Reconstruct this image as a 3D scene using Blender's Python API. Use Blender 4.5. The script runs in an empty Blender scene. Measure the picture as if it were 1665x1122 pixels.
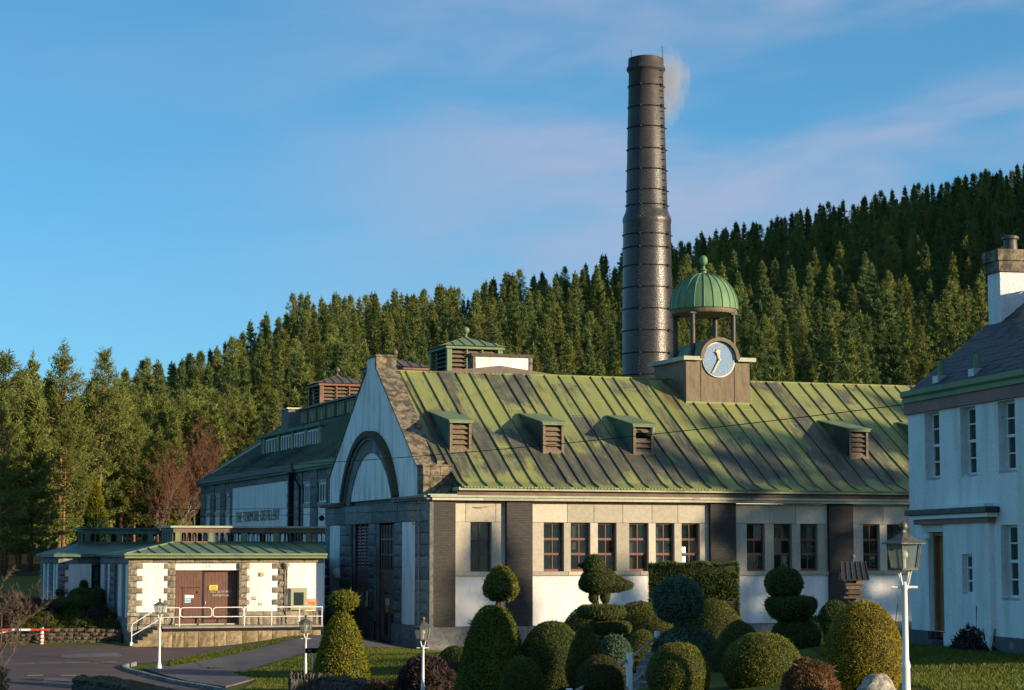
import bpy, bmesh, math, random
import numpy as np
from mathutils import Vector, Matrix, noise

random.seed(7)
rng = np.random.default_rng(7)
SC = bpy.context.scene
COL = SC.collection
R = math.radians
PI = math.pi

# ------------------------------------------------------------------ camera
cam_d = bpy.data.cameras.new('camera')
cam = bpy.data.objects.new('camera', cam_d)
COL.objects.link(cam)
SC.camera = cam
cam.location = (0, 0, 5.0)
cam.rotation_euler = (R(90 + 5.613), 0, R(-19.8))
cam_d.sensor_width = 36.0
cam_d.lens = 75.68
cam_d.clip_start = 0.5
cam_d.clip_end = 4000

# ------------------------------------------------------------------ world, sun, exposure
SUN_AZ, SUN_EL = 133.5, 11.0            # compass degrees from +Y towards +X, elevation
world = bpy.data.worlds.new('World')
SC.world = world
world.use_nodes = True
wn = world.node_tree
for n in list(wn.nodes):
    wn.nodes.remove(n)
def wnode(t, **kw):
    n = wn.nodes.new(t)
    for k, v in kw.items():
        setattr(n, k, v)
    return n
w_out = wnode('ShaderNodeOutputWorld')
w_bg = wnode('ShaderNodeBackground')
w_sky = wnode('ShaderNodeTexSky', sky_type='NISHITA')
w_sky.sun_disc = False
w_sky.sun_elevation = R(SUN_EL)
w_sky.sun_rotation = R(SUN_AZ)
w_sky.altitude = 250
w_sky.air_density = 0.7
w_sky.dust_density = 0.3
w_sky.ozone_density = 3.0
w_bg.inputs[1].default_value = 0.15
w_tint = wnode('ShaderNodeMix', data_type='RGBA', blend_type='MULTIPLY')
w_tint.inputs[0].default_value = 1.0
w_tint.inputs[7].default_value = (0.38, 0.74, 0.83, 1)
w_gam = wnode('ShaderNodeGamma')
w_gam.inputs[1].default_value = 0.75
wn.links.new(w_sky.outputs[0], w_gam.inputs[0])
wn.links.new(w_gam.outputs[0], w_tint.inputs[6])
# thin streaky evening clouds, thicker towards the south-east
w_tc = wnode('ShaderNodeTexCoord')
def wmath(op, a, b=0.0, c=None):
    n = wnode('ShaderNodeMath', operation=op)
    for v, i in ((a, 0), (b, 1)) + (((c, 2),) if c is not None else ()):
        if hasattr(v, 'is_linked'): wn.links.new(v, n.inputs[i])
        else: n.inputs[i].default_value = v
    return n.outputs[0]
def wdot(v):
    n = wnode('ShaderNodeVectorMath', operation='DOT_PRODUCT')
    wn.links.new(w_tc.outputs['Generated'], n.inputs[0]); n.inputs[1].default_value = v
    return n.outputs['Value']
w_u = wdot((math.cos(R(19.8)), -math.sin(R(19.8)), 0))     # towards the south-east
w_v = wdot((0, 0, 1))
w_c = wnode('ShaderNodeCombineXYZ')
wn.links.new(wmath('MULTIPLY', w_u, 1.0), w_c.inputs[0])
wn.links.new(wmath('MULTIPLY_ADD', w_u, -0.30, wmath('MULTIPLY', w_v, 3.4)), w_c.inputs[1])
wn.links.new(wdot((math.sin(R(19.8)), math.cos(R(19.8)), 0)), w_c.inputs[2])
def wnoise(scale, detail, loc, rough=0.55, dist=0.3):
    m = wnode('ShaderNodeMapping'); m.inputs['Location'].default_value = loc
    wn.links.new(w_c.outputs[0], m.inputs[0])
    n = wnode('ShaderNodeTexNoise'); n.inputs['Scale'].default_value = scale; n.inputs['Detail'].default_value = detail
    n.inputs['Roughness'].default_value = rough; n.inputs['Distortion'].default_value = dist
    wn.links.new(m.outputs[0], n.inputs[0]); return n.outputs[0]
def wramp(f, p0, p1, v0=0.0, v1=1.0):
    n = wnode('ShaderNodeMapRange', interpolation_type='SMOOTHSTEP')
    wn.links.new(f, n.inputs[0])
    n.inputs[1].default_value = p0; n.inputs[2].default_value = p1; n.inputs[3].default_value = v0; n.inputs[4].default_value = v1
    return n.outputs[0]
w_n1 = wnoise(5.5, 7, (0.9, 0.25, 0.0), 0.52)
w_n2 = wnoise(2.6, 3, (3.1, 1.1, 0.0), 0.5)
w_mask = wramp(w_u, -0.15, 0.07, 0.12, 1.0)
w_d = wramp(wmath('MULTIPLY_ADD', w_n2, 0.55, wmath('MULTIPLY', w_n1, 0.6)), 0.45, 0.66)
w_d = wmath('MULTIPLY', wmath('MULTIPLY', w_d, w_mask), 0.80)
w_ccol = wnode('ShaderNodeMix', data_type='RGBA')
wn.links.new(w_n1, w_ccol.inputs[0])
w_ccol.inputs[6].default_value = (1.0, 1.3, 1.95, 1)
w_ccol.inputs[7].default_value = (1.55, 1.65, 2.15, 1)
w_mix = wnode('ShaderNodeMix', data_type='RGBA')
wn.links.new(w_d, w_mix.inputs[0])
wn.links.new(w_tint.outputs[2], w_mix.inputs[6])
wn.links.new(w_ccol.outputs[2], w_mix.inputs[7])
wn.links.new(w_mix.outputs[2], w_bg.inputs[0])
wn.links.new(w_bg.outputs[0], w_out.inputs[0])

sun_d = bpy.data.lights.new('sun', 'SUN')
sun = bpy.data.objects.new('sun', sun_d)
COL.objects.link(sun)
sun_d.energy = 3.8
sun_d.color = (1.0, 0.79, 0.52)
sun_d.angle = R(0.5)
S_DIR = Vector((math.sin(R(SUN_AZ)) * math.cos(R(SUN_EL)), math.cos(R(SUN_AZ)) * math.cos(R(SUN_EL)), math.sin(R(SUN_EL))))
sun.rotation_euler = S_DIR.to_track_quat('Z', 'Y').to_euler()
SC.view_settings.view_transform = 'Standard'
SC.view_settings.look = 'None'
SC.view_settings.exposure = 1.08
SC.view_settings.gamma = 1.0
SC.view_settings.use_curve_mapping = False
SC.cycles.max_bounces = 6
SC.cycles.transparent_max_bounces = 12
SC.cycles.volume_bounces = 1
SC.cycles.use_denoising = True

# ------------------------------------------------------------------ materials
MATS = {}
class NT:
    """small helper to wire a principled material from procedural nodes"""
    def __init__(s, name, rough=0.8, spec=0.3, metal=0.0):
        s.m = bpy.data.materials.new(name)
        s.m.use_nodes = True
        s.t = s.m.node_tree
        s.b = s.t.nodes['Principled BSDF']
        s.b.inputs['Roughness'].default_value = rough
        s.b.inputs['Specular IOR Level'].default_value = spec
        s.b.inputs['Metallic'].default_value = metal
        s.geo = s.t.nodes.new('ShaderNodeNewGeometry')
        MATS[name] = s.m
    def n(s, t, **kw):
        x = s.t.nodes.new(t)
        for k, v in kw.items():
            setattr(x, k, v)
        return x
    def link(s, a, b):
        s.t.links.new(a, b)
    def pos(s, scale=(1, 1, 1), rot=(0, 0, 0), loc=(0, 0, 0), src=None):
        m = s.n('ShaderNodeMapping')
        m.inputs['Scale'].default_value = scale
        m.inputs['Rotation'].default_value = rot
        m.inputs['Location'].default_value = loc
        s.link(src or s.geo.outputs['Position'], m.inputs[0])
        return m.outputs[0]
    def noise(s, scale, detail=4, rough=0.55, vec=None, dist=0.0):
        x = s.n('ShaderNodeTexNoise')
        x.inputs['Scale'].default_value = scale
        x.inputs['Detail'].default_value = detail
        x.inputs['Roughness'].default_value = rough
        x.inputs['Distortion'].default_value = dist
        s.link(vec or s.geo.outputs['Position'], x.inputs['Vector'])
        return x.outputs[0]
    def ramp(s, fac, stops):
        r = s.n('ShaderNodeValToRGB')
        cr = r.color_ramp
        while len(cr.elements) < len(stops):
            cr.elements.new(0.5)
        for e, (p, c) in zip(cr.elements, stops):
            e.position = p
            e.color = (c, c, c, 1) if isinstance(c, (int, float)) else (*c, 1)
        s.link(fac, r.inputs[0])
        return r.outputs[0]
    def mix(s, fac, a, b, mode='MIX'):
        x = s.n('ShaderNodeMix', data_type='RGBA', blend_type=mode)
        for v, i in ((fac, 0), (a, 6), (b, 7)):
            if hasattr(v, 'is_linked'):
                s.link(v, x.inputs[i])
            elif isinstance(v, (int, float)):
                x.inputs[i].default_value = v if i == 0 else (v, v, v, 1)
            else:
                x.inputs[i].default_value = (*v, 1)
        return x.outputs[2]
    def math(s, op, a, b=0.0):
        x = s.n('ShaderNodeMath', operation=op)
        for v, i in ((a, 0), (b, 1)):
            if hasattr(v, 'is_linked'):
                s.link(v, x.inputs[i])
            else:
                x.inputs[i].default_value = v
        return x.outputs[0]
    def bump(s, h, strength=0.5, dist=0.02):
        x = s.n('ShaderNodeBump')
        x.inputs['Strength'].default_value = strength
        x.inputs['Distance'].default_value = dist
        s.link(h, x.inputs['Height'])
        s.link(x.outputs[0], s.b.inputs['Normal'])
    def col(s, c):
        if hasattr(c, 'is_linked'):
            s.link(c, s.b.inputs['Base Color'])
        else:
            s.b.inputs['Base Color'].default_value = (*c, 1)
    def objrand(s):
        return s.n('ShaderNodeObjectInfo').outputs['Random']

def plain(name, c, rough=0.6, spec=0.3, metal=0.0, var=0.25, scale=3.0, bump=0.0, bscale=40):
    k = NT(name, rough, spec, metal)
    f = k.noise(scale, 5, 0.6)
    lo = tuple(x * (1 - var) for x in c)
    hi = tuple(min(1, x * (1 + var)) for x in c)
    k.col(k.ramp(f, [(0.3, lo), (0.7, hi)]))
    if bump:
        k.bump(k.noise(bscale, 3), bump, 0.02)
    return k.m

# white harled render, rain stains running down
def harl(name, c, stain, bump=0.7, bscale=16):
    k = NT(name, 0.9, 0.2)
    st = k.ramp(k.noise(1.0, 6, 0.6, k.pos((1.7, 1.7, 0.35))), [(0.46, 0.0), (0.70, stain)])
    sp = k.ramp(k.noise(2.2, 8, 0.75), [(0.62, 0.0), (0.72, stain)])
    c1 = k.mix(st, c, (0.36, 0.33, 0.27))
    k.col(k.mix(sp, c1, (0.22, 0.20, 0.17)))
    k.bump(k.math('ADD', k.noise(bscale, 3, 0.6), k.noise(bscale * 3, 2, 0.5)), bump, 0.03)
harl('render_white', (0.86, 0.84, 0.81), 0.38)
harl('render_gable', (0.85, 0.83, 0.80), 0.75, 0.5, 14)
harl('render_house', (0.86, 0.85, 0.83), 0.42, 1.0, 13)

def stone(name, c, var=0.35, dark=0.5, bump=0.8, bs=22):
    k = NT(name, 0.85, 0.25)
    a = k.noise(6, 6, 0.65)
    lo = tuple(x * (1 - var) for x in c)
    hi = tuple(x * (1 + var) for x in c)
    base = k.ramp(a, [(0.32, lo), (0.68, hi)])
    rnd = k.ramp(k.objrand(), [(0.0, 0.74), (1.0, 1.18)])
    base = k.mix(1.0, base, rnd, 'MULTIPLY')
    spk = k.ramp(k.noise(70, 2, 0.5), [(0.40, dark), (0.52, 1.0)])
    k.col(k.mix(1.0, base, spk, 'MULTIPLY'))
    k.bump(k.noise(bs, 6, 0.65), bump, 0.05)
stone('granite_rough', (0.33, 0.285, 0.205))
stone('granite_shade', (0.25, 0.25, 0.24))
stone('granite_dressed', (0.52, 0.475, 0.385), 0.12, 0.75, 0.25, 60)
stone('dock_stone', (0.32, 0.25, 0.15), 0.4, 0.6)
stone('house_base', (0.10, 0.10, 0.10), 0.2, 0.8, 0.3)

k = NT('coping_stone', 0.92, 0.2)          # weathered sandstone, black lichen
a = k.noise(3.0, 7, 0.7)
c0 = k.ramp(k.noise(8, 5), [(0.3, (0.20, 0.165, 0.11)), (0.7, (0.33, 0.28, 0.19))])
k.col(k.mix(k.ramp(a, [(0.42, 0.0), (0.56, 0.85)]), c0, (0.055, 0.048, 0.04)))
k.bump(k.noise(25, 5), 0.6, 0.03)

k = NT('dark_brick', 0.62, 0.4)
br = k.n('ShaderNodeTexBrick')
br.inputs['Scale'].default_value = 1.0
br.inputs['Brick Width'].default_value = 0.225
br.inputs['Row Height'].default_value = 0.075
br.inputs['Mortar Size'].default_value = 0.008
br.inputs['Color1'].default_value = (0.052, 0.044, 0.037, 1)
br.inputs['Color2'].default_value = (0.030, 0.028, 0.028, 1)
br.inputs['Mortar'].default_value = (0.022, 0.021, 0.021, 1)
sep = k.n('ShaderNodeSeparateXYZ'); k.link(k.geo.outputs['Position'], sep.inputs[0])
cmb = k.n('ShaderNodeCombineXYZ'); k.link(k.math('ADD', sep.outputs[0], sep.outputs[1]), cmb.inputs[0]); k.link(sep.outputs[2], cmb.inputs[1])
k.link(cmb.outputs[0], br.inputs['Vector'])
fl = k.ramp(k.noise(9, 6, 0.8, k.pos((0.5, 0.5, 2.4))), [(0.64, 0.0), (0.70, 0.7)])
k.col(k.mix(fl, br.outputs[0], (0.32, 0.28, 0.24)))
k.bump(k.math('ADD', k.math('MULTIPLY', br.outputs[1], -1.0), k.noise(30, 3)), 0.7, 0.02)

k = NT('chimney_brick', 0.34, 0.65)         # glazed black brick, cylindrical courses
tc = k.n('ShaderNodeTexCoord')
sep = k.n('ShaderNodeSeparateXYZ'); k.link(tc.outputs['Object'], sep.inputs[0])
at = k.math('ARCTAN2', sep.outputs[1], sep.outputs[0])
cmb = k.n('ShaderNodeCombineXYZ'); k.link(k.math('MULTIPLY', at, 1.45), cmb.inputs[0]); k.link(sep.outputs[2], cmb.inputs[1])
br = k.n('ShaderNodeTexBrick')
br.inputs['Scale'].default_value = 1.0
br.inputs['Brick Width'].default_value = 0.24
br.inputs['Row Height'].default_value = 0.10
br.inputs['Mortar Size'].default_value = 0.012
br.inputs['Color1'].default_value = (0.034, 0.030, 0.030, 1)
br.inputs['Color2'].default_value = (0.020, 0.019, 0.022, 1)
br.inputs['Mortar'].default_value = (0.025, 0.024, 0.024, 1)
k.link(cmb.outputs[0], br.inputs['Vector'])
soot = k.ramp(sep.outputs[2], [(0.0, 0.0), (1.0, 1.0)])
mr = k.n('ShaderNodeMapRange'); k.link(sep.outputs[2], mr.inputs[0])
mr.inputs[1].default_value = 22.0; mr.inputs[2].default_value = 33.0
st = k.math('MULTIPLY', mr.outputs[0], k.ramp(k.noise(0.8, 5, 0.6, k.pos((1, 1, 0.5))), [(0.35, 0.6), (0.65, 1.0)]))
k.col(k.mix(st, k.mix(1.0, br.outputs[0], k.ramp(k.noise(7, 4), [(0.3, 0.8), (0.7, 1.4)]), 'MULTIPLY'), (0.034, 0.029, 0.024)))
k.link(k.math('ADD', k.math('MULTIPLY', st, 0.45), k.ramp(k.noise(14, 4, 0.7), [(0.35, 0.27), (0.65, 0.50)])), k.b.inputs['Roughness'])
k.bump(k.math('ADD', k.math('MULTIPLY', br.outputs[1], -1.2), k.noise(9, 4, 0.6)), 0.6, 0.03)

def copper(name, g1, g2, d1, d2, lo, hi, rust=0.0, streak=(1.2, 0.22, 0.22), scale=1.0, per=0.35, band=0.0):
    """verdigris over bare bronze, in ragged patches that run down the slope"""
    k = NT(name, 0.6, 0.35)
    # every sheet has its own history: shift the pattern from sheet to sheet
    cb = k.n('ShaderNodeCombineXYZ')
    sh = k.math('MULTIPLY', k.objrand(), per * 2.2)
    k.link(sh, cb.inputs[0]); k.link(sh, cb.inputs[1]); k.link(sh, cb.inputs[2])
    va = k.n('ShaderNodeVectorMath', operation='ADD')
    k.link(k.geo.outputs['Position'], va.inputs[0]); k.link(cb.outputs[0], va.inputs[1])
    P_ = va.outputs[0]
    v = k.pos(streak, src=P_)
    v2 = k.pos((streak[0] * 4.5, streak[1], streak[2]), src=P_)
    big = k.noise(0.36 * scale, 7, 0.6, k.pos((1, 0.6, 0.6), src=P_), 0.5)
    st = k.noise(3.0 * scale, 6, 0.7, v2)
    rnd = k.ramp(k.objrand(), [(0.0, 0.5 - per * 0.5), (1.0, 0.5 + per * 0.5)])
    f = k.math('ADD', k.math('MULTIPLY', big, 0.72), k.math('MULTIPLY', st, 0.34))
    f = k.math('ADD', f, k.math('MULTIPLY', k.math('SUBTRACT', rnd, 0.5), 0.30))
    if band:
        # run-off below the vents has stripped the green from the middle of the slope
        sz = k.n('ShaderNodeSeparateXYZ'); k.link(k.geo.outputs['Position'], sz.inputs[0])
        bz_ = k.ramp(k.math('DIVIDE', sz.outputs[2], 15.0), [(0.545, -0.0), (0.60, 1.0), (0.70, 0.85), (0.80, 0.0)])
        f = k.math('ADD', f, k.math('MULTIPLY', bz_, band))
    green = k.ramp(k.noise(1.6 * scale, 6, 0.6, v), [(0.3, g1), (0.7, g2)])
    dark = k.ramp(k.noise(2.4 * scale, 6, 0.65, v), [(0.34, d1), (0.62, d2)])
    c = k.mix(k.ramp(f, [(lo, 0.0), (hi, 1.0)]), green, dark)
    pale = k.ramp(k.noise(5.5 * scale, 6, 0.7, v), [(0.58, 0.0), (0.74, 0.6)])
    c = k.mix(pale, c, (0.24, 0.35, 0.26))
    if rust:
        rs = k.ramp(k.noise(0.7 * scale, 6, 0.6, k.pos((1.1, 0.3, 0.3), loc=(5, 3, 1))), [(0.60, 0.0), (0.72, rust)])
        c = k.mix(rs, c, (0.11, 0.055, 0.04))
    k.col(c)
    k.bump(k.noise(2.4, 4, 0.5, k.pos((1, 1, 1))), 0.25, 0.05)
copper('copper_roof', (0.185, 0.218, 0.068), (0.275, 0.285, 0.095), (0.050, 0.058, 0.050), (0.120, 0.116, 0.072), 0.575, 0.635, 0.75, (1.2, 0.22, 0.22), 1.0, 0.35, 0.155)
copper('copper_green', (0.125, 0.19, 0.095), (0.19, 0.25, 0.115), (0.06, 0.085, 0.055), (0.10, 0.13, 0.08), 0.60, 0.72)
copper('copper_dome', (0.085, 0.18, 0.095), (0.15, 0.255, 0.12), (0.06, 0.10, 0.06), (0.09, 0.15, 0.085), 0.60, 0.75, 0, (1, 1, 0.25), 1.6)
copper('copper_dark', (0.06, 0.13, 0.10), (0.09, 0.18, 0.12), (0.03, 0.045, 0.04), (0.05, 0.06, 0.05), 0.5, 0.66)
copper('bronze_sheet', (0.15, 0.17, 0.09), (0.18, 0.17, 0.09), (0.095, 0.066, 0.042), (0.17, 0.125, 0.075), 0.34, 0.47, 0, (1, 1, 0.3), 2.2)
copper('copper_ledge', (0.30, 0.36, 0.22), (0.42, 0.44, 0.33), (0.14, 0.12, 0.09), (0.2, 0.17, 0.12), 0.55, 0.7, 0, (0.6, 1, 1), 2.0)
plain('copper_red', (0.20, 0.085, 0.06), 0.5, 0.4, 0.0, 0.3, 2.5, 0.2, 6)
plain('column_dark', (0.045, 0.036, 0.03), 0.5, 0.4, 0.0, 0.3, 2.5)
plain('worn_line', (0.19, 0.18, 0.175), 0.8, 0.2, 0, 0.4, 3)
plain('copper_brown', (0.115, 0.085, 0.07), 0.5, 0.4, 0.0, 0.3, 2.5, 0.2, 6)
plain('fascia_brown', (0.15, 0.10, 0.075), 0.7, 0.3, 0.0, 0.35, 1.5, 0.2, 10)
plain('house_band', (0.27, 0.135, 0.115), 0.7, 0.3, 0.0, 0.2, 1.5, 0.2, 10)
plain('louvre_wood', (0.19, 0.145, 0.10), 0.8, 0.2, 0.0, 0.35, 9, 0.3, 30)
plain('door_brown', (0.135, 0.062, 0.045), 0.55, 0.35, 0.0, 0.18, 5, 0.1, 30)
plain('door_taupe', (0.29, 0.17, 0.135), 0.6, 0.3, 0.0, 0.2, 4, 0.15, 30)
plain('frame_red', (0.15, 0.055, 0.038), 0.5, 0.4, 0.0, 0.2, 4)
plain('frame_green', (0.13, 0.15, 0.10), 0.6, 0.3, 0.0, 0.25, 4)
plain('frame_white', (0.75, 0.74, 0.71), 0.5, 0.3, 0.0, 0.08, 5)
plain('white_paint', (0.80, 0.79, 0.77), 0.35, 0.45, 0.0, 0.06, 6, 0.05, 30)
plain('lamp_bronze', (0.13, 0.115, 0.085), 0.5, 0.45, 0.3, 0.5, 14, 0.2, 40)
plain('olive_paint', (0.33, 0.32, 0.20), 0.5, 0.4, 0.0, 0.1, 4)
plain('black_iron', (0.015, 0.015, 0.015), 0.75, 0.15)
plain('gilt', (0.62, 0.44, 0.16), 0.4, 0.5, 0.2, 0.15, 9)
plain('letter_brown', (0.20, 0.16, 0.085), 0.5, 0.4, 0.0, 0.3, 9)
plain('clock_blue', (0.16, 0.28, 0.45), 0.55, 0.3, 0.0, 0.08, 5)
plain('pale_letter', (0.52, 0.50, 0.45), 0.6, 0.3)
plain('sign_yellow', (0.85, 0.62, 0.02), 0.5, 0.3, 0, 0.04)
plain('sign_blue', (0.10, 0.34, 0.72), 0.5, 0.3, 0, 0.04)
plain('sign_red', (0.72, 0.06, 0.05), 0.5, 0.3, 0, 0.04)
plain('sign_green', (0.02, 0.42, 0.26), 0.5, 0.3, 0, 0.04)
plain('sign_cyan', (0.02, 0.5, 0.55), 0.5, 0.3, 0, 0.04)
plain('door_orange', (0.30, 0.125, 0.05), 0.5, 0.35, 0, 0.12, 5)
plain('plank_tan', (0.50, 0.33, 0.15), 0.6, 0.3, 0, 0.25, 6, 0.15, 20)
plain('terracotta', (0.07, 0.068, 0.066), 0.5, 0.4, 0, 0.2, 8)
plain('red_gloss', (0.60, 0.05, 0.03), 0.4, 0.4, 0, 0.1)
plain('concrete', (0.28, 0.25, 0.21), 0.9, 0.2, 0, 0.25, 3, 0.4, 30)
plain('trunk_bark', (0.20, 0.105, 0.055), 0.9, 0.15, 0, 0.45, 4, 0.6, 14)
plain('trunk_dark', (0.085, 0.06, 0.045), 0.9, 0.15, 0, 0.4, 4, 0.6, 14)
plain('twig_grey', (0.12, 0.09, 0.065), 0.9, 0.15, 0, 0.3, 4)
plain('twig_red', (0.17, 0.085, 0.05), 0.9, 0.15, 0, 0.35, 4)
plain('rock_lichen', (0.27, 0.25, 0.21), 0.9, 0.2, 0, 0.85, 9, 0.9, 16)
plain('rubble_stone', (0.09, 0.072, 0.052), 0.9, 0.2, 0, 0.5, 5, 0.8, 18)
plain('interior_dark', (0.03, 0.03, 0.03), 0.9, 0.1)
plain('blind_pale', (0.30, 0.28, 0.20), 0.9, 0.1, 0, 0.1)
plain('blind_blue', (0.30, 0.36, 0.42), 0.9, 0.1, 0, 0.2)
plain('bag_clear', (0.35, 0.37, 0.37), 0.3, 0.5)

k = NT('slate', 0.55, 0.4)
k.col(k.mix(1.0, k.ramp(k.noise(2.5, 5), [(0.3, (0.018, 0.019, 0.023)), (0.7, (0.040, 0.038, 0.042))]), k.ramp(k.noise(40, 2), [(0.35, 0.7), (0.7, 1.6)]), 'MULTIPLY'))
k.bump(k.noise(18, 4), 0.5, 0.02)

k = NT('wall_moss', 0.9, 0.15)             # rubble wall, moss where it faces up
up = k.n('ShaderNodeSeparateXYZ'); k.link(k.geo.outputs['Normal'], up.inputs[0])
ms = k.math('MULTIPLY', k.ramp(up.outputs[2], [(0.25, 0.0), (0.7, 1.0)]), k.ramp(k.noise(4, 5, 0.7), [(0.35, 0.2), (0.6, 1.0)]))
k.col(k.mix(ms, k.ramp(k.noise(9, 7, 0.75), [(0.35, (0.035, 0.033, 0.03)), (0.68, (0.17, 0.155, 0.125))]), (0.085, 0.085, 0.03)))
k.bump(k.noise(12, 6, 0.7), 0.9, 0.06)

k = NT('asphalt', 0.85, 0.3)
a = k.ramp(k.noise(0.30, 6, 0.6, k.pos((0.5, 1.5, 1))), [(0.34, (0.058, 0.049, 0.050)), (0.66, (0.118, 0.084, 0.080))])
k.col(k.mix(1.0, a, k.ramp(k.noise(40, 3), [(0.3, 0.75), (0.7, 1.25)]), 'MULTIPLY'))
k.bump(k.noise(60, 3), 0.4, 0.02)
k = NT('tarmac_path', 0.85, 0.25)
a = k.ramp(k.noise(0.7, 6, 0.65), [(0.34, (0.085, 0.082, 0.085)), (0.66, (0.14, 0.135, 0.135))])
crk = k.n('ShaderNodeTexVoronoi', feature='DISTANCE_TO_EDGE'); crk.inputs['Scale'].default_value = 0.22
k.link(k.pos((1, 1, 1), src=k.geo.outputs['Position']), crk.inputs['Vector'])
a = k.mix(k.ramp(crk.outputs[0], [(0.0, 0.6), (0.012, 0.0)]), a, (0.03, 0.03, 0.03))
k.col(k.mix(1.0, a, k.ramp(k.noise(30, 3), [(0.3, 0.8), (0.7, 1.2)]), 'MULTIPLY'))
k.bump(k.noise(50, 3), 0.4, 0.02)

k = NT('turf', 0.95, 0.1)
a = k.ramp(k.noise(0.45, 6, 0.65), [(0.32, (0.075, 0.105, 0.018)), (0.66, (0.135, 0.155, 0.034))])
a = k.mix(k.ramp(k.noise(1.7, 5, 0.7), [(0.55, 0.0), (0.72, 0.55)]), a, (0.10, 0.075, 0.032))
k.col(k.mix(1.0, a, k.ramp(k.noise(22, 4, 0.7), [(0.3, 0.55), (0.7, 1.4)]), 'MULTIPLY'))
k.bump(k.noise(26, 4, 0.7), 1.0, 0.06)
k = NT('forest_floor', 0.95, 0.1)
k.col(k.ramp(k.noise(0.25, 6, 0.65), [(0.32, (0.03, 0.028, 0.015)), (0.66, (0.07, 0.06, 0.025))]))
k.bump(k.noise(3, 4, 0.7), 1.0, 0.3)
k = NT('garden_soil', 0.95, 0.1)
k.col(k.ramp(k.noise(3, 6, 0.65), [(0.32, (0.02, 0.017, 0.012)), (0.66, (0.06, 0.047, 0.03))]))
k.bump(k.noise(20, 4, 0.7), 1.0, 0.06)

def leafy(name, c1, c2, c3=None, scale=1.2, transl=0.25, rndvar=0.0):
    """leaf colour varying clump by clump, a little light coming through"""
    k = NT(name, 0.7, 0.18)
    c = k.ramp(k.noise(scale, 5, 0.7), [(0.30, c1), (0.70, c2)])
    if c3:
        c = k.mix(k.ramp(k.noise(scale * 0.6, 4, 0.6, k.pos(loc=(7, 3, 5))), [(0.58, 0.0), (0.70, 0.85)]), c, c3)
    fine = k.ramp(k.noise(scale * 14, 2, 0.5), [(0.3, 0.65), (0.7, 1.35)])
    c = k.mix(1.0, c, fine, 'MULTIPLY')
    if rndvar:
        c = k.mix(1.0, c, k.ramp(k.objrand(), [(0.0, (1 - rndvar, 1 - rndvar, 1 - rndvar)), (1.0, (1 + rndvar, 1 + rndvar * 0.9, 1 + rndvar))]), 'MULTIPLY')
    k.col(c)
    tr = k.n('ShaderNodeBsdfTranslucent')
    k.link(c, tr.inputs[0])
    mx = k.n('ShaderNodeMixShader')
    mx.inputs[0].default_value = transl
    out = k.t.nodes['Material Output']
    k.link(k.b.outputs[0], mx.inputs[1]); k.link(tr.outputs[0], mx.inputs[2]); k.link(mx.outputs[0], out.inputs[0])
leafy('needle_pine', (0.10, 0.14, 0.034), (0.215, 0.235, 0.056), None, 0.5, 0.2, 0.25)
leafy('needle_fir', (0.070, 0.118, 0.044), (0.165, 0.205, 0.056), None, 0.4, 0.2, 0.3)
leafy('yew_bright', (0.085, 0.11, 0.015), (0.18, 0.19, 0.028), (0.22, 0.19, 0.03), 1.1)
leafy('yew_olive', (0.070, 0.090, 0.014), (0.135, 0.140, 0.022), (0.15, 0.125, 0.025), 1.0)
leafy('yew_dark', (0.055, 0.082, 0.020), (0.11, 0.138, 0.034), (0.10, 0.085, 0.03), 1.3)
leafy('cypress_blue', (0.060, 0.120, 0.080), (0.11, 0.185, 0.12), (0.07, 0.05, 0.03), 1.6)
leafy('golden_yew', (0.13, 0.145, 0.014), (0.24, 0.23, 0.022), (0.28, 0.21, 0.02), 1.2)
leafy('egg_gold', (0.20, 0.17, 0.015), (0.40, 0.29, 0.03), (0.44, 0.27, 0.03), 0.9)
leafy('cypress_green', (0.045, 0.10, 0.03), (0.085, 0.15, 0.045), None, 0.6)
leafy('heather_brown', (0.055, 0.045, 0.018), (0.14, 0.085, 0.035), (0.11, 0.05, 0.03), 1.5)
leafy('yew_rusty', (0.045, 0.052, 0.016), (0.10, 0.085, 0.026), (0.15, 0.075, 0.03), 1.6)
leafy('twiggy_purple', (0.035, 0.022, 0.022), (0.085, 0.055, 0.050), None, 1.5)
leafy('hydrangea_brown', (0.13, 0.058, 0.028), (0.26, 0.125, 0.055), (0.06, 0.03, 0.02), 2.0)
leafy('juniper', (0.045, 0.062, 0.012), (0.13, 0.135, 0.025), (0.16, 0.15, 0.03), 1.0)
leafy('hedge_beech', (0.14, 0.085, 0.035), (0.28, 0.17, 0.07), None, 2.0)
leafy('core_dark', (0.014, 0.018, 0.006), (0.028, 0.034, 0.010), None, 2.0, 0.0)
leafy('grass_blade', (0.085, 0.125, 0.018), (0.17, 0.185, 0.036), None, 0.4, 0.3)

def glass(name, tint=(0.02, 0.03, 0.03), alpha=0.55, rough=0.03):
    k = NT(name, rough, 0.6)
    k.col(tint)
    k.b.inputs['Roughness'].default_value = rough
    tr = k.n('ShaderNodeBsdfTransparent')
    mx = k.n('ShaderNodeMixShader'); mx.inputs[0].default_value = alpha
    out = k.t.nodes['Material Output']
    k.link(tr.outputs[0], mx.inputs[1]); k.link(k.b.outputs[0], mx.inputs[2]); k.link(mx.outputs[0], out.inputs[0])
    k.bump(k.noise(1.3, 2), 0.12, 0.05)
glass('window_glass', (0.014, 0.022, 0.022), 0.62)
glass('sash_glass', (0.03, 0.05, 0.055), 0.75)
glass('lamp_glass', (0.25, 0.30, 0.26), 0.42, 0.25)
plain('tree_reflection_glass', (0.62, 0.58, 0.34), 0.3, 0.5, 0, 0.35, 1.2)  # clerestory panes: reflection of sunlit trees painted into the base colour
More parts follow.
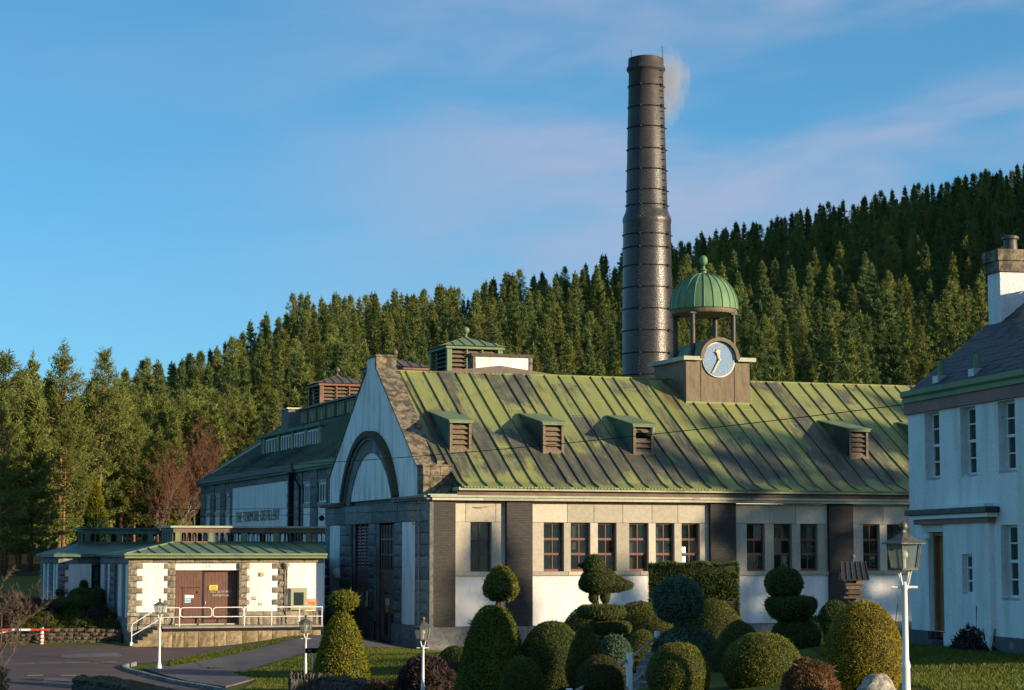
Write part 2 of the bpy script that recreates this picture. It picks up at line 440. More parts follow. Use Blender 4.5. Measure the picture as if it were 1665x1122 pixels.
k = NT('tube_light', 0.5); k.col((1, 1, 1)); k.b.inputs['Emission Color'].default_value = (1, 0.92, 0.65, 1); k.b.inputs['Emission Strength'].default_value = 9
k = NT('milk_glass', 0.25, 0.5); k.col((0.75, 0.73, 0.66))
k = NT('smoke', 1.0)
for n_ in list(k.t.nodes):
    if n_.type in ('BSDF_PRINCIPLED',):
        k.t.nodes.remove(n_)
vs = k.n('ShaderNodeVolumePrincipled')
vs.inputs['Color'].default_value = (0.88, 0.84, 0.86, 1)
vs.inputs['Anisotropy'].default_value = 0.2
tc = k.n('ShaderNodeTexCoord')
nz = k.n('ShaderNodeTexNoise'); nz.inputs['Scale'].default_value = 1.7; nz.inputs['Detail'].default_value = 6
k.link(tc.outputs['Object'], nz.inputs[0])
gr = k.n('ShaderNodeTexGradient', gradient_type='SPHERICAL')
mp = k.n('ShaderNodeMapping'); mp.inputs['Scale'].default_value = (1, 1, 1)
k.link(tc.outputs['Object'], mp.inputs[0]); k.link(mp.outputs[0], gr.inputs[0])
den = k.math('MULTIPLY', k.ramp(k.math('ADD', gr.outputs[1], k.math('MULTIPLY', k.math('SUBTRACT', nz.outputs[0], 0.5), 1.7)), [(0.20, 0.0), (0.80, 1.0)]), 1.1)
k.link(den, vs.inputs['Density'])
k.link(vs.outputs[0], k.t.nodes['Material Output'].inputs['Volume'])
SMOKE_VOL = vs

# ------------------------------------------------------------------ object helpers
WL = {}
def put(o, parent=None):
    COL.objects.link(o)
    if parent is not None:
        o.parent = parent
    return o
def thing(name, loc, label, cat, group=None, rotz=0.0):
    o = bpy.data.objects.new(name, None)
    o.empty_display_size = 0.3
    o.location = loc
    o.rotation_euler = (0, 0, rotz)
    put(o)
    o['label'] = label
    o['category'] = cat
    if group:
        o['group'] = group
    WL[o.name] = Vector((0, 0, 0)) if rotz else Vector(loc)
    return o
def tag(o, label=None, cat=None, group=None, kind=None):
    if label: o['label'] = label
    if cat: o['category'] = cat
    if group: o['group'] = group
    if kind: o['kind'] = kind
    return o
def mesh_obj(name, me, parent=None, mat=None):
    o = bpy.data.objects.new(name, me)
    put(o, parent)
    WL[o.name] = WL[parent.name] if parent else Vector((0, 0, 0))
    return o

class MB:
    def __init__(s):
        s.v = []; s.f = []
    def add(s, vs, fs):
        b = len(s.v)
        s.v.extend(tuple(x) for x in vs)
        s.f.extend(tuple(i + b for i in f) for f in fs)
        return s
    def box(s, x0, x1, y0, y1, z0, z1):
        if x0 > x1: x0, x1 = x1, x0
        if y0 > y1: y0, y1 = y1, y0
        if z0 > z1: z0, z1 = z1, z0
        return s.add([(x0, y0, z0), (x1, y0, z0), (x1, y1, z0), (x0, y1, z0), (x0, y0, z1), (x1, y0, z1), (x1, y1, z1), (x0, y1, z1)],
              [(0, 3, 2, 1), (4, 5, 6, 7), (0, 1, 5, 4), (1, 2, 6, 5), (2, 3, 7, 6), (3, 0, 4, 7)])
    def prism(s, pts, axis, a, b):
        n = len(pts)
        def mk(p, t):
            return {'x': (t, p[0], p[1]), 'y': (p[0], t, p[1]), 'z': (p[0], p[1], t)}[axis]
        vs = [mk(p, a) for p in pts] + [mk(p, b) for p in pts]
        fs = [tuple(range(n)), tuple(range(2 * n - 1, n - 1, -1))]
        fs += [(i, i + n, (i + 1) % n + n, (i + 1) % n) for i in range(n)]
        return s.add(vs, fs)
    def loft(s, A, B, closed=True):
        n = len(A)
        fs = [(i, (i + 1) % n, (i + 1) % n + n, i + n) for i in range(n if closed else n - 1)]
        return s.add(list(A) + list(B), fs)
    def cyl(s, p0, p1, r0, r1=None, n=10, caps=True):
        r1 = r0 if r1 is None else r1
        p0 = Vector(p0); p1 = Vector(p1)
        d = (p1 - p0).normalized()
        a = d.orthogonal().normalized(); b = d.cross(a)
        vs = []
        for p, r in ((p0, r0), (p1, r1)):
            for i in range(n):
                t = 2 * PI * i / n
                vs.append(p + a * (math.cos(t) * r) + b * (math.sin(t) * r))
        fs = [(i, (i + 1) % n, (i + 1) % n + n, i + n) for i in range(n)]
        if caps:
            fs += [tuple(range(n - 1, -1, -1)), tuple(range(n, 2 * n))]
        return s.add(vs, fs)
    def tube(s, path, r, n=8, closed=False):
        P = [Vector(p) for p in path]
        m = len(P)
        rings = []
        up = None
        for i, p in enumerate(P):
            if closed:
                d = (P[(i + 1) % m] - P[i - 1]).normalized()
            else:
                d = (P[min(i + 1, m - 1)] - P[max(i - 1, 0)]).normalized()
            if up is None:
                up = d.orthogonal().normalized()
            up = (up - d * up.dot(d))
            up = up.normalized() if up.length > 1e-6 else d.orthogonal().normalized()
            b = d.cross(up)
            rr = r[i] if isinstance(r, (list, tuple)) else r
            rings.append([p + up * (math.cos(2 * PI * j / n) * rr) + b * (math.sin(2 * PI * j / n) * rr) for j in range(n)])
        vs = [v for rg in rings for v in rg]
        fs = []
        for i in range(m if closed else m - 1):
            for j in range(n):
                i2 = (i + 1) % m
                fs.append((i * n + j, i * n + (j + 1) % n, i2 * n + (j + 1) % n, i2 * n + j))
        if not closed:
            fs += [tuple(range(n - 1, -1, -1)), tuple(range((m - 1) * n, m * n))]
        return s.add(vs, fs)
    def lathe(s, c, prof, n=24, cap=True, a0=0.0):
        vs = []
        for r, z in prof:
            for i in range(n):
                t = a0 + 2 * PI * i / n
                vs.append((c[0] + r * math.cos(t), c[1] + r * math.sin(t), c[2] + z))
        fs = []
        for j in range(len(prof) - 1):
            for i in range(n):
                fs.append((j * n + i, j * n + (i + 1) % n, (j + 1) * n + (i + 1) % n, (j + 1) * n + i))
        if cap:
            fs += [tuple(range(n - 1, -1, -1)), tuple(range((len(prof) - 1) * n, len(prof) * n))]
        return s.add(vs, fs)
    def sphere(s, c, r, n=16, m=10, sz=1.0):
        prof = [(max(1e-4, r * math.sin(PI * j / m)), -r * sz * math.cos(PI * j / m)) for j in range(m + 1)]
        return s.lathe(c, prof, n)
    def build(s, name, mat, parent=None, smooth=False, bevel=0.0):
        me = bpy.data.meshes.new(name)
        off = WL[parent.name] if parent else Vector((0, 0, 0))
        me.from_pydata([(x - off.x, y - off.y, z - off.z) for x, y, z in s.v], [], s.f)
        bm = bmesh.new(); bm.from_mesh(me)
        bmesh.ops.recalc_face_normals(bm, faces=bm.faces)
        if bevel:
            bmesh.ops.bevel(bm, geom=bm.edges[:], offset=bevel, segments=1, affect='EDGES', clamp_overlap=True)
        bm.to_mesh(me); bm.free()
        for mm in (mat if isinstance(mat, (list, tuple)) else [mat]):
            me.materials.append(MATS[mm])
        if smooth:
            me.polygons.foreach_set('use_smooth', [True] * len(me.polygons))
            me.set_sharp_from_angle(angle=R(40))
        return mesh_obj(name, me, parent)
def box(name, mat, parent, x0, x1, y0, y1, z0, z1, bevel=0.0):
    return MB().box(x0, x1, y0, y1, z0, z1).build(name, mat, parent, bevel=bevel)

# rock faced blocks: unit meshes x,z in 0..1, the rough face towards -Y (0..-1), shared by all stones
ROCK = {}
def rock_mesh(mat, i, n=4):
    key = (mat, i)
    if key in ROCK: return ROCK[key]
    rr = random.Random(sum(map(ord, mat)) + i * 17)
    v = []; f = []
    for b in range(n + 1):
        for a in range(n + 1):
            e = a in (0, n) or b in (0, n)
            v.append((a / n, -(0.12 if e else rr.uniform(0.35, 1.0)), b / n))
    for b in range(n):
        for a in range(n):
            q = b * (n + 1) + a
            f.append((q, q + 1, q + n + 2)); f.append((q, q + n + 2, q + n + 1))
    base = len(v)
    v += [(0, 1.0, 0), (1, 1.0, 0), (1, 1.0, 1), (0, 1.0, 1)]
    c = [0, n, (n + 1) * (n + 1) - 1, n * (n + 1)]
    bot = list(range(0, n + 1)); top = list(range(n * (n + 1), (n + 1) * (n + 1)))
    lef = [j * (n + 1) for j in range(n + 1)]; rig = [j * (n + 1) + n for j in range(n + 1)]
    f.append(tuple(reversed(bot)) + (base, base + 1)); f.append(tuple(top) + (base + 2, base + 3))
    f.append(tuple(lef) + (base + 3, base)); f.append(tuple(reversed(rig)) + (base + 1, base + 2))
    me = bpy.data.meshes.new('rock_face'); me.from_pydata(v, [], f)
    bm = bmesh.new(); bm.from_mesh(me); bmesh.ops.recalc_face_normals(bm, faces=bm.faces); bm.to_mesh(me); bm.free()
    me.materials.append(MATS[mat])
    ROCK[key] = me
    return me
def block(name, mat, parent, face, a0, a1, z0, z1, front, relief=0.06, gap=0.012):
    """rock faced stone. face 'y': along X, looks to -Y at y=front; face 'x': along Y, looks to -X at x=front"""
    me = rock_mesh(mat, random.randrange(7))
    o = bpy.data.objects.new(name, me)
    off = WL[parent.name]
    lo, hi = min(a0, a1) + gap, max(a0, a1) - gap
    if face == 'y':
        o.location = Vector((lo, front, z0 + gap)) - off
    else:
        o.location = Vector((front, hi, z0 + gap)) - off
        o.rotation_euler = (0, 0, R(-90))
    o.scale = (hi - lo, relief, z1 - z0 - 2 * gap)
    put(o, parent)
    WL[o.name] = off
    return o
def courses(name, mat, parent, face, a0, a1, z0, z1, front, n, relief=0.06, split=0, jitter=0.15):
    lo, hi = min(a0, a1), max(a0, a1)
    h = (z1 - z0) / n
    for i in range(n):
        if split and (i % split):
            m = lo + (hi - lo) * (0.5 + random.uniform(-jitter, jitter))
            block(name, mat, parent, face, lo, m, z0 + i * h, z0 + (i + 1) * h, front, relief)
            block(name, mat, parent, face, m, hi, z0 + i * h, z0 + (i + 1) * h, front, relief)
        else:
            block(name, mat, parent, face, lo, hi, z0 + i * h, z0 + (i + 1) * h, front, relief)
def course_row(name, mat, parent, face, a0, a1, z0, z1, front, n, relief=0.06):
    lo, hi = min(a0, a1), max(a0, a1)
    w = (hi - lo) / n
    cuts = [lo] + [lo + w * (i + random.uniform(-0.12, 0.12)) for i in range(1, n)] + [hi]
    for i in range(n):
        block(name, mat, parent, face, cuts[i], cuts[i + 1], z0, z1, front, relief)

def text(name, s, size, loc, rot, mat, parent, ext=0.01, sx=1.0, align='CENTER', thin=0.0, space=1.0):
    cu = bpy.data.curves.new(name, 'FONT')
    cu.body = s; cu.size = size; cu.extrude = ext; cu.offset = thin; cu.space_character = space
    cu.align_x = align; cu.align_y = 'CENTER'
    cu.resolution_u = 2
    cu.materials.append(MATS[mat])
    tmp = bpy.data.objects.new('text_source', cu)
    COL.objects.link(tmp)
    dg = bpy.context.evaluated_depsgraph_get()
    me = bpy.data.meshes.new_from_object(tmp.evaluated_get(dg))
    bpy.data.objects.remove(tmp)
    me.name = name
    o = bpy.data.objects.new(name, me)
    o.location = Vector(loc) - (WL[parent.name] if parent else Vector((0, 0, 0)))
    o.rotation_euler = rot
    o.scale = (sx, 1, 1)
    put(o, parent)
    WL[o.name] = WL[parent.name] if parent else Vector((0, 0, 0))
    return o

def share(o, name, loc, parent, rot=None, scale=None):
    """another piece with the same mesh"""
    c = bpy.data.objects.new(name, o.data)
    c.location = loc
    if rot: c.rotation_euler = rot
    if scale: c.scale = scale
    put(c, parent)
    WL[c.name] = WL[parent.name] if parent else Vector((0, 0, 0))
    return c
def copy_tree(o, parent=None):
    c = o.copy(); COL.objects.link(c); c.parent = parent
    WL[c.name] = Vector(c.location)
    for ch in list(o.children):
        copy_tree(ch, c)
    return c

# ------------------------------------------------------------------ ground
YAW = R(19.8)
FH = (math.sin(YAW), math.cos(YAW)); RT = (math.cos(YAW), -math.sin(YAW))
GCTL = np.array([
    (16.2, 92.6, 1.12), (20.6, 92.8, 1.18), (24.6, 92.8, 1.52), (27.0, 100.0, 1.25), (28.6, 102.5, 1.05), (28.3, 96.0, 1.02), (28.3, 91.0, 0.92), (27.0, 106.0, 1.2),
    (32, 90, 0.9), (40, 90, 1.1), (50, 90, 1.4), (62, 90, 1.9), (36, 84, 0.95), (48, 78, 1.8),
    (16.75, 88.9, 0.58), (10, 94, 1.0), (4, 93, 1.0), (-6, 92, 1.0), (12, 84, 0.40), (6, 84, 0.40), (8, 76, 0.10), (12, 76.5, 0.12), (-4, 80, 0.3), (18, 70, 0.12), (14, 60, 0.25), (6, 58, 0.35), (-4, 62, 0.6),
    (22.5, 82.0, 0.55), (26, 83, 1.0), (24, 74, 0.45), (19.5, 76, 0.22), (27.2, 86.8, 0.98), (25.5, 70, 0.62), (17.6, 56.6, 0.45), (18.5, 53.5, 0.85), (19.5, 50.5, 1.5), (18.6, 48.2, 1.35), (29, 62, 1.6), (34, 70, 1.7),
    (17.0, 40.5, 2.15), (18.6, 40.0, 2.4), (18.0, 34.5, 2.62), (18.6, 31.6, 2.80), (21.5, 44.5, 2.65), (23.2, 43.0, 2.95), (24.3, 42.2, 3.05), (23.6, 36.5, 3.02), (23.5, 33.2, 2.9), (32, 44, 3.1), (32, 30, 3.1), (20, 26, 2.75), (14.8, 23.0, 2.6), (27, 50, 2.7), (40, 55, 2.6), (14, 44, 1.4), (12, 36, 1.9), (8, 40, 1.2),
    (0, 0, 3.1), (6, 16, 2.6), (-8, 20, 2.4), (25, 5, 3.2), (0, 40, 1.1),
    (14.2, 100.0, 2.55), (13.6, 104, 2.85), (10, 104, 2.55), (8, 99, 1.7), (12, 98.2, 2.0), (15.8, 97.5, 1.5), (15.5, 94.6, 1.25), (2, 100, 1.4), (3, 112, 2.3), (0, 130, 2.3), (12, 130, 3.1), (20, 130, 3.2), (40, 130, 3.0), (60, 120, 3.0),
    (30, 165, 4.2), (0, 165, 3.6), (70, 150, 5), (110, 120, 5), (90, 60, 3), (100, 20, 3.5), (-40, 150, 3.0), (-40, 90, 1.5), (-30, 40, 1.5), (40, -10, 3.2), (130, -30, 4), (160, 80, 6)], float)
_d = np.sqrt(((GCTL[:, None, :2] - GCTL[None, :, :2]) ** 2).sum(-1) + 16.0)
_w = np.linalg.solve(_d + 0.0 * np.eye(len(GCTL)), GCTL[:, 2] - 2.0)
HPX = np.array([-2500, -900, 0, 330, 480, 700, 850, 1000, 1200, 1400, 1665, 2000, 2500, 3200])
HFC = np.array([260, 260, 270, 400, 430, 460, 490, 520, 550, 570, 590, 560, 450, 360.])
HZC = np.array([6, 7, 9, 28, 42, 47, 54, 62, 74, 84, 97, 112, 128, 120.])
def gz(x, y):
    x = np.asarray(x, float); y = np.asarray(y, float)
    sh = x.shape
    q = np.stack([np.clip(x.ravel(), -60, 170), np.clip(y.ravel(), -60, 175)], 1)
    z = np.full(len(q), 2.0)
    for i in range(0, len(q), 4000):
        z[i:i + 4000] = 2.0 + np.sqrt(((q[i:i + 4000, None] - GCTL[None, :, :2]) ** 2).sum(-1) + 16.0) @ _w
    F = FH[0] * x.ravel() + FH[1] * y.ravel(); L = RT[0] * x.ravel() + RT[1] * y.ravel()
    p = 832.5 + 3500 * L / np.maximum(F, 60)
    fc = np.interp(p, HPX, HFC); zc = np.interp(p, HPX, HZC)
    t = np.clip((F - 168) / (fc - 168), 0, 1)
    s = t * t * (3 - 2 * t) * 0.55 + t * 0.45
    z = z + (zc - z) * s
    over = np.maximum(F - fc, 0)
    z = z - np.where(over > 0, over * 0.12, 0)
    return np.maximum(z, -40).reshape(sh)
def g1(x, y):
    return float(gz(np.array([x]), np.array([y]))[0])

def grid_mesh(name, xs, ys, zfun, mat, kind=None):
    X, Y = np.meshgrid(xs, ys)
    Z = zfun(X, Y)
    nx, ny = len(xs), len(ys)
    v = np.stack([X.ravel(), Y.ravel(), Z.ravel()], 1)
    i = (np.arange(ny - 1)[:, None] * nx + np.arange(nx - 1)[None, :]).ravel()
    f = np.stack([i, i + 1, i + nx + 1, i + nx], 1)
    me = fast_mesh(name, v, f)
    me.materials.append(MATS[mat])
    me.polygons.foreach_set('use_smooth', np.ones(len(f), bool))
    o = mesh_obj(name, me)
    if kind: o['kind'] = kind
    return o
def fast_mesh(name, v, f, mi=None):
    v = np.ascontiguousarray(v, np.float32); f = np.ascontiguousarray(f, np.int32)
    me = bpy.data.meshes.new(name)
    me.vertices.add(len(v)); me.vertices.foreach_set('co', v.ravel())
    k_ = f.shape[1]
    me.loops.add(f.size); me.loops.foreach_set('vertex_index', f.ravel())
    me.polygons.add(len(f)); me.polygons.foreach_set('loop_start', np.arange(0, f.size, k_, dtype=np.int32))
    if mi is not None:
        me.polygons.foreach_set('material_index', np.ascontiguousarray(mi, np.int32))
    me.update(calc_edges=True)
    return me

xs = np.unique(np.concatenate([np.arange(-1400, -40, 40), np.arange(-40, 70, 0.8), np.arange(70, 200, 5), np.arange(200, 1500, 30)]))
ys = np.unique(np.concatenate([np.arange(-300, -10, 20), np.arange(-10, 112, 0.8), np.arange(112, 200, 4), np.arange(200, 760, 8), np.arange(760, 1900, 60)]))
ground = grid_mesh('ground', xs, ys, gz, 'turf', 'structure')
ground.data.materials.append(MATS['forest_floor'])
ground.data.materials.append(MATS['garden_soil'])
_n = len(ground.data.polygons)
_c = np.zeros(_n * 3, np.float32); ground.data.polygons.foreach_get('center', _c); _c = _c.reshape(-1, 3)
_F = FH[0] * _c[:, 0] + FH[1] * _c[:, 1]
_L = RT[0] * _c[:, 0] + RT[1] * _c[:, 1]
_mi = np.where((_F > 150) | (np.abs(_L) > 75), 1, 0)
ground.data.polygons.foreach_set('material_index', _mi.astype(np.int32))

def sheet(name, poly, mat, dz, step=0.5, thick=0.0):
    """a paved area draped on the ground: polygon filled by a clipped grid"""
    bm = bmesh.new()
    vs = [bm.verts.new((x, y, 0)) for x, y in poly]
    bm.faces.new(vs)
    x0, x1 = min(p[0] for p in poly), max(p[0] for p in poly)
    y0, y1 = min(p[1] for p in poly), max(p[1] for p in poly)
    for t in np.arange(x0 + step, x1, step):
        bmesh.ops.bisect_plane(bm, geom=bm.verts[:] + bm.edges[:] + bm.faces[:], plane_co=(t, 0, 0), plane_no=(1, 0, 0))
    for t in np.arange(y0 + step, y1, step):
        bmesh.ops.bisect_plane(bm, geom=bm.verts[:] + bm.edges[:] + bm.faces[:], plane_co=(0, t, 0), plane_no=(0, 1, 0))
    bmesh.ops.triangulate(bm, faces=[f for f in bm.faces if len(f.verts) > 4])
    co = np.array([(v.co.x, v.co.y) for v in bm.verts])
    zz = gz(co[:, 0], co[:, 1]) + dz
    for v, z in zip(bm.verts, zz): v.co.z = z
    if thick:
        r = bmesh.ops.extrude_face_region(bm, geom=bm.faces[:])
        for e in r['geom']:
            if isinstance(e, bmesh.types.BMVert): e.co.z += thick
    bmesh.ops.recalc_face_normals(bm, faces=bm.faces)
    me = bpy.data.meshes.new(name); bm.to_mesh(me); bm.free()
    me.materials.append(MATS[mat])
    o = mesh_obj(name, me); o['kind'] = 'structure'
    if sum(p.normal.z for p in me.polygons) < 0: me.flip_normals()
    return o
def bez(pts, n=10):
    """catmull-rom through 2D points"""
    P = [np.array(p, float) for p in pts]
    P = [2 * P[0] - P[1]] + P + [2 * P[-1] - P[-2]]
    out = []
    for i in range(1, len(P) - 2):
        for t in np.linspace(0, 1, n, endpoint=False):
            a, b, c, d = P[i - 1:i + 3]
            out.append(0.5 * (2 * b + (c - a) * t + (2 * a - 5 * b + 4 * c - d) * t * t + (3 * b - a - 3 * c + d) * t ** 3))
    out.append(P[-2])
    return [tuple(map(float, p)) for p in out]

# ------------------------------------------------------------------ distillery hall with the clock turret
HX0, HX1, HY0, HY1 = 28.75, 62.0, 90.6, 108.4
hall = thing('distillery_hall', (HX0, HY0, 0.9), 'long white hall with patchy green copper roof, arched gable and clock turret', 'building')

# pilasters, bays, windows of the long wall
pil = [(28.95, 29.97), (32.38, 33.60), (42.36, 43.65), (48.50, 49.77), (54.6, 55.85), (60.8, 62.0)]
for a, b in pil:
    box('brick_pilaster', 'dark_brick', hall, a, b, 90.6, 91.3, 1.93, 7.47)
bays = [(29.97, 32.38), (33.60, 42.36), (43.65, 48.50), (49.77, 54.6), (55.85, 60.8)]
wins = [(30.74, 31.72), (34.21, 35.17), (35.51, 36.45), (36.83, 37.73), (38.37, 39.32), (39.68, 40.61), (40.98, 41.89),
        (44.29, 45.21), (45.69, 46.62), (47.07, 47.97), (50.39, 51.28), (51.68, 52.61), (53.0, 53.9), (56.6, 57.5), (58.0, 58.9), (59.4, 60.3)]
pane_me = None
def hall_window(a, b, z0, z1, y, idx):
    w = b - a
    m = MB()
    fw = 0.06
    m.box(a, a + fw, y, y + 0.07, z0, z1); m.box(b - fw, b, y, y + 0.07, z0, z1)
    m.box(a + fw, b - fw, y, y + 0.07, z0, z0 + 0.10); m.box(a + fw, b - fw, y, y + 0.07, z1 - 0.06, z1)
    h = (z1 - z0 - 0.16) / 3
    for i in (1, 2):
        zc = z0 + 0.10 + h * i
        m.box(a + fw, b - fw, y - 0.012, y + 0.075, zc - 0.05, zc + 0.05)
    mid = (a + b) / 2
    m.box(mid - 0.022, mid + 0.022, y + 0.005, y + 0.06, z0 + 0.10, z1 - 0.06)
    win = m.build('window', 'frame_red', hall)
    for i in range(3):
        for j in range(2):
            xa = a + fw if j == 0 else mid + 0.022
            xb = mid - 0.022 if j == 0 else b - fw
            za = z0 + 0.10 + h * i + (0.05 if i else 0)
            zb = z0 + 0.10 + h * (i + 1) - (0.05 if i < 2 else 0)
            tilt = random.uniform(-0.012, 0.012)
            MB().add([(xa, y + 0.035 + tilt, za), (xb, y + 0.035 - tilt, za), (xb, y + 0.04 - tilt, zb), (xa, y + 0.04 + tilt, zb)], [(0, 1, 2, 3)]).build('pane', 'window_glass', win)
    if idx in (4, 5):
        box('blind', 'blind_pale' if idx == 4 else 'blind_blue', win, a + 0.02, b - 0.02, y + 0.35, y + 0.36, z0, z1)
    if idx in (0, 2, 8, 9, 11):
        zz = z1 - (z1 - z0) * {0: 0.30, 2: 0.55, 8: 0.35, 9: 0.75, 11: 0.4}[idx]
        box('blind', 'blind_blue' if idx % 2 else 'blind_pale', win, a + 0.02, b - 0.02, y + 0.30, y + 0.31, zz, z1)
    if idx == 6:
        for zz in (4.75, 5.18):
            o = MB().cyl((a + 0.36, y + 0.5, zz), (a + 0.36, y + 0.5, zz + 0.26), 0.022).build('tube_lamp', 'tube_light', win)
            o = MB().cyl((a + 0.46, y + 0.5, zz), (a + 0.46, y + 0.5, zz + 0.26), 0.022).build('tube_lamp', 'tube_light', win)
wi = 0
WIN_Y = 91.0
for bi, (a, b) in enumerate(bays):
    box('render_panel', 'render_white', hall, a, b, 90.80, 91.2, 1.93, 4.14)
    # sill stones
    n = max(1, round((b - a) / 1.9))
    for i in range(n):
        box('sill_stone', 'granite_dressed', hall, a + (b - a) * i / n + 0.006, a + (b - a) * (i + 1) / n - 0.006, 90.70, 91.2, 4.145, 4.335, bevel=0.012)
    ws = [w for w in wins if a < w[0] < b]
    edges = [a] + [e for w in ws for e in w] + [b]
    for i in range(0, len(edges), 2):
        box('stone_pier', 'granite_dressed', hall, edges[i] + 0.006, edges[i + 1] - 0.006, 90.80, 91.2, 4.34, 6.52, bevel=0.006)
    if bi == 0:
        cuts = [a, 30.50, 31.92, b]
    else:
        cuts = [a] + [(ws[i][1] + ws[i + 1][0]) / 2 for i in range(len(ws) - 1)] + [b]
    for i in range(len(cuts) - 1):
        box('lintel_panel', 'granite_dressed', hall, cuts[i] + 0.008, cuts[i + 1] - 0.008, 90.80, 91.2, 6.53, 7.44, bevel=0.008)
    for w in ws:
        hall_window(w[0], w[1], 4.34, 6.52, WIN_Y, wi); wi += 1
# plinth stones under the long wall
course_row('plinth_stone', 'granite_shade', hall, 'y', HX0 - 0.05, 62.0, 0.5, 1.93, 90.52, 15, 0.10)
# dark hollow inside, back wall, far end
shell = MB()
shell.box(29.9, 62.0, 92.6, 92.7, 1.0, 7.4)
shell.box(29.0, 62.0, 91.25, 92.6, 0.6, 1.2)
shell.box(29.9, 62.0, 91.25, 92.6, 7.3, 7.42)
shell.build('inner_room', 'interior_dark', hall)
box('back_wall', 'render_white', hall, 29.8, 62.0, 108.0, 108.4, 0.6, 8.0)
box('end_wall', 'render_white', hall, 61.7, 62.0, 91.3, 108.0, 0.6, 8.0)

# cornice: pale ledge, copper ledge, brown fascia, gutter
def run(name, mat, y0, z0, z1, n, x0=29.98, x1=62.2, y1=91.2):
    w = (x1 - x0) / n
    for i in range(n):
        box(name, mat, hall, x0 + w * i + 0.004, x0 + w * (i + 1) - 0.004, y0, y1, z0, z1)
run('cornice_ledge', 'granite_dressed', 90.34, 7.475, 7.60, 14, 28.8)
run('ledge_cap', 'copper_ledge', 90.26, 7.602, 7.70, 8, 28.7)
run('fascia', 'fascia_brown', 90.46, 7.702, 7.92, 6, 30.0)
run('gutter', 'copper_ledge', 90.22, 7.922, 8.06, 10, 30.0)

# copper roof: one sheet per bay between standing seams
RY, RZ, EY, EZ = 99.8, 13.95, 91.0, 8.34
SL = (RZ - EZ) / (RY - EY)
under = MB()
under.prism([(90.3, 7.95), (91.0, EZ - 0.12), (RY, RZ - 0.10), (108.6, EZ - 0.1), (108.6, EZ - 0.4), (RY, RZ - 0.5), (91.2, 7.95)], 'x', 30.14, 62.2)
under.prism([(92.5, EZ + SL * 1.5 - 0.4), (92.5, EZ + SL * 1.5 - 0.1), (RY, RZ - 0.10), (RY, RZ - 0.5)], 'x', 29.72, 30.14)
roof = under.build('roof', 'copper_dark', hall)
back = [(29.72, 62.2)]
MB().prism([(RY, RZ), (108.7, RZ - SL * 8.9), (108.7, RZ - SL * 8.9 - 0.08), (RY, RZ - 0.09)], 'x', 29.72, 62.2).build('rear_slope', 'copper_roof', roof)
MB().cyl((29.72, RY, RZ + 0.0), (62.2, RY, RZ + 0.0), 0.07, n=8).build('ridge_roll', 'copper_roof', roof)
seams = [29.72, 30.14, 30.45, 31.35, 32.08, 32.99, 33.72, 34.51, 35.44, 36.04, 36.68, 37.63, 38.39, 39.14, 40.10, 40.75, 41.34, 42.27, 43.1, 43.95, 44.8, 45.6, 46.4, 47.15, 47.95]
x = 47.95
while x < 61.5:
    x += random.choice([0.72, 0.8, 0.9, 0.95]); seams.append(x)
seams[-1] = 62.2
for i in range(len(seams) - 1):
    a, b = seams[i], seams[i + 1]
    dzr = random.uniform(-0.006, 0.006)
    m = MB()
    full = [(RY, RZ), (96.9, EZ + SL * (96.9 - EY) - 0.012), (93.9, EZ + SL * (93.9 - EY) - 0.004), (91.5, EZ + SL * 0.5), (90.95, EZ - 0.01), (90.22, 8.09)]
    prof = full if i else full[:3] + [(92.5, EZ + SL * 1.5)]
    for (ya, za), (yb, zb) in zip(prof[:-1], prof[1:]):
        m.add([(a, ya, za + dzr), (b, ya, za + dzr), (b, yb, zb + dzr), (a, yb, zb + dzr)], [(0, 1, 2, 3)])
    # standing seam on the left edge
    s0 = a - 0.018; s1 = a + 0.018; hgt = 0.062
    for (ya, za), (yb, zb) in zip(prof[:-1], prof[1:]):
        m.add([(s0, ya, za), (s1, ya, za), (s1, yb, zb), (s0, yb, zb), (s0, ya - 0.03, za + hgt), (s1, ya - 0.03, za + hgt), (s1, yb - 0.03, zb + hgt), (s0, yb - 0.03, zb + hgt)],
              [(4, 5, 6, 7), (0, 4, 7, 3), (1, 2, 6, 5), (0, 1, 5, 4), (2, 3, 7, 6)])
    # cross laps where one length of copper laps the next
    for _ in range(random.choice([1, 2, 2])):
        yl = random.uniform(91.8, 99.2)
        if prof[-1][0] > yl: continue
        zl = EZ + SL * (yl - EY) - (0.010 if 94 < yl < 98 else 0.0) + dzr
        m.add([(a + 0.02, yl - 0.05, zl - SL * 0.05 + 0.016), (b - 0.02, yl - 0.05, zl - SL * 0.05 + 0.016), (b - 0.02, yl + 0.05, zl + SL * 0.05 + 0.006), (a + 0.02, yl + 0.05, zl + SL * 0.05 + 0.006), (a + 0.02, yl - 0.052, zl - SL * 0.05 - 0.005), (b - 0.02, yl - 0.052, zl - SL * 0.05 - 0.005)], [(0, 1, 2, 3), (4, 5, 1, 0)])
    # drip lip at the eaves
    if i: m.box(a, b - 0.01, 90.16, 90.24, 8.02, 8.085)
    for j in range(max(2, int((b - a) / 0.16)) if i else 0):
        xx = a + 0.08 + j * 0.16
        if xx < b - 0.06:
            m.box(xx - 0.03, xx + 0.03, 90.13, 90.18, 8.03, 8.09)
    m.build('copper_sheet', 'copper_roof', roof)

box('lead_apron', 'coping_stone', roof, 29.70, 30.15, 92.44, 92.56, 8.6, 9.30)
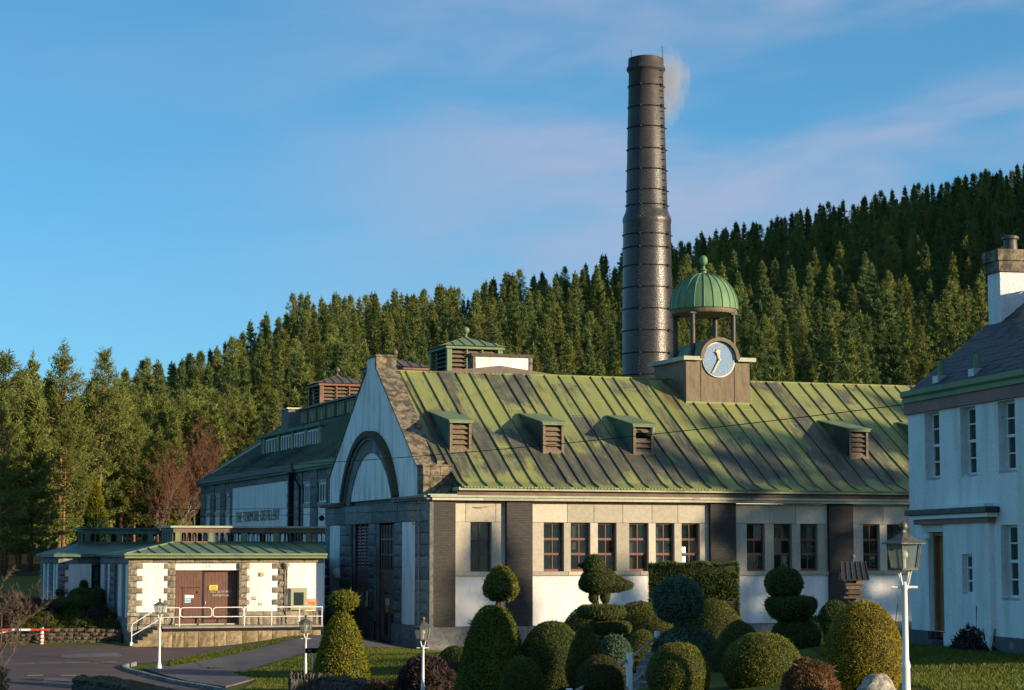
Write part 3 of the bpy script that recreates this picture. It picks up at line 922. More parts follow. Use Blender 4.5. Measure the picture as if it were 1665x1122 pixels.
# louvred roof vents
def roofz(y): return EZ + SL * (y - EY)
for cx in (31.08, 35.62, 40.16, 51.6, 56.1):
    hw = 0.52
    yf = 93.3; zt = 11.17; zb = roofz(yf) - 0.02
    yr = 96.35; zr = roofz(yr) + 0.03
    m = MB()
    # cheeks
    for sx in (-1, 1):
        xa = cx + sx * hw; xb = cx + sx * (hw - 0.06)
        m.prism([(yf, zb), (yf, zt), (yr - 0.05, zr - 0.05)], 'x', min(xa, xb), max(xa, xb))
    vent = m.build('roof_vent', 'copper_dark', hall)
    m = MB()
    m.prism([(yf - 0.20, zt + 0.0), (yf - 0.20, zt + 0.05), (yr, zr + 0.04), (yr, zr - 0.02)], 'x', cx - hw - 0.10, cx + hw + 0.10)
    m.prism([(yf - 0.17, zt - 0.10), (yf - 0.17, zt - 0.002), (yf, zt - 0.002), (yf, zt - 0.10)], 'x', cx - hw - 0.05, cx + hw + 0.05)
    m.build('vent_roof', 'copper_green', vent)
    m = MB()
    m.box(cx - hw, cx - hw + 0.12, yf - 0.05, yf + 0.06, zb - 0.02, zt - 0.1)
    m.box(cx + hw - 0.12, cx + hw, yf - 0.05, yf + 0.06, zb - 0.02, zt - 0.1)
    m.box(cx - hw - 0.02, cx + hw + 0.02, yf - 0.09, yf + 0.06, zb - 0.05, zb + 0.09)
    m.build('vent_frame', 'louvre_wood', vent)
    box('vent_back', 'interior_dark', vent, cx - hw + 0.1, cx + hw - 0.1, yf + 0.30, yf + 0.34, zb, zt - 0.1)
    n = 5
    hh = (zt - 0.12 - zb - 0.09) / n
    for i in range(n):
        z0 = zb + 0.10 + hh * i
        if abs(cx - 40.16) < 0.1 and i == 3: continue
        MB().add([(cx - hw + 0.12, yf - 0.02, z0), (cx + hw - 0.12, yf - 0.02, z0), (cx + hw - 0.12, yf + 0.14, z0 + hh * 0.80), (cx - hw + 0.12, yf + 0.14, z0 + hh * 0.80),
                  (cx - hw + 0.12, yf + 0.0, z0 - 0.02), (cx + hw - 0.12, yf + 0.0, z0 - 0.02), (cx + hw - 0.12, yf + 0.16, z0 + hh * 0.76), (cx - hw + 0.12, yf + 0.16, z0 + hh * 0.76)],
                 [(0, 1, 2, 3), (7, 6, 5, 4), (0, 4, 5, 1), (3, 2, 6, 7)]).build('louvre_slat', 'louvre_wood', vent)
    if abs(cx - 40.16) < 0.1:
        MB().tube([(cx + 0.30, yf + 0.2, zt - 0.42), (cx + 0.30, yf - 0.12, zt - 0.42), (cx + 0.30, yf - 0.32, zt - 0.40), (cx + 0.30, yf - 0.42, zt - 0.28), (cx + 0.30, yf - 0.45, zt - 0.12)], 0.10, 10).build('flue_pipe', 'concrete', vent, True)

# ---- clock turret on the ridge
TX0, TX1, TY0, TY1 = 44.44, 47.94, 97.78, 101.8
tur = box('clock_turret', 'bronze_sheet', hall, TX0, TX1, TY0, TY1, 12.2, 14.76)
for xx in (45.27, 47.13):
    box('sheet_seam', 'bronze_sheet', tur, xx - 0.03, xx + 0.03, TY0 - 0.025, TY0 - 0.001, 12.7, 14.74)
box('corner_seam', 'bronze_sheet', tur, TX0 - 0.02, TX0 + 0.05, TY0 - 0.03, TY0 - 0.001, 12.7, 14.74)
box('base_flashing', 'copper_roof', tur, TX0 - 0.06, TX1 + 0.06, TY0 - 0.10, TY0 - 0.001, 12.60, 12.70)
CX, CZ, CR = 46.21, 14.83, 0.84
m = MB()
m.box(TX0 - 0.22, CX - 1.0, TY0 - 0.24, TY1 + 0.2, 14.765, 14.96)
m.box(CX + 1.0, TX1 + 0.26, TY0 - 0.24, TY1 + 0.2, 14.765, 14.96)
m.build('turret_cornice', 'copper_ledge', tur)
# barrel behind the dial with hood arch
m = MB()
N = 24
outer = [(CX + 1.0 * math.cos(PI * i / N), 14.9 + 1.0 * math.sin(PI * i / N)) for i in range(N + 1)]
m.prism(outer + [(CX - 1.0, 14.77), (CX + 1.0, 14.77)], 'y', TY0 + 0.12, TY1)
m.build('barrel_roof', 'copper_green', tur, True)
m = MB()
A = [(CX + 1.09 * math.cos(PI * i / N), TY0 - 0.26, 14.86 + 1.09 * math.sin(PI * i / N)) for i in range(N + 1)]
B = [(CX + 0.90 * math.cos(PI * i / N), TY0 - 0.26, 14.86 + 0.90 * math.sin(PI * i / N)) for i in range(N + 1)]
A2 = [(p[0], TY0 + 0.14, p[2]) for p in A]; B2 = [(p[0], TY0 + 0.14, p[2]) for p in B]
for P_, Q_ in ((A, B), (B, B2), (B2, A2), (A2, A)):
    m.loft(P_, Q_, False)
m.build('dial_hood', 'bronze_sheet', tur, True)
m = MB(); m.lathe((0, 0, 0), [(CR + 0.05, -0.02), (CR + 0.05, 0.03), (CR, 0.04)], 48)
m.v = [(CX + x, TY0 - 0.05 - z, CZ + y) for x, y, z in m.v]
m.build('dial_rim', 'frame_white', tur, True)
m = MB(); m.lathe((0, 0, 0), [(CR, 0.0), (CR, 0.045)], 48)
m.v = [(CX + x, TY0 - 0.06 - z, CZ + y) for x, y, z in m.v]
dial = m.build('clock_dial', 'clock_blue', tur)
for i, s in enumerate(['XII', 'I', 'II', 'III', 'IIII', 'V', 'VI', 'VII', 'VIII', 'IX', 'X', 'XI']):
    t = PI / 2 - i * PI / 6
    text('numeral', s, 0.19, (CX + 0.62 * math.cos(t), TY0 - 0.112, CZ + 0.62 * math.sin(t)), (PI / 2, 0, 0), 'gilt', tur, 0.004, 0.62)
m = MB()
for i in range(60):
    t = 2 * PI * i / 60
    r0 = 0.775; a = 0.016 if i % 5 else 0.028
    c = (CX + r0 * math.cos(t), CZ + r0 * math.sin(t))
    m.box(c[0] - a / 2, c[0] + a / 2, TY0 - 0.112, TY0 - 0.106, c[1] - a / 2, c[1] + a / 2)
m.build('minute_dots', 'gilt', tur)
def hand(name, ang, L, w, star):
    m = MB()
    d = Vector((math.cos(ang), 0, math.sin(ang))); n = Vector((-math.sin(ang), 0, math.cos(ang)))
    o = Vector((CX, TY0 - 0.20, CZ))
    def quad(a0, a1, w0, w1, yo=0):
        p = [o + d * a0 + n * w0, o + d * a1 + n * w1, o + d * a1 - n * w1, o + d * a0 - n * w0]
        m.add([q + Vector((0, yo, 0)) for q in p] + [q + Vector((0, yo + 0.02, 0)) for q in p], [(0, 1, 2, 3), (7, 6, 5, 4), (0, 4, 5, 1), (1, 5, 6, 2), (2, 6, 7, 3), (3, 7, 4, 0)])
    quad(-0.06, L, w, w * 0.55)
    if star:
        c = o + d * (L * 0.95)
        pts = []
        for i in range(10):
            r = 0.17 if i % 2 == 0 else 0.075
            t = ang + PI * i / 5
            pts.append((c.x + r * math.cos(t), c.z + r * math.sin(t)))
        m.prism(pts, 'y', TY0 - 0.205, TY0 - 0.18)
    return m.build(name, 'gilt', tur)
hand('hour_hand', PI / 2 - R(347), 0.40, 0.040, True)
hand('minute_hand', PI / 2 - R(209), 0.76, 0.038, False)
MB().cyl((CX, TY0 - 0.22, CZ), (CX, TY0 - 0.06, CZ), 0.045, n=12).build('hand_boss', 'gilt', tur)
DX, DY = 46.38, 99.8
for sx in (-1, 1):
    for sy in (-1, 1):
        m = MB()
        c = (DX + sx * 1.13, DY + sy * 1.07)
        m.cyl((c[0], c[1], 14.9), (c[0], c[1], 17.3), 0.14, 0.13, 14)
        m.box(c[0] - 0.19, c[0] + 0.19, c[1] - 0.19, c[1] + 0.19, 17.24, 17.32)
        m.box(c[0] - 0.17, c[0] + 0.17, c[1] - 0.17, c[1] + 0.17, 14.76, 15.35)
        m.build('column', 'column_dark', tur, True)
m = MB()
m.lathe((DX, DY, 0), [(1.1, 17.30), (1.66, 17.32), (1.70, 17.42), (1.68, 17.58), (1.4, 17.60)], 48)
m.build('dome_ring', 'bronze_sheet', tur, True)
prof = []
for i in range(13):
    t = PI / 2 * i / 12
    prof.append((max(0.12, 1.75 * math.cos(t) ** 0.93), 17.58 + 1.86 * math.sin(t)))
prof[0] = (1.75, 17.56)
# each gore of the dome its own sheet, with a rolled seam
NG = 22
for g in range(NG):
    a0 = 2 * PI * g / NG; a1 = 2 * PI * (g + 1) / NG
    vs = []; fs = []
    for r, z in prof:
        for t in (a0, a0 + (a1 - a0) * 0.5, a1):
            vs.append((DX + r * math.cos(t), DY + r * math.sin(t), z))
    for i in range(len(prof) - 1):
        for j in range(2):
            fs.append((i * 3 + j, i * 3 + j + 1, i * 3 + j + 4, i * 3 + j + 3))
    m = MB().add(vs, fs)
    m.tube([(DX + (r + 0.012) * math.cos(a0), DY + (r + 0.012) * math.sin(a0), z + 0.01) for r, z in prof], 0.026, 5)
    m.build('dome_gore', 'copper_dome', tur, True)
m = MB()
m.lathe((DX, DY, 19.40), [(0.15, 0.0), (0.15, 0.16), (0.21, 0.22), (0.12, 0.30), (0.07, 0.42), (0.09, 0.46)], 18)
m.sphere((DX, DY, 20.13), 0.215, 20, 12, 1.25)
m.build('finial', 'copper_dome', tur, True)

# ---- the west gable with its arch
GX = HX0
GC = 99.9
upper = [(107.5, 7.70), (107.5, 9.06), (100.7, 14.05), (100.7, 14.55), (99.1, 14.55), (99.1, 14.00), (92.45, 9.07), (92.45, 7.70)]
MB().prism(upper, 'x', GX, GX + 0.97).build('gable_wall', 'render_gable', hall)
# coping stones up both rakes, apex block, kneelers
def rake(ya, za, yb, zb, n):
    for i in range(n):
        t0 = i / n; t1 = (i + 1) / n
        y0, z0 = ya + (yb - ya) * t0, za + (zb - za) * t0
        y1, z1 = ya + (yb - ya) * t1, za + (zb - za) * t1
        d = Vector((y1 - y0, z1 - z0)).normalized(); nn = Vector((-d.y, d.x))
        if nn.y < 0: nn = -nn
        g = 0.012; lift = random.uniform(0.07, 0.11)
        y0 += d.x * g; z0 += d.y * g; y1 -= d.x * g; z1 -= d.y * g
        MB().prism([(y0, z0), (y1, z1), (y1 + nn.x * lift, z1 + nn.y * lift), (y0 + nn.x * lift, z0 + nn.y * lift)], 'x', GX - 0.05, GX + 1.02).build('coping_stone', 'coping_stone', hall)
rake(92.45, 9.05, 99.1, 13.98, 10)
rake(107.5, 9.05, 100.7, 14.03, 10)
box('apex_stone', 'coping_stone', hall, GX - 0.03, GX + 1.0, 99.08, 99.25, 13.98, 14.6, 0.01)
box('apex_cap', 'coping_stone', hall, GX - 0.06, GX + 1.03, 99.02, 100.76, 14.56, 14.66, 0.01)
for ys, s in ((91.62, 1), (108.3, -1)):
    # kneeler of squared stones
    for r in range(3):
        z0 = 7.76 + 0.42 * r
        cuts = [0, 0.55, 1.08, 1.6] if r % 2 else [0, 0.42, 0.95, 1.6]
        for c0, c1 in zip(cuts[:-1], cuts[1:]):
            box('kneeler_stone', 'coping_stone', hall, GX + 0.02 + c0 * 0.86 + 0.006, GX + 0.02 + c1 * 0.86 - 0.006, min(ys, ys + s * 0.82), max(ys, ys + s * 0.82), z0 + 0.005, z0 + 0.415, 0.01)
    box('kneeler_cap', 'coping_stone', hall, GX - 0.03, GX + 1.45, min(ys - s * 0.04, ys + s * 0.84), max(ys - s * 0.04, ys + s * 0.84), 9.02, 9.10, 0.01)
box('parapet_lead', 'copper_ledge', hall, GX - 0.15, GX + 1.2, 90.3, 92.4, 7.70, 7.745)
# arch: voussoir ring and projecting hood
AC = 5.99
def arc_prism(r0, r1, a0, a1, x0, x1, n=4):
    pts = [(GC - r1 * math.sin(a0 + (a1 - a0) * i / n), AC + r1 * math.cos(a0 + (a1 - a0) * i / n)) for i in range(n + 1)]
    pts += [(GC - r0 * math.sin(a1 - (a1 - a0) * i / n), AC + r0 * math.cos(a1 - (a1 - a0) * i / n)) for i in range(n + 1)]
    return MB().prism(pts, 'x', x0, x1)
aw = math.acos(1.52 / 4.35)
nv = 15
for i in range(nv):
    a0 = -aw + 2 * aw * i / nv; a1 = -aw + 2 * aw * (i + 1) / nv
    arc_prism(3.97, 4.72, a0 + 0.0025, a1 - 0.0025, GX - 0.05 - random.uniform(0, 0.015), GX + 0.1).build('voussoir', 'granite_shade', hall)
aw2 = math.acos(1.72 / 4.88)
for i in range(13):
    a0 = -aw2 + 2 * aw2 * i / 13; a1 = -aw2 + 2 * aw2 * (i + 1) / 13
    arc_prism(4.73, 5.03, a0 + 0.002, a1 - 0.002, GX - 0.30, GX + 0.1).build('hood_stone', 'wall_moss', hall)
    arc_prism(4.60, 4.729, a0, a1, GX - 0.17, GX + 0.05).build('hood_moulding', 'granite_shade', hall)
# cornice either side of the arch
for ya, yb in ((90.4, 95.35), (105.0, 108.75)):
    n = 3
    for i in range(n):
        y0 = ya + (yb - ya) * i / n; y1 = ya + (yb - ya) * (i + 1) / n
        box('string_course', 'granite_shade', hall, GX - 0.32, GX + 0.3, y0 + 0.005, y1 - 0.005, 7.60, 7.70, 0.01)
        box('string_moulding', 'granite_shade', hall, GX - 0.20, GX + 0.3, y0 + 0.005, y1 - 0.005, 7.50, 7.598, 0.01)
# lower front: rough granite with two white strips and two doorways
LZ0, LZ1 = 1.95, 6.56
courses('granite_block', 'granite_shade', hall, 'x', 107.43, 108.38, LZ0, LZ1, GX, 9, 0.08)
courses('granite_block', 'granite_shade', hall, 'x', 104.30, 105.47, LZ0, LZ1, GX, 9, 0.08)
courses('granite_block', 'granite_shade', hall, 'x', 103.22, 104.28, LZ0, LZ1, GX - 0.05, 9, 0.07)
courses('granite_block', 'granite_shade', hall, 'x', 99.09, 100.18, LZ0, LZ1, GX - 0.02, 9, 0.07)
courses('granite_block', 'granite_shade', hall, 'x', 94.69, 96.02, LZ0, LZ1, GX, 9, 0.08, 2)
courses('granite_block', 'granite_shade', hall, 'x', 90.62, 92.71, LZ0, LZ1, GX, 9, 0.08, 1)
for y0 in (90.62,):
    pass
courses('granite_block', 'granite_shade', hall, 'x', 90.62, 108.38, 6.56, 7.49, GX - 0.02, 1, 0.05) if False else None
course_row('granite_lintel', 'granite_shade', hall, 'x', 90.62, 95.4, 6.57, 7.49, GX, 3, 0.07)
course_row('granite_lintel', 'granite_shade', hall, 'x', 95.4, 104.4, 6.57, 7.49, GX - 0.02, 4, 0.07)
course_row('granite_lintel', 'granite_shade', hall, 'x', 104.4, 108.38, 6.57, 7.49, GX, 2, 0.07)
for ya, yb in ((92.71, 94.69), (105.47, 107.43)):
    box('render_strip', 'render_white', hall, GX, GX + 0.3, ya, yb, LZ0, 6.56)
course_row('plinth_stone', 'granite_shade', hall, 'x', 90.5, 96.06, 0.4, LZ0, GX - 0.10, 4, 0.08)
course_row('plinth_stone', 'granite_shade', hall, 'x', 99.0, 100.2, 0.6, LZ0, GX - 0.10, 1, 0.03)
course_row('plinth_stone', 'granite_shade', hall, 'x', 103.2, 108.45, 0.4, LZ0 + 0.2, GX - 0.10, 3, 0.08)
core = MB()
core.box(GX + 0.2, GX + 0.5, 90.62, 108.38, 0.6, 7.7)
core.box(GX + 0.02, GX + 1.15, 90.602, 91.0, 1.95, 7.6)
core.build('gable_core', 'granite_shade', hall)
for ya, yb in ((98.56, 99.2), (102.76, 103.25), (95.9, 96.05), (100.15, 100.3)):
    courses('jamb_stone', 'granite_shade', hall, 'x', ya, yb, 1.0, LZ1, GX + 0.05, 9, 0.02)
# doors
def plank_door(y0, y1, z0, z1, x, parent, mat, n):
    w = (y1 - y0) / n
    for i in range(n):
        box('plank', mat, parent, x, x + 0.06, y0 + w * i + 0.006, y0 + w * (i + 1) - 0.006, z0, z1)
DXF = GX + 0.14
d1 = box('door', 'door_taupe', hall, DXF + 0.06, DXF + 0.1, 100.15, 103.22, 1.02, 6.56)
plank_door(100.2, 103.2, 1.06, 4.28, DXF, d1, 'door_taupe', 10)
for z in (2.55, 3.6, 4.05, 1.25):
    box('strap_hinge', 'door_taupe', d1, DXF - 0.02, DXF - 0.001, 100.25, 101.5, z, z + 0.07)
    box('strap_hinge', 'door_taupe', d1, DXF - 0.02, DXF - 0.001, 101.9, 103.1, z, z + 0.07)
box('transom', 'door_taupe', d1, DXF - 0.02, DXF + 0.05, 100.2, 103.2, 4.28, 4.45)
for j in range(4):
    yy = 100.2 + j * (3.0 - 0.1) / 3
    box('mullion', 'door_taupe', d1, DXF - 0.02, DXF + 0.05, yy, yy + 0.1, 4.45, 6.54)
for j in range(3):
    for i in range(13):
        z = 4.48 + i * 0.158
        MB().add([(DXF - 0.01, 100.3 + j * 0.9667, z), (DXF - 0.01, 101.16 + j * 0.9667, z), (DXF + 0.05, 101.16 + j * 0.9667, z + 0.10), (DXF + 0.05, 100.3 + j * 0.9667, z + 0.10)], [(0, 1, 2, 3)]).build('louvre_slat', 'door_taupe', d1)
d2 = box('door', 'door_taupe', hall, DXF + 0.06, DXF + 0.1, 96.0, 99.1, 1.02, 6.56)
plank_door(96.05, 99.05, 1.06, 4.20, DXF, d2, 'door_taupe', 8)
box('transom', 'door_taupe', d2, DXF - 0.03, DXF + 0.05, 96.05, 99.05, 4.20, 4.40)
for z in (4.85, 5.62):
    pass
for i in range(3):
    z0 = 4.40 + i * 0.715
    if i:
        box('glazing_bar', 'door_taupe', d2, DXF - 0.02, DXF + 0.05, 96.05, 99.05, z0 - 0.06, z0 + 0.02)
    for j in range(6):
        ya = 96.12 + j * 0.485
        box('mullion', 'door_taupe', d2, DXF - 0.01, DXF + 0.05, ya - 0.045, ya + 0.045, z0 + 0.02, z0 + 0.655)
        if j < 6:
            MB().add([(DXF + 0.03, ya + 0.045, z0 + 0.02), (DXF + 0.03, ya + 0.44, z0 + 0.02), (DXF + 0.03, ya + 0.44, z0 + 0.655), (DXF + 0.03, ya + 0.045, z0 + 0.655)], [(0, 1, 2, 3)]).build('pane', 'sash_glass', d2)
for ya in (96.35, 97.3):
    for i in range(11):
        z = 1.35 + i * 0.095
        MB().add([(DXF - 0.02, ya, z), (DXF - 0.02, ya + 0.62, z), (DXF + 0.0, ya + 0.62, z + 0.06), (DXF + 0.0, ya, z + 0.06)], [(0, 1, 2, 3)]).build('vent_slat', 'interior_dark', d2)
for z in (2.45, 3.5, 4.0, 1.25):
    box('strap_hinge', 'door_taupe', d2, DXF - 0.02, DXF - 0.001, 97.7, 99.0, z, z + 0.07)
box('notice', 'frame_white', d2, DXF - 0.02, DXF - 0.001, 97.15, 97.75, 2.72, 3.05)
box('notice', 'sign_yellow', d2, DXF - 0.02, DXF - 0.001, 97.35, 97.6, 2.42, 2.71)
for q in range(6):
    box('worn_lettering', 'interior_dark', d2, DXF - 0.008, DXF - 0.001, 97.3 + q * 0.11, 97.37 + q * 0.11, 3.25, 3.36)
sb = box('switch_box', 'copper_dark', hall, GX - 0.28, GX - 0.08, 102.5, 103.2, 2.65, 3.35)
box('notice', 'sign_green', sb, GX - 0.32, GX - 0.30, 103.25, 103.6, 2.95, 3.4)
box('notice', 'frame_white', sb, GX - 0.32, GX - 0.30, 103.25, 103.6, 2.55, 2.93)
for (y, z, mt, h) in ((101.75, 2.75, 'sign_cyan', 0.5), (100.95, 2.55, 'sign_yellow', 0.32)):
    box('notice', mt, d1, DXF - 0.03, DXF - 0.001, y, y + 0.3, z, z + h)
for i, (y, mt, z, h) in enumerate(((99.95, 'frame_white', 2.65, 0.7), (99.2, 'sign_red', 2.85, 0.4))):
    box('notice', mt, hall, GX - 0.13, GX - 0.11, y, y + 0.22, z, z + h)
MB().sphere((GX - 0.06, 105.55, 4.12), 0.30, 16, 10).build('globe_lamp', 'milk_glass', hall, True)
MB().cyl((GX - 0.13, 91.72, 2.0), (GX - 0.13, 91.72, 7.5), 0.028, n=6).build('cable_conduit', 'granite_dressed', hall)
MB().tube([(GX - 0.12, 91.6, 7.35), (GX - 0.45, 91.6, 7.3), (GX - 0.62, 91.6, 7.12), (GX - 0.30, 91.6, 7.0), (GX - 0.55, 91.6, 6.86), (GX - 0.3, 91.6, 6.72), (GX - 0.5, 91.6, 6.6), (GX - 0.42, 91.6, 6.42), (GX - 0.15, 91.6, 6.45)], 0.035, 6).build('scroll_bracket', 'plank_tan', hall)

# ------------------------------------------------------------------ still house behind, with the sign wall
BX = 30.5; BY0, BY1 = 109.2, 148.5
still = thing('still_house', (BX, BY0, 1.0), 'tall shaded building with gilt distillery lettering on its white side wall', 'building')
box('wall_core', 'granite_shade', still, BX + 0.12, BX + 0.5, BY0, BY1, 0.8, 9.9)
box('front_wall', 'render_white', still, BX + 0.5, 48.3, BY0, BY0 + 0.4, 0.8, 9.9)
box('rear_wall', 'render_white', still, BX + 0.5, 48.3, BY1 - 0.4, BY1, 0.8, 9.9)
box('far_wall', 'render_white', still, 47.9, 48.3, BY0 + 0.4, BY1 - 0.4, 0.8, 9.9)
# big sign panel
box('sign_panel', 'render_white', still, BX, BX + 0.3, 123.5, 138.5, 1.0, 9.43)
course_row('frieze_stone', 'granite_shade', still, 'x', 123.3, 138.7, 9.44, 9.92, BX - 0.02, 6, 0.06)
for (s, ya, yb) in (('THE', 137.35, 135.35), ('TORMORE', 134.95, 130.75), ('DISTILLERY', 130.35, 125.5)):
    pass
L = text('sign_lettering', 'THE TORMORE DISTILLERY', 0.98, (BX - 0.035, 131.4, 7.47), (PI / 2, 0, -PI / 2), 'letter_brown', still, 0.012, 1.0, 'CENTER', -0.012, 1.08)
_lx = [v.co.x for v in L.data.vertices]
L.scale = (11.75 / (max(_lx) - min(_lx)), 1, 1)
# end bays: piers, windows, white aprons
def still_bay(ya, yb, zw0, zw1, glazing):
    a, b = min(ya, yb), max(ya, yb)
    box('render_apron', 'render_white', still, BX + 0.02, BX + 0.3, a, b, 1.0, 7.78)
    box('window_sill', 'granite_dressed', still, BX - 0.03, BX + 0.3, a, b, 7.79, 8.0)
    box('window_lintel', 'granite_dressed', still, BX - 0.01, BX + 0.3, a, b, 9.1, 9.25)
    box('frieze_stone', 'granite_shade', still, BX - 0.02, BX + 0.3, a, b, 9.255, 9.92)
    m = MB()
    m.box(BX + 0.06, BX + 0.12, a, a + 0.12, 8.0, 9.1); m.box(BX + 0.06, BX + 0.12, b - 0.12, b, 8.0, 9.1)
    m.box(BX + 0.06, BX + 0.12, a + 0.12, b - 0.12, 8.98, 9.1); m.box(BX + 0.06, BX + 0.12, a + 0.12, b - 0.12, 8.0, 8.08)
    w = m.build('window', 'frame_white', still)
    n = 3
    for i in range(1, n):
        yy = a + 0.12 + (b - a - 0.24) * i / n
        box('mullion', 'frame_white', w, BX + 0.05, BX + 0.12, yy - 0.05, yy + 0.05, 8.08, 8.98)
    for i in range(n):
        y0 = a + 0.14 + (b - a - 0.28) * i / n; y1 = a + 0.14 + (b - a - 0.28) * (i + 1) / n
        MB().add([(BX + 0.10, y0, 8.05), (BX + 0.10, y1, 8.05), (BX + 0.10, y1, 9.0), (BX + 0.10, y0, 9.0)], [(0, 1, 2, 3)]).build('pane', 'sash_glass', w)
for ya, yb in ((145.4, 147.0), (142.2, 143.9), (139.1, 140.6), (118.2, 119.9), (114.6, 116.6), (110.6, 112.8)):
    still_bay(ya, yb, 8.0, 9.1, 3)
for ya, yb in ((147.05, 148.5), (143.95, 145.35), (140.65, 142.15), (138.5, 139.05), (122.6, 123.45), (119.95, 121.75), (116.65, 118.15), (112.85, 114.55), (109.2, 110.55)):
    courses('pier_stone', 'granite_shade', still, 'x', ya, yb, 1.0, 9.92, BX - 0.05, 16, 0.09)
# downpipe with hopper between sign wall and bays
box('hopper', 'copper_dark', still, BX - 0.45, BX - 0.02, 121.0, 122.7, 9.85, 10.35)
MB().cyl((BX - 0.15, 122.2, 1.0), (BX - 0.15, 122.2, 9.85), 0.16, n=10).build('downpipe', 'black_iron', still, True)
MB().tube([(BX - 0.2, 121.2, 9.85), (BX - 0.3, 120.6, 9.4), (BX - 0.15, 120.2, 9.0), (BX - 0.15, 120.1, 1)], 0.06, 6).build('downpipe', 'black_iron', still, True)
MB().sphere((BX - 0.2, 115.0, 7.1), 0.16, 10, 8).build('flood_lamp', 'black_iron', still, True)
# eaves and roof
BZ, BS = 10.12, 0.645
for ya, yb in ((109.0, 121.0), (121.0, 138.7), (138.7, 148.7)):
    box('gutter', 'copper_green' if ya < 120 else 'granite_shade', still, BX - 0.34, BX - 0.12, ya + 0.01, yb - 0.01, 9.98, 10.3)
    box('eaves_ledge', 'granite_dressed', still, BX - 0.24, BX + 0.3, ya + 0.01, yb - 0.01, 9.925, 9.978)
BRX = 39.7
bz = lambda x: BZ + BS * (x - 30.4)
BRZ = bz(37.2)
m = MB()
m.prism([(30.25, BZ - 0.05), (37.2, BRZ), (42.2, BRZ), (49.0, BZ), (49.0, BZ - 0.25), (30.25, BZ - 0.3)], 'y', BY0 - 0.2, BY1 - 0.55)
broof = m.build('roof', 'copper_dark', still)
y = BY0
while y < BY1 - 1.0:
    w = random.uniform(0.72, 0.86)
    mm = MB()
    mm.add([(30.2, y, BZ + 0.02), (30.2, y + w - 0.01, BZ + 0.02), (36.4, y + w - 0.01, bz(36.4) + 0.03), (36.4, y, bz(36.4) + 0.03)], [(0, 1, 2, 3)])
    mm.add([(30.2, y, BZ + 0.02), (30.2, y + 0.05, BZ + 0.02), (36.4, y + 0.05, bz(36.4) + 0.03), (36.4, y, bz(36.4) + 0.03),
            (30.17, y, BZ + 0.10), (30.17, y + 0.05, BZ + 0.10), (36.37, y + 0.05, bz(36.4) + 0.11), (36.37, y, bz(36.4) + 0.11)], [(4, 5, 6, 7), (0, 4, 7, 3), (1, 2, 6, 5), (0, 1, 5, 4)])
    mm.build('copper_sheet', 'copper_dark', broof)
    y += w
# raised verge at the far end
MB().prism([(30.15, BZ + 0.05), (37.5, bz(37.5) + 0.42), (37.5, bz(37.5) - 0.1), (30.15, BZ - 0.35)], 'y', BY1 - 0.5, BY1 + 0.15).build('verge_parapet', 'copper_dark', broof)
MB().prism([(31.0, BZ + 0.62), (36.4, bz(36.4) + 0.28), (36.4, bz(36.4) + 0.2), (31.0, BZ + 0.35)], 'y', BY1 - 1.0, BY1 - 0.7).build('verge_flashing', 'granite_dressed', broof)
# dormer band
dm = MB()
dm.prism([(32.75, 11.5), (32.75, 12.98), (36.4, 13.9), (36.4, 11.5)], 'y', 124.2, 140.2)
dorm = dm.build('dormer_band', 'copper_dark', still)
box('dormer_fascia', 'copper_dark', dorm, 32.5, 32.9, 124.0, 140.4, 12.78, 12.99)
box('dormer_sill', 'copper_green', dorm, 32.55, 32.9, 124.1, 140.3, 11.48, 11.62)
wy = 137.3
for i, (a, b) in enumerate(((133.9, 136.9), (130.3, 133.0), (126.9, 129.5), (124.6, 126.3))):
    ya, yb = [(135.3, 138.4), (131.6, 134.3), (128.2, 130.8), (125.0, 127.5)][i]
    z0, z1 = 11.66, 12.62
    fr = MB()
    fr.box(32.66, 32.74, ya, ya + 0.10, z0, z1); fr.box(32.66, 32.74, yb - 0.10, yb, z0, z1); fr.box(32.66, 32.74, ya + 0.1, yb - 0.1, z1 - 0.08, z1); fr.box(32.66, 32.74, ya + 0.1, yb - 0.1, z0, z0 + 0.06)
    w = fr.build('window', 'frame_white', dorm)
    for j in range(1, 4):
        yy = ya + (yb - ya) * j / 4
        box('mullion', 'frame_white', w, 32.65, 32.74, yy - 0.06, yy + 0.06, z0 + 0.06, z1 - 0.08)
    for j in range(4):
        y0 = ya + 0.06 + (yb - ya - 0.12) * j / 4; y1 = ya + 0.06 + (yb - ya - 0.12) * (j + 1) / 4
        MB().add([(32.72, y0, z0), (32.72, y1, z0), (32.72, y1, z1), (32.72, y0, z1)], [(0, 1, 2, 3)]).build('pane', 'sash_glass', w)
for yy in (138.9, 134.9, 131.1, 127.8, 124.5):
    box('dormer_post', 'copper_green', dorm, 32.62, 32.76, yy - 0.25, yy + 0.25, 11.62, 12.78)
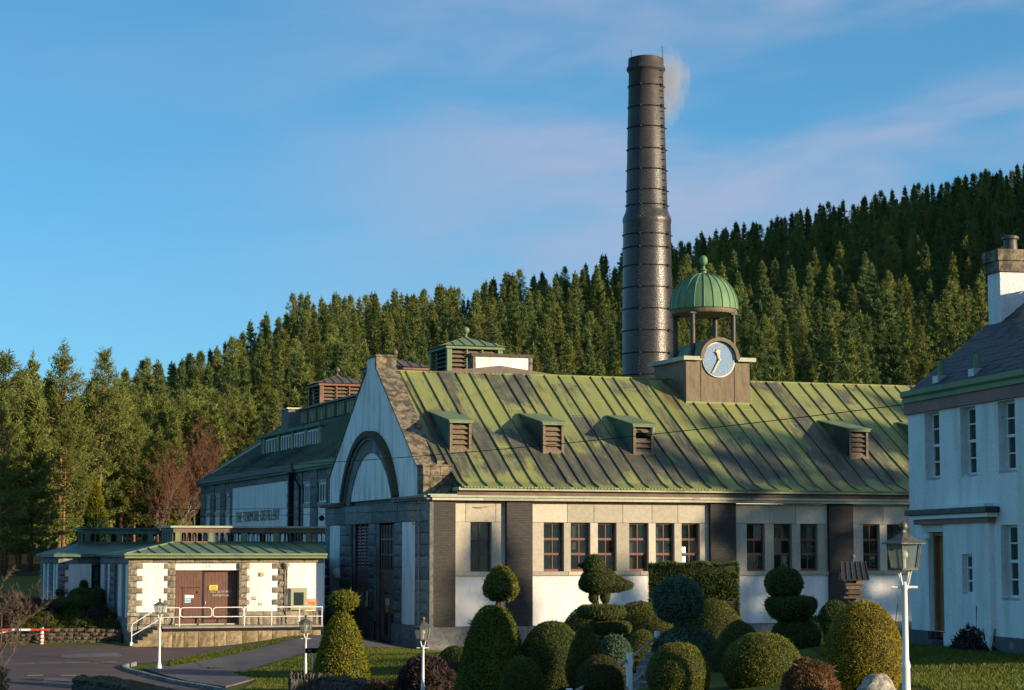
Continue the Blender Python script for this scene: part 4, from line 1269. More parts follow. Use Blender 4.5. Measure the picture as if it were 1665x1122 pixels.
# clerestory along the ridge
cm = MB(); cm.box(36.5, 42.9, 112.5, 144.7, 13.8, 15.0)
cler = cm.build('clerestory', 'copper_brown', still)
MB().prism([(36.25, 15.0), (36.25, 15.12), (39.7, 15.55), (43.1, 15.12), (43.1, 15.0)], 'y', 112.2, 144.95).build('clerestory_roof', 'copper_brown', cler)
yy = 144.3
i = 0
while yy > 113.5:
    fr = MB(); a, b = yy - 2.0, yy
    fr.box(36.40, 36.49, a, a + 0.10, 14.05, 14.92); fr.box(36.40, 36.49, b - 0.10, b, 14.05, 14.92); fr.box(36.40, 36.49, a + 0.1, b - 0.1, 14.86, 14.92)
    w = fr.build('window', 'frame_green', cler)
    for j in range(5):
        y0 = a + 0.1 + (b - a - 0.2) * j / 5; y1 = a + 0.1 + (b - a - 0.2) * (j + 1) / 5
        box('glazing_bar', 'frame_green', w, 36.42, 36.49, y0 - 0.02, y0 + 0.02, 14.05, 14.86)
        MB().add([(36.47, y0, 14.05), (36.47, y1, 14.05), (36.47, y1, 14.86), (36.47, y0, 14.86)], [(0, 1, 2, 3)]).build('pane', 'tree_reflection_glass', w)
    yy -= 2.38
    i += 1
box('end_stack', 'granite_shade', still, 35.9, 37.0, 145.6, 147.6, 13.6, 15.2, 0.03)
box('end_stack_cap', 'granite_dressed', still, 35.8, 37.1, 145.5, 147.7, 15.2, 15.3)
# three louvred vent turrets on the ridge
def vent_turret(yc, body, roofm, post):
    h = 1.68
    zb, ze = 15.3, 16.86
    m = MB()
    xa, xb = BRX - h, BRX + h; ya, yb = yc - h, yc + h
    m.box(xa - 0.05, xb + 0.05, ya - 0.05, yb + 0.05, 15.0, 15.55)
    t = m.build('vent_turret', body, still)
    box('turret_core', 'interior_dark', t, xa + 0.35, xb - 0.35, ya + 0.35, yb - 0.35, 15.55, 16.84)
    for cx in (xa + 0.14, xb - 0.14):
        for cy in (ya + 0.14, yb - 0.14):
            box('corner_post', post, t, cx - 0.14, cx + 0.14, cy - 0.14, cy + 0.14, 15.55, ze)
    for k_ in (1, 2):
        xx = xa + 0.28 + (2 * h - 0.56) * k_ / 3
        box('mullion', post, t, xx - 0.04, xx + 0.04, ya + 0.02, ya + 0.1, 15.55, ze)
    for i in range(5):
        z0 = 15.60 + i * 0.25
        MB().add([(xa + 0.28, ya + 0.06, z0), (xb - 0.28, ya + 0.06, z0), (xb - 0.28, ya + 0.26, z0 + 0.17), (xa + 0.28, ya + 0.26, z0 + 0.17)], [(0, 1, 2, 3)]).build('louvre_slat', 'louvre_wood', t)
        MB().add([(xa + 0.06, ya + 0.28, z0), (xa + 0.06, yb - 0.28, z0), (xa + 0.26, yb - 0.28, z0 + 0.17), (xa + 0.26, ya + 0.28, z0 + 0.17)], [(0, 1, 2, 3)]).build('louvre_slat', 'copper_dark', t)
    box('eaves_board', post, t, xa - 0.10, xb + 0.10, ya - 0.10, yb + 0.10, ze, ze + 0.17)
    # hipped roof, four slopes of sheets
    o = 0.24; za = ze + 0.17; zp = ze + 0.83
    cs = [(xa - o, ya - o), (xb + o, ya - o), (xb + o, yb + o), (xa - o, yb + o)]
    for q in range(4):
        p0, p1 = cs[q], cs[(q + 1) % 4]
        n = 6
        for j in range(n):
            e0 = (p0[0] + (p1[0] - p0[0]) * j / n, p0[1] + (p1[1] - p0[1]) * j / n)
            e1 = (p0[0] + (p1[0] - p0[0]) * (j + 1) / n, p0[1] + (p1[1] - p0[1]) * (j + 1) / n)
            def upto(e, f):
                # up the slope perpendicular to the eaves until the hip
                mx, my = (p0[0] + p1[0]) / 2, (p0[1] + p1[1]) / 2
                s = 1 - abs(f - 0.5) * 2
                dx, dy = BRX - mx, yc - my
                return (e[0] + dx * s, e[1] + dy * s, za + (zp - za) * s)
            a_ = upto(e0, j / n); b_ = upto(e1, (j + 1) / n)
            sh = MB().add([(e0[0], e0[1], za), (e1[0], e1[1], za), b_, a_], [(0, 1, 2, 3)])
            if 0 < j:
                sh.tube([(e0[0], e0[1], za + 0.02), (a_[0], a_[1], a_[2] + 0.02)], 0.04, 4)
            sh.build('roof_sheet', roofm, t)
    m = MB()
    m.lathe((BRX, yc, zp - 0.05), [(0.16, 0.0), (0.10, 0.12), (0.06, 0.2), (0.06, 0.32)], 12)
    m.sphere((BRX, yc, zp + 0.42), 0.21, 16, 10)
    m.build('ball_finial', roofm, t, True)
vent_turret(118.2, 'copper_green', 'copper_green', 'copper_green')
vent_turret(132.6, 'copper_red', 'copper_brown', 'copper_red')
vent_turret(146.7, 'copper_red', 'copper_brown', 'copper_red')
# white panelled stack behind the hall ridge
m = MB(); m.box(38.36, 41.88, 113.0, 113.9, 13.0, 16.1)
stk = m.build('panel_stack', 'coping_stone', still)
box('stack_cap', 'wall_moss', stk, 38.26, 41.98, 112.9, 114.0, 16.1, 16.28)
box('stack_jamb', 'coping_stone', stk, 38.36, 38.52, 112.93, 113.0, 13.2, 16.1)
box('stack_jamb', 'coping_stone', stk, 41.70, 41.88, 112.93, 113.0, 13.2, 16.1)
box('render_panel', 'render_gable', stk, 38.53, 41.69, 112.985, 113.0, 13.2, 16.09)

# ------------------------------------------------------------------ factory chimney
CHX, CHY = 51.12, 118.0
chim = thing('factory_chimney', (CHX, CHY, 2.8), 'tall tapering chimney of glazed black brick with iron hoops', 'chimney')
zb = 2.8
def rad(z):
    if z < 25.1: return 1.66 + (1.435 - 1.66) * (z - zb) / (25.1 - zb)
    return 1.26 + (1.04 - 1.26) * (z - 25.6) / (34.3 - 25.6)
prof = [(rad(zb) + 0.0, zb)] + [(rad(z), z) for z in np.linspace(6, 24.9, 8)] + [(1.46, 25.0), (1.475, 25.15), (1.44, 25.3), (1.31, 25.62)] + [(rad(z), z) for z in np.linspace(25.8, 34.15, 5)] + [(1.10, 34.25), (1.18, 34.36), (1.16, 34.5), (1.08, 34.62), (1.07, 35.05), (0.88, 35.12), (0.8, 34.0)]
MB().lathe((CHX, CHY, 0), prof, 64, cap=False).build('brick_shaft', 'chimney_brick', chim, True)
hz = [33.3, 32.0, 30.75, 29.4, 28.15, 26.9, 26.0, 24.2, 23.4, 22.3, 21.0, 19.7, 18.4, 17.05, 15.75, 14.4, 13, 11.6, 10.2, 8.8, 7.4, 6]
for z in hz:
    r = rad(z) + 0.012
    m = MB().lathe((CHX, CHY, z), [(r, -0.035), (r + 0.014, -0.035), (r + 0.014, 0.035), (r, 0.035)], 48)
    h_ = m.build('iron_hoop', 'black_iron', chim, True)
    for a in (-130, -100, -75, -58, -25, 10, 170, 205):
        t = R(a)
        c = (CHX + (r + 0.05) * math.cos(t), CHY + (r + 0.05) * math.sin(t))
        big = a in (-58, -130)
        s_ = 0.07 if big else 0.03
        box('hoop_clamp', 'black_iron', h_, c[0] - s_, c[0] + s_, c[1] - s_, c[1] + s_, z - s_, z + s_)
m = MB()
t = R(-58)
for z in np.arange(25.8, 34.2, 0.42):
    r = rad(z) + 0.09
    m.tube([(CHX + (r - 0.1) * math.cos(t + 0.1), CHY + (r - 0.1) * math.sin(t + 0.1), z), (CHX + r * math.cos(t + 0.1), CHY + r * math.sin(t + 0.1), z), (CHX + r * math.cos(t - 0.1), CHY + r * math.sin(t - 0.1), z), (CHX + (r - 0.1) * math.cos(t - 0.1), CHY + (r - 0.1) * math.sin(t - 0.1), z)], 0.02, 4)
m.build('climbing_irons', 'black_iron', chim)
MB().cyl((CHX + 0.75, CHY - 0.75, 34.9), (CHX + 0.75, CHY - 0.75, 35.75), 0.018, n=5).build('lightning_rod', 'black_iron', chim)
MB().cyl((CHX - 1.05, CHY - 0.3, 34.5), (CHX - 1.1, CHY - 0.3, 35.5), 0.015, n=5).build('lightning_rod', 'black_iron', chim)
# drifting plume
sm = MB().sphere((0, 0, 0), 1.0, 20, 14, 1.0)
plume = sm.build('smoke', 'smoke', None, True)
plume.location = (CHX + 1.75, CHY + 0.6, 33.85)
plume.scale = (1.5, 1.4, 2.9)
plume.rotation_euler = (0, R(-8), 0)
tag(plume, 'thin grey pink plume drifting beside the chimney top', 'smoke', kind='stuff')

# ------------------------------------------------------------------ low duty free warehouse
WX0, WX1, WY = 16.25, 25.04, 94.5
ware = thing('warehouse', (WX0, WY, 1.1), 'low sunlit stone and white warehouse with brown double doors and green roof', 'building')
def endx(y): return 25.02 + (y - 94.5) * 0.262
# front wall: quoins, panels, door, plinth
course_row('frieze_stone', 'granite_rough', ware, 'y', WX0 - 0.02, WX1, 4.72, 4.98, WY - 0.02, 9, 0.07)
course_row('plinth_stone', 'granite_rough', ware, 'y', WX0 - 0.04, 18.30, 2.05, 2.58, WY - 0.05, 4, 0.09)
course_row('plinth_stone', 'granite_rough', ware, 'y', WX0 - 0.04, 18.30, 1.0, 2.05, WY - 0.05, 4, 0.09)
course_row('plinth_stone', 'granite_rough', ware, 'y', 21.15, WX1, 1.3, 2.58, WY - 0.05, 7, 0.09)
core = MB()
core.prism([(WX0 + 0.06, 94.62), (18.3, 94.62), (18.3, 102.3), (WX0 + 0.06, 102.3)], 'z', 0.9, 4.98)
core.prism([(21.15, 94.62), (25.0, 94.62), (endx(102.3) - 0.02, 102.3), (21.15, 102.3)], 'z', 0.9, 4.98)
core.prism([(18.3, 96.0), (21.15, 96.0), (21.15, 102.3), (18.3, 102.3)], 'z', 0.9, 4.98)
core.build('wall_core', 'granite_rough', ware)
def quoins(x0, x1, ext_l, ext_r, n, front, parent, z0=2.58, z1=4.72, mat='granite_rough', phase=0):
    h = (z1 - z0) / n
    for i in range(n):
        e = (i + phase) % 2
        block('quoin_stone', mat, parent, 'y', x0 - (ext_l if e else 0), x1 + (ext_r if e else 0), z0 + h * i, z0 + h * (i + 1), front - 0.02, 0.07)
quoins(16.23, 16.62, 0, 0.26, 8, WY, ware)
quoins(17.98, 18.32, 0.16, 0, 8, WY, ware)
quoins(21.14, 21.52, 0, 0.12, 8, WY, ware)
quoins(22.92, 23.2, 0.26, 0, 8, WY, ware)
for a, b in ((16.62, 17.98), (21.52, 22.92)):
    box('render_panel', 'render_white', ware, a, b, WY + 0.005, WY + 0.12, 2.58, 4.72)
box('render_panel', 'render_white', ware, 23.2, 25.02, WY + 0.005, WY + 0.12, 2.58, 4.72)
box('door_lintel', 'render_white', ware, 18.32, 21.14, WY + 0.10, WY + 0.4, 4.40, 4.72)
text('door_number', '13', 0.22, (19.76, WY + 0.095, 4.56), (PI / 2, 0, 0), 'granite_dressed', ware, 0.004)
door = box('door_frame', 'interior_dark', ware, 18.32, 21.14, WY + 0.55, WY + 0.6, 1.98, 4.4)
def leaf(x0, x1, yf):
    n = 9
    lf = box('door_leaf', 'door_brown', door, x0, x1, yf + 0.03, yf + 0.06, 2.05, 4.36)
    w = (x1 - x0) / n
    for i in range(n):
        box('plank', 'door_brown', lf, x0 + w * i + 0.004, x0 + w * (i + 1) - 0.004, yf, yf + 0.03, 2.10, 4.34)
    return lf
l1 = leaf(18.36, 19.52, WY + 0.16)
l2 = leaf(19.66, 21.12, WY + 0.38)
box('door_post', 'interior_dark', door, 19.52, 19.66, WY + 0.30, WY + 0.5, 2.0, 4.38)
box('door_sill', 'granite_dressed', door, 18.34, 21.12, WY + 0.1, WY + 0.4, 1.99, 2.06)
wk = MB()
yk = WY + 0.155
wk.box(18.62, 19.42, yk - 0.012, yk, 3.62, 3.645); wk.box(18.67, 18.685, yk - 0.006, yk, 2.15, 3.62)
wk.box(18.60, 18.66, yk - 0.02, yk, 3.6, 3.66); wk.box(19.30, 19.34, yk - 0.03, yk, 3.38, 3.48); wk.box(18.65, 19.35, yk - 0.005, yk, 2.28, 2.30)
wk.build('wicket_strip', 'interior_dark', l1)
nb = box('notice', 'frame_white', l1, 18.76, 19.02, yk - 0.012, yk - 0.001, 2.98, 3.32)
box('notice_print', 'sign_blue', nb, 18.77, 19.01, yk - 0.016, yk - 0.0125, 3.12, 3.18)
box('notice_print', 'sign_blue', nb, 18.77, 19.01, yk - 0.016, yk - 0.0125, 3.02, 3.09)
box('notice', 'frame_white', l1, 19.03, 19.16, yk - 0.012, yk - 0.001, 3.18, 3.31)
yk2 = WY + 0.375
ns = box('warning_sign', 'sign_yellow', l2, 19.90, 20.27, yk2 - 0.012, yk2 - 0.001, 3.52, 3.74)
for zz_, xa_, xb_ in ((3.665, 19.98, 20.19), (3.575, 19.95, 20.22)):
    box('worn_print', 'door_brown', ns, xa_, xb_, yk2 - 0.015, yk2 - 0.0125, zz_ - 0.02, zz_ + 0.02)
text('door_lettering', 'No.1 DUTY FREE', 0.135, (20.42, yk2 - 0.006, 3.44), (PI / 2, 0, 0), 'pale_letter', l2, 0.003, 0.95)
text('door_lettering', 'WAREHOUSE', 0.135, (20.42, yk2 - 0.006, 3.28), (PI / 2, 0, 0), 'pale_letter', l2, 0.003, 0.95)
box('door_handle', 'granite_dressed', l2, 19.70, 19.74, yk2 - 0.04, yk2 - 0.001, 2.9, 3.02)
# fittings on the right
box('alarm_box', 'plank_tan', ware, 22.08, 22.26, WY - 0.06, WY + 0.004, 4.13, 4.30)
sg = box('hazard_sign', 'frame_white', ware, 21.62, 21.92, WY - 0.012, WY + 0.004, 3.06, 3.34)
box('sign_stripe', 'sign_yellow', sg, 21.74, 21.92, WY - 0.02, WY - 0.0125, 3.22, 3.28)
box('sign_stripe', 'sign_blue', sg, 21.66, 21.92, WY - 0.02, WY - 0.0125, 3.15, 3.21)
box('sign_stripe', 'sign_red', sg, 21.72, 21.92, WY - 0.02, WY - 0.0125, 3.08, 3.14)
box('air_brick', 'granite_dressed', ware, 22.05, 22.22, WY - 0.02, WY + 0.004, 2.84, 2.96)
hp_ = MB(); hp_.lathe((23.28, WY - 0.12, 4.45), [(0.07, 0.0), (0.09, 0.08), (0.15, 0.14), (0.16, 0.26)], 10); hp_.build('hopper', 'olive_paint', ware, True)
MB().cyl((23.28, WY - 0.1, 2.05), (23.28, WY - 0.1, 4.47), 0.05, n=8).build('downpipe', 'coping_stone', ware, True)
nc = box('notice_case', 'olive_paint', ware, 23.42, 24.22, WY - 0.17, WY + 0.004, 2.62, 3.60, 0.015)
box('case_door', 'olive_paint', nc, 23.46, 24.18, WY - 0.20, WY - 0.171, 2.67, 3.55, 0.01)
box('case_paper', 'frame_white', nc, 23.62, 24.04, WY - 0.212, WY - 0.201, 3.02, 3.40)
box('case_board', 'copper_brown', nc, 23.62, 24.04, WY - 0.212, WY - 0.201, 2.85, 3.015)
box('case_glass', 'sash_glass', nc, 23.61, 24.05, WY - 0.22, WY - 0.214, 2.84, 3.41)
pb = box('plank_sign', 'plank_tan', ware, 24.24, 24.66, WY - 0.10, WY + 0.004, 2.66, 3.12, 0.008)
box('faded_lettering', 'red_gloss', pb, 24.30, 24.58, WY - 0.104, WY - 0.101, 2.93, 2.97)
box('faded_lettering', 'copper_red', pb, 24.28, 24.60, WY - 0.104, WY - 0.101, 2.87, 2.90)
# side wall: white strips, narrow windows, granite piers
def side_wall(x, segs, z0, z1, parent):
    for kind, ya, yb in segs:
        if kind == 'w':
            box('render_strip', 'render_white', parent, x, x + 0.25, ya, yb, z0, z1)
        elif kind == 'g':
            courses('granite_block', 'granite_shade', parent, 'x', ya, yb, z0, z1, x - 0.03, 7, 0.06)
        else:
            fr = MB()
            a, b = min(ya, yb), max(ya, yb)
            fr.box(x + 0.10, x + 0.16, a, a + 0.08, z0, z1); fr.box(x + 0.10, x + 0.16, b - 0.08, b, z0, z1); fr.box(x + 0.10, x + 0.16, a + 0.08, b - 0.08, (z0 + z1) / 2 - 0.05, (z0 + z1) / 2 + 0.05)
            w = fr.build('window', 'frame_green', parent)
            MB().add([(x + 0.13, a, z0), (x + 0.13, b, z0), (x + 0.13, b, z1), (x + 0.13, a, z1)], [(0, 1, 2, 3)]).build('pane', 'sash_glass', w)
side_wall(WX0, [('w', 94.58, 95.25), ('x', 95.28, 96.35), ('w', 96.4, 97.2), ('x', 97.25, 98.0), ('g', 98.02, 99.35), ('w', 99.4, 100.05), ('x', 100.1, 101.15), ('w', 101.2, 102.2)], 2.35, 4.66, ware)
course_row('frieze_stone', 'granite_shade', ware, 'x', 94.52, 102.3, 4.67, 4.98, WX0 - 0.02, 5, 0.05)
course_row('plinth_stone', 'granite_shade', ware, 'x', 94.46, 102.3, 0.9, 2.34, WX0 - 0.05, 4, 0.07)
# rear wing, one step further left
VX0, VY = 14.30, 102.4
wc = MB(); wc.prism([(VX0 + 0.12, VY + 0.1), (endx(VY) - 0.05, VY + 0.1), (endx(108.3) - 0.05, 108.3), (VX0 + 0.12, 108.3)], 'z', 0.9, 4.98)
wc.build('wing_core', 'granite_shade', ware)
side_wall(VX0, [('w', 102.5, 102.95), ('x', 103.0, 103.45), ('w', 103.5, 103.9), ('g', 103.95, 105.2), ('x', 105.22, 105.5), ('w', 105.5, 106.0), ('x', 106.05, 106.9), ('w', 106.95, 107.5), ('g', 107.5, 108.3)], 2.9, 4.66, ware)
course_row('frieze_stone', 'granite_shade', ware, 'x', 102.4, 108.3, 4.67, 4.98, VX0 - 0.02, 4, 0.05)
course_row('plinth_stone', 'granite_shade', ware, 'x', 102.3, 108.4, 1.6, 2.89, VX0 - 0.05, 4, 0.07)
quoins(VX0, VX0 + 0.34, 0, 0.16, 8, VY, ware, 2.4, 4.66, 'granite_shade')
box('render_panel', 'render_white', ware, VX0 + 0.34, 15.86, VY + 0.005, VY + 0.12, 2.4, 4.66)
course_row('frieze_stone', 'granite_shade', ware, 'y', VX0, 16.3, 4.67, 4.98, VY - 0.02, 2, 0.05)
course_row('plinth_stone', 'granite_shade', ware, 'y', VX0, 16.3, 1.6, 2.39, VY - 0.04, 2, 0.06)
fr = MB(); fr.box(15.88, 15.96, VY + 0.02, VY + 0.1, 2.4, 4.6); fr.box(16.2, 16.28, VY + 0.02, VY + 0.1, 2.4, 4.6)
for z in (2.4, 3.08, 3.8, 4.54): fr.box(15.96, 16.2, VY + 0.02, VY + 0.1, z, z + 0.06)
w = fr.build('window', 'black_iron', ware)
for z in (2.46, 3.14, 3.86):
    MB().add([(15.94, VY + 0.06, z), (16.22, VY + 0.06, z), (16.22, VY + 0.06, z + 0.66), (15.94, VY + 0.06, z + 0.66)], [(0, 1, 2, 3)]).build('pane', 'sash_glass', w)
# eaves mouldings
def eaves(x0, x1, y0, y1, side_x=None, mat='copper_green'):
    pass
m = MB()
m.box(16.05, 25.05, 94.12, 94.5, 4.985, 5.05); m.box(16.05, 16.25, 94.5, 102.35, 4.985, 5.05)
m.build('eaves_board', 'copper_brown', ware)
m = MB()
m.box(15.98, 25.08, 94.04, 94.14, 5.05, 5.14); m.box(15.98, 16.08, 94.14, 102.3, 5.05, 5.14)
m.build('gutter', 'copper_green', ware)
m = MB()
m.box(16.0, 25.06, 94.08, 94.2, 4.93, 5.0)
m.build('gutter_moulding', 'copper_green', ware)
m = MB()
m.box(14.05, 16.0, 102.05, 102.4, 4.985, 5.12); m.box(14.05, 14.3, 102.4, 108.5, 4.985, 5.12)
m.build('wing_gutter', 'copper_dark', ware)
# roof sheets of the front slope up to the lantern
LX0, LY0, LZ0_ = 18.93, 98.5, 5.62
EZ2 = 5.10
wroof = MB()
wroof.prism([(16.05, 94.1), (25.0, 94.1), (endx(98.5), 98.5), (endx(102.3), 102.3), (16.05, 102.3)], 'z', 5.06, 5.085)
wroof = wroof.build('roof', 'copper_dark', ware)
n = 14
def front_pt(x, v):
    """v 0 eaves .. 1 lantern foot; hip on the left"""
    return (x, 94.1 + 4.4 * v, EZ2 + (LZ0_ - EZ2) * v)
x = 16.05
cuts = [16.05, 16.75, 17.4, 18.05, 18.7, 19.35, 20.0, 20.66, 21.3, 21.95, 22.6, 23.26, 23.9, 24.5, 25.03]
for i in range(len(cuts) - 1):
    a, b = cuts[i], cuts[i + 1]
    va = min(1, (a - 16.05) / 2.88); vb = min(1, (b - 16.05) / 2.88)
    mm = MB()
    last = i == len(cuts) - 2
    pb_ = front_pt(b, vb); pa_ = front_pt(a, va)
    if last: pb_ = (endx(98.5), 98.5, LZ0_)
    pts = [front_pt(a, 0), front_pt(b, 0), pb_, pa_]
    if va < 1 and vb >= 1:
        pts = [front_pt(a, 0), front_pt(b, 0), front_pt(b, 1), front_pt(LX0, 1), pa_]
    mm.add([(p[0], p[1], p[2] + 0.02) for p in pts], [tuple(range(len(pts)))])
    if i:
        mm.add([(a - 0.02, 94.1, EZ2 + 0.02), (a + 0.02, 94.1, EZ2 + 0.02), (a + 0.02, pa_[1], pa_[2] + 0.02), (a - 0.02, pa_[1], pa_[2] + 0.02),
                (a - 0.02, 94.08, EZ2 + 0.065), (a + 0.02, 94.08, EZ2 + 0.065), (a + 0.02, pa_[1], pa_[2] + 0.065), (a - 0.02, pa_[1], pa_[2] + 0.065)], [(4, 5, 6, 7), (0, 4, 7, 3), (1, 2, 6, 5), (0, 1, 5, 4)])
    mm.build('copper_sheet', 'copper_green', wroof)
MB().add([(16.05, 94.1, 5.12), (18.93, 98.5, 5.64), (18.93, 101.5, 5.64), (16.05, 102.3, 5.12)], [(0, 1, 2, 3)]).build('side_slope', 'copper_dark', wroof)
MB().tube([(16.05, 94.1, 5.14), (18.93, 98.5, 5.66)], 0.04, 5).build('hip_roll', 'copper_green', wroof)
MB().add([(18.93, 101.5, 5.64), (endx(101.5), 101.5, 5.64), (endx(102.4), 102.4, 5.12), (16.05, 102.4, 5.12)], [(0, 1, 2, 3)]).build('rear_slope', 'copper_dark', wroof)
vroof = MB()
vroof.add([(14.05, 102.1, 5.13), (endx(102.1), 102.1, 5.13), (endx(105.9), 105.9, 5.66), (15.9, 105.9, 5.66)], [(0, 1, 2, 3)])
vroof.add([(14.05, 102.1, 5.13), (15.9, 105.9, 5.66), (15.9, 107.5, 5.66), (14.05, 108.5, 5.13)], [(0, 1, 2, 3)])
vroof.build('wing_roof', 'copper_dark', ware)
# glazed roof lanterns: posts, arched lights
def lantern(x0, y0, x1, y1, z0, z1, mat, postmat, pw, first):
    rx = lambda y: x1 + (y - y0) * 0.262
    m = MB()
    m.prism([(x0 - 0.15, y0 - 0.18), (rx(y0) + 0.0, y0 - 0.18), (rx(y1) + 0.0, y1 + 0.15), (x0 - 0.15, y1 + 0.15)], 'z', z1, z1 + 0.09)
    lan = m.build('roof_lantern', 'copper_ledge' if first else 'copper_dark', ware)
    for yy in (y0, y1):
        X1 = rx(yy) - 0.02
        box('lantern_sill', mat, lan, x0, X1, yy - 0.05, yy + 0.05, z0 - 0.12, z0 + 0.06)
        box('lantern_head', mat, lan, x0, X1, yy - 0.06, yy + 0.06, z1 - 0.22, z1)
        x = x0 + 0.10
        while x < X1 - 0.3:
            box('lantern_post', postmat, lan, x, min(x + 0.24, X1), yy - 0.045, yy + 0.045, z0 + 0.06, z1 - 0.22)
            bay = 1.30
            xs_ = x + 0.24
            n = 5
            step = (bay - 0.06) / n
            for j in range(n):
                a = xs_ + 0.03 + step * j; b = min(a + step, X1)
                if a + 0.1 > X1: break
                # spandrel with a round head, narrow mullion
                mm = MB()
                zc = z1 - 0.22 - step * 0.42
                N = 6
                pts = [(a, z1 - 0.22), (b, z1 - 0.22), (b, zc)] + [((a + b) / 2 + step * 0.42 * math.cos(PI * q / N), zc + step * 0.42 * math.sin(PI * q / N)) for q in range(N + 1)] + [(a, zc)]
                mm.prism(pts, 'y', yy - 0.03, yy + 0.03)
                mm.box(a - 0.02, a + 0.02, yy - 0.035, yy + 0.035, z0 + 0.06, z1 - 0.3)
                mm.build('arched_light', mat, lan)
            x += bay + 0.24
    X1 = rx(y0)
    box('lantern_end', 'frame_green', lan, x0 - 0.02, x0 + 0.04, y0 + 0.05, y1 - 0.05, z0 - 0.1, z1)
    for j in range(7):
        yy = y0 + 0.2 + (y1 - y0 - 0.4) * j / 6
        box('lantern_bar', mat, lan, x0 - 0.04, x0 - 0.021, yy - 0.02, yy + 0.02, z0, z1 - 0.1)
    return lan
lantern(18.95, 98.55, endx(98.5) + 0.08, 101.4, 5.64, 6.32, 'fascia_brown', 'copper_green', 0.24, True)
lantern(15.95, 105.95, 19.6, 107.6, 5.66, 6.32, 'copper_dark', 'copper_dark', 0.24, False)

# loading dock with steps and white rail
DKY = 92.9
dock = thing('loading_dock', (16.2, DKY, 1.1), 'raised stone loading dock with steps in front of the brown warehouse doors', 'dock')
box('deck', 'concrete', dock, 17.45, 24.57, DKY - 0.08, WY - 0.02, 1.92, 2.0)
box('deck_edge', 'black_iron', dock, 17.5, 24.57, DKY - 0.04, DKY + 0.1, 1.80, 1.918)
dc = MB(); dc.box(17.5, 24.5, DKY + 0.12, WY - 0.1, 0.6, 1.9); dc.build('dock_core', 'dock_stone', dock)
x = 17.42
while x < 24.4:
    w = random.choice([0.55, 0.62, 0.7, 0.5])
    block('dock_stone', 'dock_stone', dock, 'y', x, min(x + w, 24.5), 0.9, 1.80, DKY + 0.05, 0.09)
    x += w
for i in range(6):
    xs_ = 16.2 + 0.21 * i
    z1 = 1.15 + 0.14 * (i + 1)
    box('step', 'dock_stone', dock, xs_, 17.44, DKY + 0.02 * i * 0, DKY + 1.1, z1 - 0.14, z1, 0.012)
rail = thing('dock_handrail', (16.16, 92.98, 1.2), 'white tubular handrail along the loading dock and its steps', 'railing')
RY_ = 92.98
r_ = 0.023
for xx in (18.21, 22.28, 23.53, 24.55):
    MB().cyl((xx, RY_, 1.98), (xx, RY_, 2.80), r_, n=8).build('rail_post', 'white_paint', rail, True)
MB().tube([(16.16, RY_, 1.22), (16.16, RY_, 2.02), (16.19, RY_, 2.12), (16.28, RY_, 2.19), (17.3, RY_, 2.80), (18.21, RY_, 2.80)], r_, 8).build('top_rail', 'white_paint', rail, True)
MB().tube([(16.16, RY_, 1.62), (17.5, RY_, 2.40), (18.21, RY_, 2.40)], r_ * 0.8, 8).build('mid_rail', 'white_paint', rail, True)
box('post_foot', 'white_paint', rail, 16.10, 16.22, RY_ - 0.06, RY_ + 0.06, 1.2, 1.34)
for (a, b) in ((18.25, 19.62), (19.68, 21.03)):
    pts = []
    rr = 0.13
    for cx, cz, t0 in ((b - rr, 2.80 - rr, 0), (a + rr, 2.80 - rr, 90), (a + rr, 2.40 + rr * 0.6, 180), (b - rr, 2.40 + rr * 0.6, 270)):
        for q in range(5):
            t = R(t0 + 90 * q / 4)
            pts.append((cx + rr * math.cos(t), RY_, cz + rr * math.sin(t) * (0.6 if t0 >= 180 else 1)))
    MB().tube(pts, r_ * 0.9, 8, True).build('gate_loop', 'white_paint', rail, True)
MB().cyl((21.06, RY_, 1.98), (21.06, RY_, 2.82), r_ * 1.2, n=8).build('rail_post', 'white_paint', rail, True)
MB().tube([(21.06, RY_, 2.80), (24.58, RY_, 2.79)], r_, 8).build('top_rail', 'white_paint', rail, True)
MB().tube([(21.06, RY_, 2.40), (24.58, RY_, 2.38)], r_ * 0.8, 8).build('mid_rail', 'white_paint', rail, True)

# ------------------------------------------------------------------ white house on the right (local axes: x towards the camera along the wall, y inwards)
HP = Vector((24.58, 42.17, 3.05))
hang = math.atan2(-0.99137, -0.1290)
house = thing('white_house', HP, 'two storey white harled house with slate roof, sash windows and small porch', 'house', None, hang)
Z = lambda z: z - 3.05
def wall_holes(name, mat, parent, s0, s1, z0, z1, holes, y, depth):
    us = sorted(set([s0, s1] + [h[0] for h in holes] + [h[1] for h in holes]))
    vs = sorted(set([z0, z1] + [h[2] for h in holes] + [h[3] for h in holes]))
    m = MB()
    for i in range(len(us) - 1):
        for j in range(len(vs) - 1):
            cu, cv = (us[i] + us[i + 1]) / 2, (vs[j] + vs[j + 1]) / 2
            if any(h[0] < cu < h[1] and h[2] < cv < h[3] for h in holes): continue
            m.add([(us[i], y, vs[j]), (us[i + 1], y, vs[j]), (us[i + 1], y, vs[j + 1]), (us[i], y, vs[j + 1])], [(0, 1, 2, 3)])
    for a, b, c, d in holes:
        m.add([(a, y, c), (a, y, d), (a, y + depth, d), (a, y + depth, c)], [(0, 1, 2, 3)])
        m.add([(b, y, c), (b, y, d), (b, y + depth, d), (b, y + depth, c)], [(3, 2, 1, 0)])
        m.add([(a, y, d), (b, y, d), (b, y + depth, d), (a, y + depth, d)], [(0, 1, 2, 3)])
        m.add([(a, y, c), (b, y, c), (b, y + depth, c), (a, y + depth, c)], [(3, 2, 1, 0)])
    return m.build(name, mat, parent)
HL = 7.6
